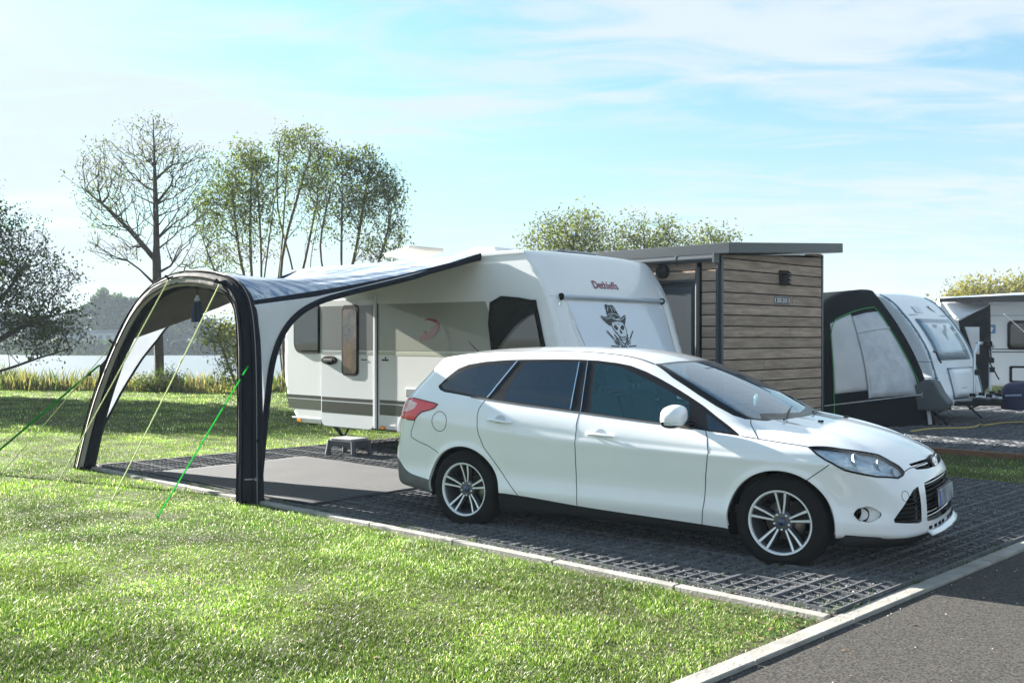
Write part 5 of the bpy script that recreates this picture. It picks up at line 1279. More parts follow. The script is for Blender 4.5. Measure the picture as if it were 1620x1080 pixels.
# webbing straps and guy lines (each pegged in the lawn)
green = mat('strap_green', (.014, .27, .03), rough=1, spec=.0)
lime = mat('guy_lime', (.62, .72, .32), rough=.9, spec=.1)
peg_m = mat('peg_steel', (.3, .3, .3), rough=.4, metal=1)
def gz(x, y): return float(ground_z(x, y))
def strap(p, q, label, wd=.014, tb=None):
    r_ = thing('guy_strap', p, 0, label, 'strap', 'green straps and guy lines of the awning'); d = q-p
    n = d.cross(Vector((0, 0, 1))).normalized(); MB().add([n*wd, -n*wd, d-n*wd, d+n*wd], [(0, 1, 2, 3)]).build('webbing', green, r_, solid=.004)
    MB().tube([(0, 0, 0), d], [wd*.55]*2, 5, flat=(1, .5)).build('webbing', green, r_)
    MB().box(d*.08, (.03, .03, .05)).build('buckle', deep_black, r_, bev=.005)
    MB().tube([d+Vector((0, 0, .03)), d+Vector((.02, 0, -.05))], .005, 6).build('peg', peg_m, r_)
def guy(p, q, label, r=.0065, m=None, slider=.35):
    r_ = thing('guy_line', p, 0, label, 'guy line', 'green straps and guy lines of the awning'); d = q-p
    MB().tube([(0, 0, 0), d*.5+Vector((0, 0, -.01)), d], r, 5).build('cord', m or lime, r_)
    MB().tube([d*slider, d*(slider+.02)], .010, 6).build('slider', m or lime, r_)
    MB().tube([d+Vector((0, 0, .03)), d+Vector((.02, 0, -.05))], .005, 6).build('peg', peg_m, r_)
def on_arch(i, th, off=1.0):
    p = AC[i]; t = AC[min(i+1, len(AC)-1)]-AC[max(i-1, 0)]; t = t/np.linalg.norm(t); nb, nz = -t[1], t[0]; s = i/(len(AC)-1); r_ = (.132-.035*math.sin(math.pi*s))*off
    return W(-.1-r_*math.sin(th)*.95, p[0]+nb*r_*math.cos(th), p[1]+nz*r_*math.cos(th))
s1 = on_arch(12, .7, 1.15); s2 = on_arch(66, .6, 1.5)
for s_, i_ in ((s1, 12), (s2, 66)):
    A1, A2 = on_arch(i_+2, .7, .95)-AW.location, on_arch(i_-2, .7, .95)-AW.location; m = MB(); t_ = s_-AW.location
    m.add([A1, A2, t_+Vector((0, 0, -.01))], [(0, 1, 2)]).build('strap_tab', navy, AW, solid=.008)
strap(s1, Vector((-3.08, 8.49, 0)), 'bright green webbing strap from the near dark awning leg down to the lawn', .012)
strap(s2, Vector((-6.25, 11.35, 0)), 'bright green strap from the far leaning awning leg towards the left edge', .034)
g1 = on_arch(46-12, 1.2, 1.0); i7 = min(range(len(AC)), key=lambda i: abs(AC[i][0]-7.1)); i61 = min(range(len(AC)), key=lambda i: abs(AC[i][0]-6.12)); i80 = min(range(len(AC)), key=lambda i: abs(AC[i][0]-8.35))
guy(on_arch(i7, 1.2), Vector((-4.67, 9.95, 0)), 'pale lime guy line from the crown of the awning arch')
guy(on_arch(i61, 1.3), Vector((-3.81, 9.30, 0)), 'pale lime guy line from the near shoulder of the awning arch')
guy(on_arch(i80, .8), Vector((-5.85, 11.2, 0)), 'thin guy line from the far shoulder of the awning, beside the leaning leg', .005)
for i_, th in ((i7, 1.2), (i61, 1.3), (i80, .8)):
    p = on_arch(i_, th)-AW.location; MB().tube([p+Vector((-.04, 0, .03)), p+Vector((.0, -.02, 0)), p+Vector((.05, 0, .02))], .014, 6).build('line_loop', navy, AW)
bp_ = on_arch(2, .55, 1.03)-AW.location
cdir = Vector((.26, -.97, 0)); bx = Vector((.97, .26, 0))
BM = frame(W(-.1, 5.75, .245)-AW.location+cdir*.140, bx, (0, 0, 1))
MB().prism(rrect(-.055, -.006, .03, .006, .004), BM, .002).prism(ellipse(.05, 0, .016, .016, 14), BM, .003).build('logo_mark', plate_white, AW)
MB().box(W(-.1, 5.62, .60)-AW.location, (.02, .03, .03)).build('valve', deep_black, AW)
# folded hanging lamp under the arch
HL = thing('hanging_lantern', W(.05, 7.0, 2.06), 0, 'folded navy and silver fabric lantern hanging under the awning arch', 'lantern')
MB().tube([(0, 0, .06), (0, 0, -.06)], .004, 5).build('cord', deep_black, HL)
def pleat(r0, r1, z0, z1, n=14):
    m = MB(); V = []
    for z, r in ((z0, r0), (z0*.7+z1*.3, r0*1.5), (z1, r1)):
        for k in range(n*2): t = math.pi*k/n; q = r*(1 if k % 2 else .6); V.append((q*math.cos(t), q*math.sin(t), z))
    F = [(i*2*n+k, i*2*n+(k+1) % (2*n), (i+1)*2*n+(k+1) % (2*n), (i+1)*2*n+k) for i in range(2) for k in range(2*n)]
    return m.add(V, F)
pleat(.012, .035, -.05, -.12, 8).build('silver_cap', MATS['lamp_silver'], HL); pleat(.032, .062, -.11, -.33, 9).build('shade', mat('lantern_navy', (.03, .05, .09), rough=.6), HL, solid=.003)

# ------------------------------------------------------------------ shared washing cabin with timber cladding
SHC = Vector((2.73, 12.9, 0))
SH = thing('washing_cabin', SHC, 0, 'small timber clad cabin with dark flat roof and number sign between the pitches', 'cabin')
U1 = Vector((E1[0], E1[1], 0)); U2 = Vector((E2[0], E2[1], 0)); LW, LD = 2.67, 3.6
def woodmat(i):
    v = random.uniform(.85, 1.15); return mat('cladding_%d' % i, (.48*v, .365*v, .285*v), rough=.8, col2=(.27*v, .20*v, .155*v), vscale=2.2+i*.2, stretch=(1, 1, 9), bump=.35, bscale=26, detail=8)
woods = [woodmat(i) for i in range(4)]
anth = mat('anthracite', (.040, .052, .062), rough=.42, coat=.2, var=.1, vscale=4)
ztop = lambda s: 2.655+.062*(s+.08)
MB().prism([(0, .0), (LW, .0), (LW, ztop(LW)-.02), (0, ztop(0)-.02)], frame((0, 0, 0), U1, (0, 0, 1)), -LD).build('wall', deep_black, SH)
# gable boards
z0 = -.0; k = 0; zb = 2.474-.15*16
ir = random.Random(4)
for k in range(-1, 20):
    za = zb+.15*k; zt = za+.135
    if za < .02: continue
    if za > ztop(LW)-.02: break
    if za < 2.60: x0, x1 = .045, LW-.03
    else: x0, x1 = max(.045, (za-2.655)/.062-.08+.35), LW-.03
    zt0, zt1 = min(zt, ztop(x0)-.02), min(zt, ztop(x1)-.02)
    if x1-x0 < .1: continue
    M = frame(U1.cross(Vector((0, 0, 1)))*0, U1, (0, 0, 1)); nrm = M.col[2].to_3d()
    y = ir.uniform(0, .003)
    poly = [(x0, za), (x1, za), (x1, zt1), (x0, zt0)] if za < 2.60 or True else None
    if za >= 2.55: poly = [(x0, za), (x1, za), (x1, max(za+.03, min(zt, ztop(x1)-.005))), (x0, max(za+.01, min(zt, ztop(x0)-.005)))]
    if k % 3 == 1 and 1 < k < 15:
        xj = ir.uniform(.7, 2.0)
        for (q0, q1, mm) in ((x0, xj-.003, k), (xj+.003, x1, k+2)): MB().prism([(q0, za), (q1, za), (q1, zt), (q0, zt)], M, .022+ir.uniform(0, .004)).build('cladding_board', woods[mm % 4], SH, bev=.004, seg=1)
    else: MB().prism(poly, M, .022+y).build('cladding_board', woods[k % 4], SH, bev=.004, seg=1)
# left face boards (left of the corner; door in the middle)
ML = frame((0, 0, 0), -U2, (0, 0, 1))      # local x runs towards the corner, z outwards
for k in range(0, 17):
    za = zb+.15*k; zt = min(za+.135, 2.60)
    if za < .02 or za > 2.58: continue
    for (x0, x1) in (((-.255, -.035)), (-1.34, -LD+.02)) if za < 2.27 else ((-.255, -.035), (-1.28, -.34), (-LD+.02, -1.34)):
        x0, x1 = min(x0, x1), max(x0, x1)
        MB().prism([(x0, za), (x1, za), (x1, zt), (x0, zt)], ML, .022).build('cladding_board', woods[(k+1) % 4], SH, bev=.004, seg=1)
nR = frame((0, 0, 0), U1, (0, 0, 1)).col[2].to_3d(); nL = ML.col[2].to_3d()
MB().prism([(-.035, 0), (.0, 0), (.0, 2.60), (-.035, 2.60)], ML, .034).prism([(0, 0), (.045, 0), (.045, 2.62), (0, 2.62)], frame((0, 0, 0), U1, (0, 0, 1)), .034).build('corner_trim', anth, SH)
MB().prism([(LW-.03, 0), (LW+.01, 0), (LW+.01, ztop(LW)-.02), (LW-.03, ztop(LW)-.02)], frame((0, 0, 0), U1, (0, 0, 1)), .034).build('corner_trim', anth, SH)
MB().tube([ML @ Vector((-.30, .05, .055)), ML @ Vector((-.30, 2.50, .055))], .032, 8, flat=(1, 1)).build('downpipe', anth, SH)
MB().prism([(-1.30, .02), (-.345, .02), (-.345, 2.31), (-1.30, 2.31)], ML, .03).build('door_frame', anth, SH, bev=.005)
MB().prism([(-1.24, .05), (-.40, .05), (-.40, 2.24), (-1.24, 2.24)], ML, .045).build('door', mat('door_anthracite', (.055, .07, .085), rough=.35, coat=.3), SH, bev=.006)
MB().prism([(-1.32, 2.31), (-.33, 2.31), (-.33, 2.345), (-1.32, 2.345)], ML, .07).build('door_hood', anth, SH)
MB().lathe([(0, .10), (.08, .10), (.095, .08), (.10, 0)], 24, ML @ Matrix.Translation((-.86, 2.47, 0))).build('wall_lamp', black_plastic, SH)
# roof: slab rising to the right, fascia, gutter
def rp_(s, d, z): return U1*s+U2*d+Vector((0, 0, z))
of, ol, orr, ob = .20, .08, .28, .2
zl = 2.66; zr = lambda s: zl+.062*(s+ol)
V = [rp_(-ol, -of, zl), rp_(LW+orr, -of, zr(LW+orr)), rp_(LW+orr, LD+ob, zr(LW+orr)), rp_(-ol, LD+ob, zl)]
th_ = .14
MB().add(V+[v+Vector((0, 0, th_)) for v in V], [(3, 2, 1, 0), (4, 5, 6, 7), (0, 1, 5, 4), (1, 2, 6, 5), (2, 3, 7, 6), (3, 0, 4, 7)]).build('roof', anth, SH, bev=.006)
MB().tube([rp_(-ol-.05, -.02, zl-.055), rp_(-ol-.05, LD+ob, zl-.055)], .055, 8, flat=(1, .9)).box(rp_(-ol-.05, -.03, zl-.055), (.12, .03, .12), rz=math.atan2(E1[1], E1[0])).build('gutter', anth, SH)
for d in (.55, 1.7): MB().tube([rp_(-ol-.05, d, zl-.055), rp_(-ol-.05, d+.04, zl-.055)], .062, 8).build('gutter_joint', anth, SH)
MB().prism([(-.0, 2.60), (-.0, 2.68), (-LD, 2.68), (-LD, 2.60)], ML, .03).build('fascia', anth, SH)
# louvre vent and number sign
MR = frame((0, 0, 0), U1, (0, 0, 1))
v_ = MB().prism([(1.44, 2.31), (1.64, 2.31), (1.64, 2.52), (1.44, 2.52)], MR, .06).build('louvre_vent', black_plastic, SH)
for i in range(4): MB().add([MR @ Vector(p) for p in [(1.43, 2.325+.05*i, .10), (1.65, 2.325+.05*i, .10), (1.65, 2.37+.05*i, .05), (1.43, 2.37+.05*i, .05)]], [(0, 1, 2, 3)]).build('louvre', black_plastic, v_, solid=.006)
sg_ = MB().prism(rrect(1.30, 2.035, 1.725, 2.15, .012), MR, .030).build('number_sign', mat('sign_black', (.012, .015, .02), rough=.35, coat=.4), SH)
sgw = mat('sign_white', (.80, .82, .84), rough=.5)
text('lettering', '212  211', .078, MR @ Matrix.Translation((1.512, 2.092, .0315)), sgw, sg_, bold=.0022, ext=.0006, sx=.95)
for s in (1, -1):
    MB().prism([(1.512-s*.200, 2.092), (1.512-s*.183, 2.125), (1.512-s*.173, 2.122), (1.512-s*.186, 2.092), (1.512-s*.173, 2.062), (1.512-s*.183, 2.059)], MR @ Matrix.Translation((0, 0, .031)), .0015).build('arrow', sgw, sg_)

# ------------------------------------------------------------------ second caravan with porch tent
C2Y = R(-43.5); CV2 = thing('caravan', (4.700, 21.240, 0), C2Y, 'smaller white caravan with sloping front window, bicycle rack and green piped porch tent', 'caravan')
_c2f = nspline([.2, .37, .78, 1.09, 1.37, 1.62, 1.87, 2.12, 2.38, 2.6], [4.86, 4.907, 4.857, 4.772, 4.669, 4.531, 4.356, 4.143, 3.889, 3.62])
def c2_f(x, y, z):
    a = np.abs(y); d = smax((x-_c2f(z)+.05*a*a)*.8, (.05+.3*(z-1.2)**2*.3-x), .02); d = smax(d, z-(2.42-.02*a*a), .30)
    d = smax(d, a-1.10, .03); return smax(d, .34-z, .02)
def vanbody(fn, lo, hi, m, parent, h=.06):
    P, Q = surface_nets(fn, lo, hi, h); e = 2e-3
    g = np.stack([fn(P[:, 0]+e, P[:, 1], P[:, 2])-fn(P[:, 0]-e, P[:, 1], P[:, 2]), fn(P[:, 0], P[:, 1]+e, P[:, 2])-fn(P[:, 0], P[:, 1]-e, P[:, 2]), fn(P[:, 0], P[:, 1], P[:, 2]+e)-fn(P[:, 0], P[:, 1], P[:, 2]-e)], 1)
    g /= np.linalg.norm(g, axis=1, keepdims=True); return link('body', mesh_from('body', P, Q, normals=g), m, parent)
van2_white = mat('van2_white', (.76, .81, .87), rough=.32, coat=.4, var=.05, vscale=2)
vanbody(c2_f, (-.3, -1.2, .2), (5.1, 1.2, 2.6), van2_white, CV2)
def c2front(y, z, off=0.):
    xs = np.linspace(2.5, 5.2, 400); v = c2_f(xs, np.full(400, float(y)), np.full(400, float(z))); k = np.where(v < 0)[0]; return Vector((xs[k[-1]]+off, y, z))
def c2patch(name, y0, y1, z0, z1, m, off, nu=6, nv=6, parent=CV2, solid=.012):
    return MB().grid(lambda u, v: c2front(y0+(y1-y0)*u, z0+(z1-z0)*v, off), nu, nv).build(name, m, parent, solid=-solid)
frm2 = mat('van2_frame', (.12, .20, .27), rough=.35, coat=.3)
f2 = c2patch('front_window', -.80, .80, 1.16, 1.90, frm2, .012); c2patch('pane', -.72, .72, 1.24, 1.83, mat('misted_glass', (.42, .55, .66), rough=.22, coat=.8, var=.2, vscale=3), .022, parent=f2, solid=.006)
f3 = c2patch('locker_lid', -.55, .80, .46, 1.02, frm2, .008, solid=.01); c2patch('lid_face', -.52, .77, .49, .99, van2_white, .014, parent=f3, solid=.008)
def edge2(y): return [c2front(y, z, .004) for z in np.linspace(.38, 2.34, 30)]
for y in (-1.06, 1.06): MB().tube(edge2(y), .022, 5).build('edge_trim', frm2, CV2)
def c2side(poly, name, m, d, off=0., parent=CV2): return MB().prism(poly, frame((0, -1.10-off, 0), (1, 0, 0), (0, 0, 1)), d).build(name, m, parent)
w_ = c2side(rrect(3.30, 1.20, 4.12, 1.83, .06), 'window', rub, .025); c2side(rrect(3.36, 1.26, 4.07, 1.78, .05), 'pane', van_glass, .004, .025, w_)
for z, x1 in ((1.132, 4.74), (.85, 4.84)): c2side([(4.0, z), (x1, z), (x1, z+.010), (4.0, z+.010)], 'panel_gap', frm2, .004)
MB().tube([(4.70, -.98, 1.32), (4.76, -1.0, 1.30), (4.83, -1.0, 1.14), (4.84, -.98, 1.12)], .016, 6).build('grab_handle', black_plastic, CV2)
MB().tube([c2front(y, 1.98, .03) for y in (-.9, .9)], .006, 4).build('front_seam', frm2, CV2)
# bird stickers on the front
def birds(y, z, s):
    o = c2front(y, z, .012); up = (c2front(y, z+.1)-c2front(y, z-.1)).normalized(); M = frame(o, (0, 1, 0), up)
    return MB().prism([(-s, s*.5), (-s*.3, s*.35), (.1*s, .8*s), (s*.15, .1*s), (s*.9, -.6*s), (.1*s, -.25*s), (-s*.2, 0)], M, .003)
birds(.35, 2.10, .13).build('bird_sticker', ink, CV2); birds(.15, .66, .12).build('bird_sticker', mat('sticker_teal', (.1, .42, .55), rough=.5), CV2)
MB().prism(rrect(-.16, -.08, .16, .08, .02), frame(c2front(-.35, 2.08, .008), (0, 1, 0), (c2front(-.35, 2.2)-c2front(-.35, 2.0)).normalized()), .003).build('faded_sticker', mat('sticker_pale', (.62, .70, .76), rough=.4), CV2)
# grey cover over the wheel side, legs, chassis, wheel
MB().prism([(3.60, .30), (5.02, .30), (5.12, .44), (4.98, .62), (4.88, .82), (4.72, .84), (4.36, .62), (4.05, .52), (3.60, .45)], frame((0, -1.14, 0), (1, 0, 0), (0, 0, 1)), .30).build('side_cover', mat('cover_grey', (.10, .115, .125), rough=.6, var=.15, vscale=3), CV2, bev=.03)
for y in (-.9, .9): MB().tube([(4.55, y, .36), (4.92, y, .04)], .026, 6, flat=(1.6, .8)).tube([(4.95, y, .34), (4.68, y, .2)], .018, 6).box((4.95, y, .02), (.30, .14, .04)).build('corner_steady', black_plastic, CV2)
for y in (-.7, .7): MB().box((2.5, y, .33), (4.8, .06, .09)).build('chassis_rail', black_plastic, CV2)
for y in (-.98, .98): MB().lathe([(0, -.08), (.2, -.09), (.31, -.07), (.32, 0), (.31, .07), (.2, .08), (.18, .05), (0, .05)], 28, frame((2.2, y, .32), (1, 0, 0), (0, 0, 1))).build('wheel', rubber, CV2)
MB().tube([(4.8, -.5, .38), (5.95, 0, .42)], .05, 6).tube([(4.8, .5, .38), (5.95, 0, .42)], .05, 6).box((6.0, 0, .46), (.3, .1, .1)).build('drawbar', black_plastic, CV2)
c_ = MB().grid(lambda u, v: (lambda t, r: Vector((5.86+r*.34*math.cos(t)*(1+.05*math.sin(5*t)), r*.25*math.sin(t), .30+.50*v**.8*(1 if v < 1 else 1))))(2*math.pi*u, (1.0 if v < .55 else math.sqrt(max(0, 1-((v-.55)/.45)**2))*.9+.08)), 24, 12)
c_.build('hitch_cover', mat('cover_blue', (.008, .012, .06), rough=.55, bump=.4, bscale=9), CV2)
lm = MB(); LF = frame((5.80, -.262, .56), (.999, .02, .06), (0, 0, 1))
for i in range(10): lm.prism(rrect(-.13+.027*i, -.016, -.108+.027*i, .016, .006), LF, .004)
tag(lm.build('faded_lettering', mat('faded_print', (.35, .42, .55), rough=.8), CV2), kind='stuff')
jj = MB().tube([(6.05, .0, .15), (6.05, .0, .4)], .03, 8).lathe([(0, -.04), (.11, -.04), (.12, 0), (.11, .04), (0, .04)], 20, frame((6.05, 0, .115), (1, 0, 0), (0, 0, 1))).build('jockey_wheel', rubber, CV2)
# bicycle carrier on the drawbar
galv = mat('carrier_alloy', (.62, .66, .72), rough=.3, metal=.8)
BR = thing('bicycle_carrier', (4.700, 21.240, 0), C2Y, 'silver folding bicycle carrier standing on the drawbar of the sloping caravan', 'bicycle carrier')
for y in (-.40, .45): MB().tube([(5.2, y, .55), (5.20, y, 1.30), (5.24, y+.04, 1.42), (5.22, y+(.12 if y < 0 else -.12), 1.46)], .026, 8).build('upright', galv, BR)
MB().tube([(5.22, -.33, 1.46), (5.22, .38, 1.46)], .026, 8).build('top_bar', galv, BR)
for x in (5.28, 5.55):
    MB().tube([(x, -.80, .52), (x, .85, .52)], .030, 8, flat=(1.4, .7)).build('wheel_rail', galv, BR)
    for y in (-.72, -.25, .3, .78): MB().box((x, y, .56), (.09, .05, .06)).build('wheel_clamp', black_plastic, BR)
for y in (-.35, .35): MB().tube([(5.1, y, .50), (5.65, y, .50)], .028, 8).build('cross_bar', galv, BR)
MB().tube([(5.28, -.42, .50), (5.28, .42, .50)], .028, 8).build('cross_bar', galv, BR)
for (y, z) in ((-.42, .95), (.1, 1.50), (.22, 1.45), (.32, 1.15), (.36, .98), (0, 1.46)): MB().box((5.26, y, z), (.09, .08, .10), rz=.4).build('grip', black_plastic, BR, bev=.02)
MB().tube([(5.25, .15, 1.45), (5.30, .12, 1.1), (5.32, .30, .95), (5.34, .48, .80)], .012, 6).tube([(5.25, .25, 1.45), (5.28, .26, 1.15)], .012, 6).build('strap', black_plastic, BR)
# porch tent
PT = thing('porch_tent', (4.700, 21.240, 0), C2Y, 'dark porch tent with pale panels and green piping beside the sloping caravan', 'tent')
tent_dark = mat('tent_dark', (.004, .008, .012), rough=.9, spec=.1, var=.3, vscale=3, bump=.3, bscale=8); tent_pale = mat('tent_pale', (.74, .75, .78), rough=.7, var=.12, vscale=2, translucent=.25, bump=.2, bscale=6); piping = mat('green_piping', (.02, .30, .05), rough=.5)
def tin(v): z = 2.40*v; return Vector((4.80-.10*z-.19*z*z*.8, -1.13, z))      # seam at the caravan wall
def tout(v): return Vector((3.72, -3.25, 1.98*v))
def tw(u, v, off=0.):
    A_, B_ = tout(v), tin(v); p = A_.lerp(B_, u); p.z += .16*math.sin(math.pi*u)**.8*v*v*1.0; n = Vector((.86, -.45, .2)).normalized()
    wr = .015*mnoise.noise(Vector((u*9, v*7, 0)))*math.sin(math.pi*u); return p+n*(off+wr+.06*math.sin(math.pi*u)*math.sin(math.pi*v))
def tpatch(name, u0, u1, v0, v1, m, off, slant=None, nu=14, nv=14, solid=.006):
    def f(u, v):
        uu = u0(v) + (u1(v)-u0(v))*u; return tw(uu, v0+(v1-v0)*v, off)
    return MB().grid(f, nu, nv).build(name, m, PT, solid=solid)
tpatch('front_wall', lambda v: 0, lambda v: 1, 0, 1, tent_dark, 0, nu=30, nv=24)
tpatch('pale_panel', lambda v: .11+.05*v*0, lambda v: .40+.0*v, .30, .86, tent_pale, .012)
tpatch('pale_panel', lambda v: .41, lambda v: .90-.10*v*v, .24, .84, mat('tent_window', (.68, .70, .74), rough=.4, col2=(.50, .52, .57), vscale=4, translucent=.2), .014)
MB().tube([tw(.41, .24+.6*k/12, .02) for k in range(13)], .02, 5).build('panel_seam', tent_pale, PT); MB().tube([tw(.41+.42*k/12, .72, .022) for k in range(13)], .018, 5).build('panel_seam', tent_pale, PT)
pip = [tw(.10, .0, .02), tw(.10, .25, .02), tw(.10, .5, .02), tw(.10, .78, .02), tw(.13, .84, .02), tw(.18, .87, .02)]+[tw(.18+.60*k/8, .87, .02) for k in range(1, 9)]+[tw(.80, .84, .02)]+[tw(.82+.11*k/8, .80-.56*k/8, .02) for k in range(9)]
MB().tube(pip, .009, 5).build('piping', piping, PT)
tpatch('pale_strip', lambda v: .93, lambda v: .965, .02, .26, tent_pale, .016, nu=2)
# roof and outer wall running back along the caravan
def troof(u, v):
    t = tw(v, 1.0); back = Vector((t.x-2.9-(t.x-3.6)*.9*v, t.y, t.z)); return t.lerp(back, u)+Vector((0, 0, -.05*math.sin(math.pi*u)))
MB().grid(troof, 10, 16).build('tent_roof', tent_dark, PT, solid=.006)
MB().add([tout(0), tout(1), Vector((.8, -3.25, 1.98)), Vector((.8, -3.25, 0))], [(0, 1, 2, 3)]).build('outer_wall', tent_dark, PT, solid=.006)
MB().tube([tout(0), tout(1)], .05, 8).build('tent_pole', tent_dark, PT)
def c2w(x, y, z): c, s = math.cos(C2Y), math.sin(C2Y); return Vector((4.700+c*x-s*y, 21.240+s*x+c*y, z))
def line_(name, p, q, r, m, label, cat):
    r_ = thing(name, p, 0, label, cat); MB().tube([(0, 0, 0), q-p], r, 5).build('cord', m, r_); MB().tube([q-p+Vector((0, 0, .05)), q-p+Vector((0, 0, -.05))], .008, 5).build('peg', peg_m, r_)
line_('guy_line', c2w(3.72, -3.3, 1.2), Vector((6.02, 18.47, 0)), .005, lime, 'pale guy line in front of the porch tent, beside the cabin corner', 'guy line')
line_('guy_line', c2w(3.70, -3.3, .42), c2w(4.95, -2.15, .62), .007, tent_pale, 'low pale guy line across the dark skirt of the porch tent', 'guy line')
line_('guy_line', c2w(5.3, .9, 2.0), c2w(6.9, 2.6, 0), .008, tent_pale, 'thin white guy line between the sloping caravan and the one behind it', 'guy line')
# yellow mains cable on the pavers
cab = [(1441, 682), (1470, 678), (1500, 677), (1530, 676), (1545, 674), (1550, 671), (1560, 672), (1590, 668), (1640, 667)]
def gpt(px_, py_, z=0.): Y = (CAMH-z)*FPX/(py_-HOR); return Vector(((px_-810)/FPX*Y, Y, z))
cb = MB().tube([tuple(x) for x in catmull([gpt(*c, .05) for c in cab], False, 4)], .012, 6).build('mains_cable', mat('cable_yellow', (.55, .42, .10), rough=.6)); tag(cb, 'yellow mains cable lying on the pavers by the sloping caravan', 'cable')

# ------------------------------------------------------------------ third caravan at the right edge with its awning
C3Y = R(-24)
CV3 = thing('caravan', (12.9, 25.2, 0), C3Y, 'white caravan with dark stripes at the right edge behind the blue hitch cover', 'caravan')
def c3_f(x, y, z):
    d = smax(x-4.6+.35*(z-1)**2*.2, -1.8-x, .1); d = smax(d, np.abs(y)-1.12, .04); d = smax(d, z-2.60, .15); return smax(d, .36-z, .03)
vanbody(c3_f, (-2.2, -1.3, .2), (5, 1.3, 2.8), van2_white, CV3, .08)
def c3s(poly, name, m, d=.015, off=0., parent=CV3): return MB().prism(poly, frame((0, -1.12-off, 0), (1, 0, 0), (0, 0, 1)), d).build(name, m, parent)
w3 = c3s(rrect(-.20, 1.26, 1.1, 1.98, .10), 'window', rub, .03); c3s(rrect(-.13, 1.33, 1.03, 1.91, .08), 'pane', van_glass, .004, .03, w3)
for z0_, z1_ in ((1.17, 1.36), (.78, .96)): c3s([(-1.05, z0_), (-.70, z0_), (-.70, z1_), (-1.05, z1_)], 'fridge_vent', black_plastic, .02)
for z0_ in (1.19, 1.26): c3s([(-.68, z0_), (4.3, z0_), (4.3, z0_+.025), (-.68, z0_+.025)], 'stripe', dark_band, .004)
hh = c3s(rrect(-.15, .45, .9, .86, .04), 'service_hatch', rub, .02); c3s(rrect(-.09, .50, .84, .81, .03), 'hatch_face', van2_white, .004, .02, hh)
c3s([(-1.7, 2.1), (4.5, 2.1), (4.5, 2.112), (-1.7, 2.112)], 'panel_gap', frm2, .004)
bd = c3s(rrect(-.68, 1.66, -.46, 1.88, .02), 'emblem_sticker', mat('sticker_blue', (.10, .25, .50), rough=.4), .004); c3s([(-.64, 1.72), (-.56, 1.83), (-.50, 1.80), (-.55, 1.70)], 'bird_mark', sgw, .002, .004, bd)
for x in (0, 2.9): MB().lathe([(0, -.08), (.31, -.07), (.32, 0), (.31, .07), (0, .08)], 24, frame((2.2, -1.0 if x == 0 else 1.0, .32), (1, 0, 0), (0, 0, 1))).build('wheel', rubber, CV3)
MB().tube([(-1.2, -1.0, .38), (-.9, -1.0, .02)], .03, 6).build('corner_steady', black_plastic, CV3)
AN3 = thing('porch_awning', (12.9, 25.2, 0), C3Y, 'white and black awning with striped roof behind the sloping caravan', 'awning')
def w3(px_, py_, Y_): return Vector(((px_-810)/FPX*Y_, Y_, CAMH-(py_-HOR)*Y_/FPX))
AN3.location = (0, 0, 0); AN3.rotation_euler = (0, 0, 0)
def sheet(name, q, m, nu=8, nv=6, sag=.04):
    q = [Vector(p) for p in q]
    return MB().grid(lambda u, v: (q[0].lerp(q[1], u)).lerp(q[3].lerp(q[2], u), v)+Vector((0, 0, -sag*math.sin(math.pi*u)*math.sin(math.pi*v))), nu, nv).build(name, m, AN3, solid=.01)
sheet('awning_roof', [w3(1488, 471, 24.5), w3(1640, 462, 24.5), w3(1660, 466, 22.6), w3(1500, 473, 22.6)], roof_m)
sheet('roof_edge', [w3(1486, 472, 22.55), w3(1650, 465, 22.55), w3(1650, 477, 22.5), w3(1486, 478, 22.5)], mat('awning_brown', (.05, .045, .04), rough=.7), sag=0)
sheet('white_canopy', [w3(1490, 477, 22.7), w3(1565, 478, 23.5), w3(1563, 484, 22.8), w3(1512, 508, 21.8)], tent_pale)
sheet('side_wall', [w3(1516, 508, 21.9), w3(1566, 481, 23.6), w3(1568, 606, 23.6), w3(1540, 640, 21.9)], tent_dark)
sheet('clear_window', [w3(1526, 517, 21.85), w3(1549, 517, 21.95), w3(1549, 560, 21.95), w3(1540, 560, 21.85)], tent_pale, sag=0)
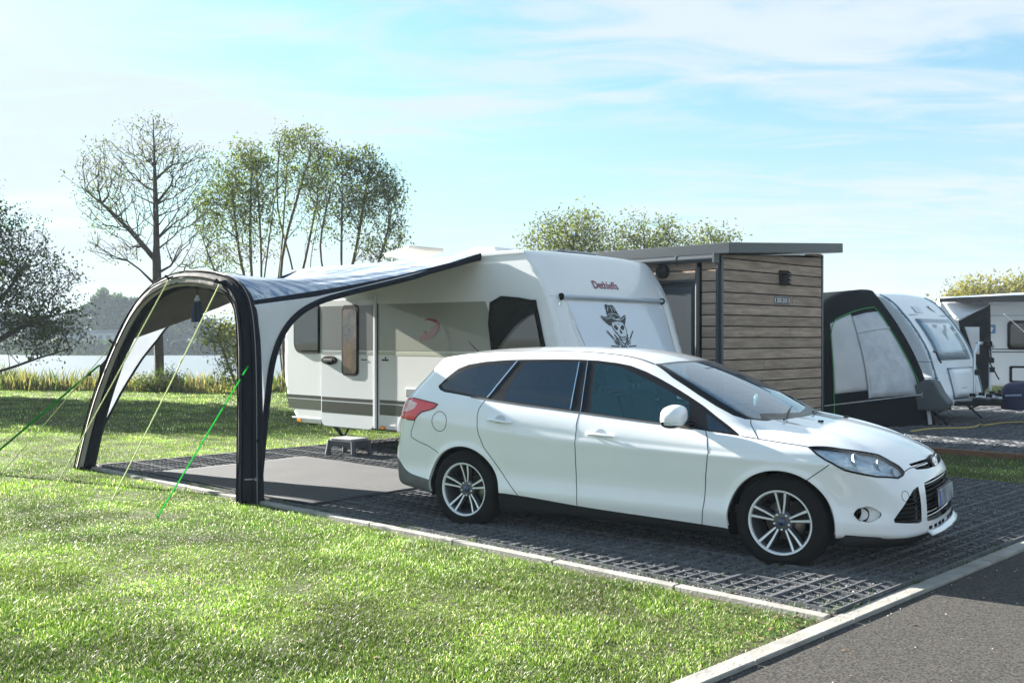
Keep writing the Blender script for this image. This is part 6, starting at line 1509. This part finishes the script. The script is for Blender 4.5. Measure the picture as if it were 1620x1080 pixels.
# ------------------------------------------------------------------ trees
bark = mat('bark', (.075, .062, .050), rough=.95, var=.45, vscale=7, bump=.8, bscale=18, stretch=(2, 2, .5))
bark_w = mat('bark_willow', (.13, .115, .075), rough=.95, var=.45, vscale=7, bump=.6, bscale=18, stretch=(2, 2, .5))
leaf_m = attr_mat('leaf', 'tint', rough=.75, translucent=.42, spec=.12, gain=(1.25, 1.25, .7))
def grow(seedpts, blobs, n, bf, seed, maxstep=.45, gravity=0., asc=0.):
    """tree skeleton: seedpts = list of polylines (trunks); attractors in ellipsoid blobs joined by a balanced minimum spanning tree"""
    r = np.random.default_rng(seed); pos = []; par = []; path = []
    for pl in seedpts:
        prev = -1
        if pl[0] is not None and isinstance(pl[0], tuple) and pl[0][0] == 'from': prev = pl[0][1]; pl = pl[1:]
        if pos:
            dd = np.linalg.norm(np.array(pos)-np.array(pl[0], float), axis=1); j0 = int(dd.argmin()); prev = j0 if dd[j0] < .8 else -1
        D = np.array(catmull(pl, False, 4)) if len(pl) > 2 else np.array(pl, float)
        for p in D:
            pos.append(p); par.append(prev); path.append(0 if prev < 0 else path[prev]+np.linalg.norm(p-pos[prev])*.30); prev = len(pos)-1
    ntr = len(pos)
    w = np.array([b[3]*b[4]*b[5]*b[6] for b in blobs]); w = w/w.sum(); A = []
    for b, ww in zip(blobs, w):
        k = int(n*ww)+1; d = r.normal(size=(k, 3)); d /= np.linalg.norm(d, axis=1, keepdims=True); rad = r.random(k)**(1/2.6)
        A.append(np.array(b[:3])+d*rad[:, None]*np.array(b[3:6]))
    A = np.concatenate(A); root = np.array(pos[0]); dist = np.linalg.norm(A-np.array(pos)[:, None], axis=2).min(0) if len(pos)*len(A) < 4e6 else np.linalg.norm(A-root, axis=1)
    A = A[np.argsort(dist)]
    cap = ntr+len(A)*6; Pn = np.zeros((cap, 3)); Pn[:ntr] = pos; pa = list(par); pt = np.zeros(cap); pt[:ntr] = path; m = ntr
    for a in A:
        d = np.linalg.norm(Pn[:m]-a, axis=1); up = np.maximum(0, Pn[:m, 2]-a[2]+asc*np.hypot(Pn[:m, 0]-a[0], Pn[:m, 1]-a[1]))
        j = int(np.argmin(d+bf*pt[:m]+up*(.9+gravity))); L = d[j]; k = min(5, max(1, int(L/maxstep))); prev = j; s = Pn[j].copy()
        bend = r.normal(size=3)*L*.04; bend[2] += L*.05
        for q in range(1, k+1):
            t = q/k; p = s+(a-s)*t+bend*math.sin(math.pi*t); Pn[m] = p; pa.append(prev); pt[m] = pt[prev]+np.linalg.norm(p-Pn[prev]); prev = m; m += 1
    P = Pn[:m]; pa = np.array(pa); kids = np.bincount(pa[pa >= 0], minlength=m)
    area = np.where(kids == 0, 1.0, 0.)
    for i in range(m-1, -1, -1):
        if pa[i] >= 0: area[pa[i]] += area[i]
    return P, pa, kids, area
def tree(name, root, seedpts, blobs, n, label, cat, seed=1, bf=.35, tip=.006, pw=.42, leaves=8, lsize=.07, lcol=((.05, .09, .015), (.14, .17, .03)), m=None, trunk_r=None, spread=.28, sides=6, leafprob=1., group=None, droop=0., lf=None, asc=0.):
    T = thing(name, root, 0, label, cat, group)
    P, pa, kids, area = grow(seedpts, blobs, n, bf, seed, asc=asc)
    rad = tip*area**pw
    if trunk_r: rad *= 1; k = trunk_r/rad.max(); rad = np.maximum(rad*np.where(rad > tip*3, 1+(k-1)*np.clip((rad-tip*3)/(rad.max()-tip*3), 0, 1), 1), tip)
    # segments as tapered prisms
    idx = np.where(pa >= 0)[0]; A = P[pa[idx]]; B_ = P[idx]; ra = np.minimum(rad[pa[idx]], rad[idx]*1.7); rb = rad[idx]
    d = B_-A; L = np.linalg.norm(d, axis=1, keepdims=True); d = d/np.maximum(L, 1e-6); h = np.where(np.abs(d[:, 2:3]) < .9, [[0, 0, 1.]], [[1., 0, 0]]); u = np.cross(d, h); u /= np.linalg.norm(u, axis=1, keepdims=True); v = np.cross(d, u)
    Vs, Fs, off = [], [], 0
    for lo, hi, ns in ((.022, 9, 7), (0, .022, 3)):
        s = (rb > lo) & (rb <= hi); 
        if not s.any(): continue
        N = s.sum(); th = 2*np.pi*np.arange(ns)/ns
        ring = lambda C_, r_, ext: C_[s][:, None]+r_[s][:, None, None]*(u[s][:, None]*np.cos(th)[None, :, None]+v[s][:, None]*np.sin(th)[None, :, None])+ext
        V = np.concatenate([ring(A, ra, 0), ring(B_+d*rb[:, None]*.25, rb, 0)], 1).reshape(-1, 3)
        f = np.array([[k, (k+1) % ns, ns+(k+1) % ns, ns+k] for k in range(ns)]); F = (f[None]+2*ns*np.arange(N)[:, None, None]).reshape(-1, 4)+off
        Vs.append(V); Fs.append(F); off += len(V)
    o = link('trunk', mesh_from('trunk', np.concatenate(Vs), np.concatenate(Fs), smooth=True), m or bark, T)
    # leaves round the thin ends
    r = np.random.default_rng(seed+50); thin = np.where((rad < tip*3.2) & (pa >= 0))[0]; thin = thin[r.random(len(thin)) < leafprob]
    if lf is not None: thin = thin[lf(P[thin], r)]
    base = np.repeat(P[thin], leaves, 0)+r.normal(size=(len(thin)*leaves, 3))*spread*np.array([1, 1, .8]); N = len(base)
    if N:
        a = r.normal(size=(N, 3)); a[:, 2] -= droop; a /= np.linalg.norm(a, axis=1, keepdims=True); b = np.cross(a, r.normal(size=(N, 3))); b /= np.linalg.norm(b, axis=1, keepdims=True); s = lsize*r.uniform(.55, 1.3, N)[:, None]
        V = np.stack([base-a*s, base+b*s*.42, base+a*s, base-b*s*.42], 1).reshape(-1, 3); F = np.arange(4*N).reshape(-1, 4)
        me = mesh_from('crown', V, F); c0, c1 = np.array(lcol[0]), np.array(lcol[1])
        clump = np.repeat(r.random(len(thin)), leaves); t = (clump*.55+r.random(N)*.45)[:, None]; col = (c0+(c1-c0)*t)*r.uniform(.7, 1.2, N)[:, None]
        ca = me.color_attributes.new('tint', 'FLOAT_COLOR', 'POINT'); ca.data.foreach_set('color', np.repeat(np.concatenate([col, np.ones((N, 1))], 1), 4, 0).astype(np.float32).ravel())
        cr = link('crown', me, leaf_m, T); cr['kind'] = 'stuff'
    return T
def PX(px_, py_, Y): return ((px_-810)/FPX*Y, CAMH-(py_-HOR)*Y/FPX)     # photo row / column to x, z at distance Y
# tall alder with a clear central stem
Y = 29.; x0, _ = PX(250, 600, Y); K = Y/FPX
def rel(px_, py_, dy=0.): x, z = PX(px_, py_, Y); return (x-x0, dy, z)
alder_l = [rel(251, 640), rel(250, 560, .1), rel(249, 480, 0), rel(247, 400, .05), rel(247, 330, 0), rel(243, 250, .1), rel(243, 170, 0)]
blobs = []
def blob(px_, py_, rx, ry, ryy, w=1.): x, z = PX(px_, py_, Y); blobs.append((x-x0, 0, z, rx*K, ryy, ry*K, w))
blob(245, 215, 48, 50, 1.3); blob(185, 250, 62, 45, 1.4, 1); blob(300, 250, 38, 45, 1.4); blob(165, 300, 48, 55, 1.3); blob(300, 320, 42, 55, 1.4); blob(190, 370, 50, 35, 1.3, .8); blob(300, 390, 36, 28, 1.2, .8); blob(245, 300, 60, 60, 1.5, .5)
tree('alder_tree', (x0, Y, -.25), [alder_l, [alder_l[3], rel(200, 350, .3), rel(150, 305, .5), rel(95, 262, .2)]], blobs, 1100, 'tall bare stemmed tree with thin leaves standing alone by the lake', 'tree', seed=3, bf=.42, asc=.75, tip=.0070, pw=.46, leaves=9, lsize=.042, spread=.13, leafprob=.42, lcol=((.035, .06, .012), (.12, .15, .03)), trunk_r=.14, lf=lambda P, r: (np.hypot(P[:, 0], P[:, 2]-5) > 1.0) | (r.random(len(P)) < .3))
# willows: many thin stems
def willow(cx, base, stems, bl, n, seed, label, Yd, col, lp=.75):
    global Y, x0, K, blobs
    Y = Yd; x0, _ = PX(cx, 600, Y); K = Y/FPX; blobs = []
    sp_ = []
    for pts in stems: sp_.append([(0, 0, -.3) if i == 0 else rel(p[0], p[1], (p[2] if len(p) > 2 else random.uniform(-.5, .5))) for i, p in enumerate([(cx, 640)]+pts)])
    for b in bl: blob(*b)
    return tree('willow_tree', (x0, Y, -.2), sp_, blobs, n, label, 'tree', seed=seed, bf=.5, asc=.8, tip=.0065, pw=.38, leaves=13, lsize=.052, spread=.15, leafprob=lp, lcol=col, m=bark_w, trunk_r=.075, droop=.5)
olive = ((.040, .070, .012), (.15, .19, .035))
willow(408, 600, [[(405, 480), (398, 380), (395, 260)], [(418, 480), (425, 400), (432, 300)], [(395, 470), (375, 390), (365, 300)], [(425, 500), (440, 420), (445, 350)], [(390, 520), (355, 440), (320, 370)], [(410, 460), (410, 370), (412, 280)]],
       [(392, 240, 28, 30, 1.0, 1.2), (360, 275, 26, 30, 1.0), (378, 310, 40, 40, 1.2, .6), (418, 280, 20, 50, 1.0, .9), (335, 340, 22, 34, 1.0), (350, 400, 40, 30, 1.1, .45), (405, 350, 40, 55, 1.3, .25), (325, 300, 12, 18, .6, 1), (385, 300, 62, 80, 1.4, .12)], 1000, 11, 'dense olive willow with many upright stems behind the awning arch', 30., olive, .6)
willow(452, 600, [[(440, 480), (444, 380), (452, 250)], [(452, 500), (452, 400), (470, 290), (490, 230)], [(466, 490), (480, 400), (500, 300)], [(470, 500), (462, 420), (440, 320), (448, 220)]],
       [(452, 218, 22, 26, .9), (488, 212, 22, 20, .9), (512, 238, 24, 30, 1.0, .8), (500, 280, 30, 34, 1.1, .6), (455, 262, 18, 36, .9, .6), (485, 300, 40, 85, 1.2, .16)], 620, 12, 'tall airy willow with bare lower stems in the middle of the clump', 31., olive, .55)
willow(535, 600, [[(520, 480), (510, 380), (525, 280)], [(545, 480), (560, 380), (580, 280)], [(560, 480), (600, 400), (615, 330)], [(540, 500), (540, 400), (545, 300)], [(505, 490), (495, 420), (500, 340)], [(575, 500), (610, 430), (632, 370)]],
       [(545, 250, 22, 28, 1.0), (575, 245, 24, 24, 1.0), (605, 262, 22, 24, 1.0), (622, 300, 20, 30, 1.0), (590, 300, 40, 40, 1.3, .7), (545, 305, 30, 40, 1.1, .5), (628, 350, 16, 24, .9), (600, 385, 34, 20, 1.0, .8), (575, 350, 50, 40, 1.2, .15), (520, 345, 16, 30, .9, .5), (540, 290, 70, 60, 1.3, .12)], 1000, 13, 'wide willow fanning out above the caravan roof', 29.5, olive, .55)
# dark tree at the left edge, leaning over the water
Y = 24.; x0, _ = PX(-70, 600, Y); K = Y/FPX; blobs = []
blob(15, 360, 48, 45, 1.6); blob(55, 430, 55, 42, 1.8); blob(90, 500, 48, 42, 1.6, 1); blob(40, 520, 62, 38, 1.8); blob(-30, 430, 60, 90, 2.0); blob(-60, 330, 60, 60, 2.0, .8); blob(-120, 420, 60, 110, 2, .8); blob(20, 470, 60, 50, 1.6)
tree('waterside_tree', (x0, Y, -.1), [[rel(-72, 640), rel(-60, 560), rel(-45, 480, .3), rel(-30, 380, 0)], [rel(-62, 575), rel(-10, 540, -.2), rel(50, 500, .2), rel(95, 490, .1)], [rel(-50, 510), rel(0, 460, .2), rel(40, 410, 0)], [rel(-64, 590), rel(0, 580), rel(60, 560), rel(110, 545)]], blobs, 1500,
     'dark leafy tree reaching in from the left edge over the lake', 'tree', seed=21, bf=.5, tip=.0075, pw=.38, leaves=16, lsize=.046, spread=.16, leafprob=.7, asc=.3, lcol=((.025, .045, .012), (.075, .11, .022)), trunk_r=.2)
# trees along the bank beyond the left edge: they shade the strip of lawn there
for i, (bx_, by_, hh_, ww_) in enumerate([(-17.5, 27.5, 7.5, 2.6), (-22, 29, 8.6, 3.0), (-27, 28, 8.0, 2.8), (-32.5, 30, 9, 3.2), (-38, 29, 8.5, 3.0)]):
    tree('bank_tree', (bx_, by_, -.1), [[(0, 0, 0), (.1, .1, hh_*.4), (0, 0, hh_*.8)]], [(0, 0, hh_*.62, ww_, ww_*.8, hh_*.36, 1)], 420, ['leafy bank tree outside the left edge of the lawn, nearest the awning', 'second bank tree beyond the left edge', 'third bank tree beyond the left edge', 'fourth bank tree beyond the left edge', 'farthest bank tree beyond the left edge'][i], 'tree', seed=60+i, tip=.012, leaves=16, lsize=.19, spread=.32, leafprob=1, trunk_r=.2, group='trees lining the bank')
# bushes: by the alder foot, by the awning leg
Y = 28.6; x0, _ = PX(262, 620, Y); K = Y/FPX; blobs = []; blob(235, 598, 20, 22, .5); blob(270, 600, 18, 24, .5); blob(262, 585, 14, 14, .4)
tree('waterside_bush', (x0, Y, -.2), [[rel(258, 628), rel(258, 610), rel(255, 595)]], blobs, 160, 'small dark bush at the foot of the tall bare tree', 'bush', seed=31, tip=.006, leaves=16, lsize=.038, spread=.12, lcol=((.03, .06, .012), (.09, .13, .03)))
Y = 22.; x0, _ = PX(390, 620, Y); K = Y/FPX; blobs = []; blob(345, 520, 34, 30, .8); blob(375, 560, 30, 42, .9); blob(392, 510, 30, 40, .8); blob(360, 605, 28, 16, .6, .6)
tree('willow_bush', (x0, Y, -.1), [[rel(392, 655), rel(388, 600), rel(378, 540)], [rel(392, 650), rel(365, 580), rel(345, 525)]], blobs, 330, 'yellow green willow bush seen between the awning legs', 'bush', seed=33, tip=.006, leaves=12, lsize=.038, spread=.13, leafprob=.8, bf=.5, lcol=((.07, .11, .015), (.22, .24, .05)), droop=.6, m=bark_w)
# trees behind the cabin
for i, (cx, top, w_, sd_, lab) in enumerate([(905, 330, 70, 41, 'bushy tree rising behind the white caravan roof'), (1020, 340, 68, 42, 'bushy tree behind the left end of the cabin roof'), (1120, 356, 42, 43, 'smaller tree top just above the cabin roof corner')]):
    Y = 34.+i; x0, _ = PX(cx, 600, Y); K = Y/FPX; blobs = []
    blob(cx, top+50, w_, 48, 1.8); blob(cx-30, top+75, w_*.8, 50, 1.8, .8); blob(cx+25, top+35, w_*.5, 34, 1.5, .8); blob(cx, top+120, w_, 60, 1.6, .5)
    tree('bushy_tree', (x0, Y, 0), [[rel(cx, 640), rel(cx, 540), rel(cx+5, 460), rel(cx, top+60)]], blobs, 700, lab, 'tree', seed=sd_, tip=.008, bf=.5, leaves=12, lsize=.062, spread=.22, leafprob=.72, lcol=((.045, .07, .015), (.16, .19, .04)), trunk_r=.2, group='trees behind the cabin')
Y = 46.; 
for i, (cx, top, w_, sd_, lab) in enumerate([(1560, 440, 45, 51, 'yellowing tree behind the striped caravan'), (1640, 432, 45, 52, 'yellowing tree cut by the right edge'), (1520, 458, 25, 53, 'low tree top left of the yellowing trees')]):
    x0, _ = PX(cx, 600, Y); K = Y/FPX; blobs = []; blob(cx, top+28, w_, 28, 2); blob(cx+5, top+60, w_, 30, 2)
    tree('autumn_tree', (x0, Y, 0), [[rel(cx, 600), rel(cx, 520), rel(cx, top+30)]], blobs, 400, lab, 'tree', seed=sd_, tip=.010, leaves=20, lsize=.085, spread=.33, leafprob=.9, bf=.5, lcol=((.10, .12, .02), (.30, .26, .06)), trunk_r=.2)
# ------------------------------------------------------------------ reeds and weeds along the bank
n = 26000; X = rng.uniform(-34, 6, n); yb = bank_y(X); Yr = yb+rng.uniform(-.9, 2.3, n); zz = ground_z(X, Yr); hh_ = rng.uniform(.15, .80, n)*(.25+1.0*vnoise(X+50, Yr, .7, 31)); hh_ = np.where(Yr < yb, hh_*.8, hh_+.12)
t = rng.uniform(0, 6.28, n); lx, ly = np.cos(t)*hh_*.28, np.sin(t)*hh_*.28; w_ = rng.uniform(.010, .026, n); q = rng.uniform(0, 6.28, n); dx, dy = np.cos(q)*w_, np.sin(q)*w_
V = np.stack([np.stack([X-dx, Yr-dy, zz], 1), np.stack([X+dx, Yr+dy, zz], 1), np.stack([X+lx*.4+dx*.7, Yr+ly*.4+dy*.7, zz+hh_*.65], 1), np.stack([X+lx, Yr+ly, zz+hh_], 1), np.stack([X+lx*.4-dx*.7, Yr+ly*.4-dy*.7, zz+hh_*.65], 1)], 1).reshape(-1, 3)
F = (np.array([[0, 1, 2], [0, 2, 4], [4, 2, 3]])[None]+5*np.arange(n)[:, None, None]).reshape(-1, 3)
cc_ = np.where((rng.random(n)+vnoise(X+50, Yr, .5, 33)*.8 > .95)[:, None], [[.26, .21, .09]], [[.09, .12, .03]])*rng.uniform(.6, 1.2, n)[:, None]
me = mesh_from('reeds', V, F); ca = me.color_attributes.new('tint', 'FLOAT_COLOR', 'POINT'); ca.data.foreach_set('color', np.repeat(np.concatenate([cc_, np.ones((n, 1))], 1), 5, 0).astype(np.float32).ravel())
tag(link('reeds', me, grass_m), 'yellow and green reeds and weeds along the lake bank', 'reeds', kind='stuff')
# ------------------------------------------------------------------ far shore
def fartree(px_, top, wpx, Yd, seed, lab):
    K = Yd/FPX; x, zt = PX(px_, top, Yd); gz_ = float(ground_z(x, Yd)); r = np.random.default_rng(seed); H_ = zt-gz_; Wd = wpx*K
    T = thing('far_tree', (x, Yd, gz_), 0, lab, 'tree', 'trees on the far shore')
    MB().tube([(0, 0, -.3), (0, 0, H_*.6)], [.35, .12], 6).build('trunk', bark, T)
    nb = 26; cen = np.stack([r.normal(0, .42, nb)*Wd, r.normal(0, .4, nb)*Wd, H_*r.uniform(.25, .92, nb)], 1); cen[:, 0] *= np.sqrt(np.clip(1.15-(cen[:, 2]/H_), .1, 1)); n = 2600
    k = r.integers(0, nb, n); d = r.normal(size=(n, 3)); d /= np.linalg.norm(d, axis=1, keepdims=True); base = cen[k]+d*(Wd*.26)*r.random((n, 1))**.4; base[:, 2] = np.minimum(base[:, 2], H_+r.normal(0, .2, n))
    a = r.normal(size=(n, 3)); a /= np.linalg.norm(a, axis=1, keepdims=True); b = np.cross(a, r.normal(size=(n, 3))); b /= np.linalg.norm(b, axis=1, keepdims=True); s = .42
    V = np.stack([base-a*s, base+b*s*.6, base+a*s, base-b*s*.6], 1).reshape(-1, 3); me = mesh_from('crown', V, np.arange(4*n).reshape(-1, 4)); col = np.array([.035, .06, .02])*r.uniform(.6, 1.5, n)[:, None]
    ca = me.color_attributes.new('tint', 'FLOAT_COLOR', 'POINT'); ca.data.foreach_set('color', np.repeat(np.concatenate([col, np.ones((n, 1))], 1), 4, 0).astype(np.float32).ravel()); c_ = link('crown', me, leaf_m, T); c_['kind'] = 'stuff'
far_l = [(172, 450, 42, 182, 'tallest rounded tree across the lake, left of the awning'), (205, 470, 26, 186, 'tree leaning against the tallest one across the lake'), (148, 470, 24, 184, 'tree left of the tallest one across the lake'), (120, 490, 24, 188, 'low tree behind the white boathouse'), (96, 505, 20, 190, 'lowest tree above the boathouse'), (60, 500, 30, 190, 'far tree behind the dark left tree'), (15, 495, 36, 192, 'far tree at the left edge'),
         (232, 515, 22, 190, 'far tree just inside the awning arch'), (262, 508, 24, 195, 'far tree left of the tall bare stem'), (292, 498, 28, 192, 'far tree right of the tall bare stem'), (325, 505, 26, 194, 'far tree in the middle of the awning arch'), (358, 512, 24, 190, 'far tree behind the willow bush'), (395, 508, 30, 195, 'far tree hidden by the near awning leg'), (430, 515, 26, 192, 'far tree beyond the caravan end')]
for i, (a_, b_, c_, d_, e__) in enumerate(far_l): fartree(a_, b_, c_, d_, 100+i, e__)
FB = MB()
n = 9000; X = rng.uniform(-130, -30, n); Yf = far_y(X)+rng.uniform(-1.5, 5, n); zz = ground_z(X, Yf)+rng.uniform(-.2, 1.5, n); a = rng.normal(size=(n, 3)); a /= np.linalg.norm(a, axis=1, keepdims=True); b = np.cross(a, rng.normal(size=(n, 3))); b /= np.linalg.norm(b, axis=1, keepdims=True); base = np.stack([X, Yf, zz], 1)
V = np.stack([base-a*.5, base+b*.35, base+a*.5, base-b*.35], 1).reshape(-1, 3); me = mesh_from('far_hedge', V, np.arange(4*n).reshape(-1, 4)); col = np.array([.03, .05, .02])*rng.uniform(.6, 1.4, n)[:, None]
ca = me.color_attributes.new('tint', 'FLOAT_COLOR', 'POINT'); ca.data.foreach_set('color', np.repeat(np.concatenate([col, np.ones((n, 1))], 1), 4, 0).astype(np.float32).ravel()); tag(link('undergrowth', me, leaf_m), 'dark undergrowth along the far shore of the lake', 'undergrowth', kind='stuff')
fw = mat('boathouse_wall', (.45, .48, .52), rough=.7); fr_ = mat('boathouse_roof', (.16, .18, .20), rough=.7); fg = mat('boathouse_glass', (.04, .06, .08), rough=.2)
def farhouse(px0, px1, top, bot, Yd, lab, nwin):
    x0_, zt = PX(px0, top, Yd); x1_, zb_ = PX(px1, bot, Yd); cx = (x0_+x1_)/2; L_ = x1_-x0_; g_ = float(ground_z(cx, Yd)); H_ = zt-g_
    T = thing('lakeside_building', (cx, Yd, g_), 0, lab, 'building')
    MB().box((0, 3, H_*.42), (L_, 6, H_*.84)).build('wall', fw, T); MB().prism([(-.5, H_*.84), (6.5, H_*.84), (6.3, H_), (-.3, H_)], frame((-L_/2-.3, 0, 0), (0, 1, 0), (0, 0, 1)), L_+.6).build('roof', fr_, T)
    for i in range(nwin):
        xx = -L_/2+L_*(i+.5)/nwin; w_ = MB().box((xx, -.03, H_*.45), (L_/nwin*.55, .06, H_*.4)).build('window', fw, T); MB().box((xx, -.07, H_*.45), (L_/nwin*.45, .03, H_*.32)).build('pane', fg, w_)
farhouse(138, 192, 522, 546, 176.5, 'long white boathouse across the lake beside the far trees', 4)
farhouse(92, 134, 528, 548, 177, 'lower pale boathouse left of the long white one', 3)
farhouse(268, 288, 538, 549, 177, 'small pale hut across the lake inside the awning arch', 2)
# ------------------------------------------------------------------ air
hz = MB().box((0, 150, 4.75), (1300, 700, 19.5)).build('haze', None); tag(hz, 'thin bluish morning haze over the lake', 'haze', kind='stuff')
hz.location = (0, 0, 0)
hm = bpy.data.materials.new('haze'); hm.use_nodes = True; hn = hm.node_tree; hn.nodes.clear(); ho = hn.nodes.new('ShaderNodeOutputMaterial'); pv = hn.nodes.new('ShaderNodeVolumePrincipled')
pv.inputs['Color'].default_value = (.72, .86, 1.0, 1); pv.inputs['Density'].default_value = .0007; pv.inputs['Anisotropy'].default_value = 0; hn.links.new(pv.outputs[0], ho.inputs['Volume']); hz.data.materials.append(hm)
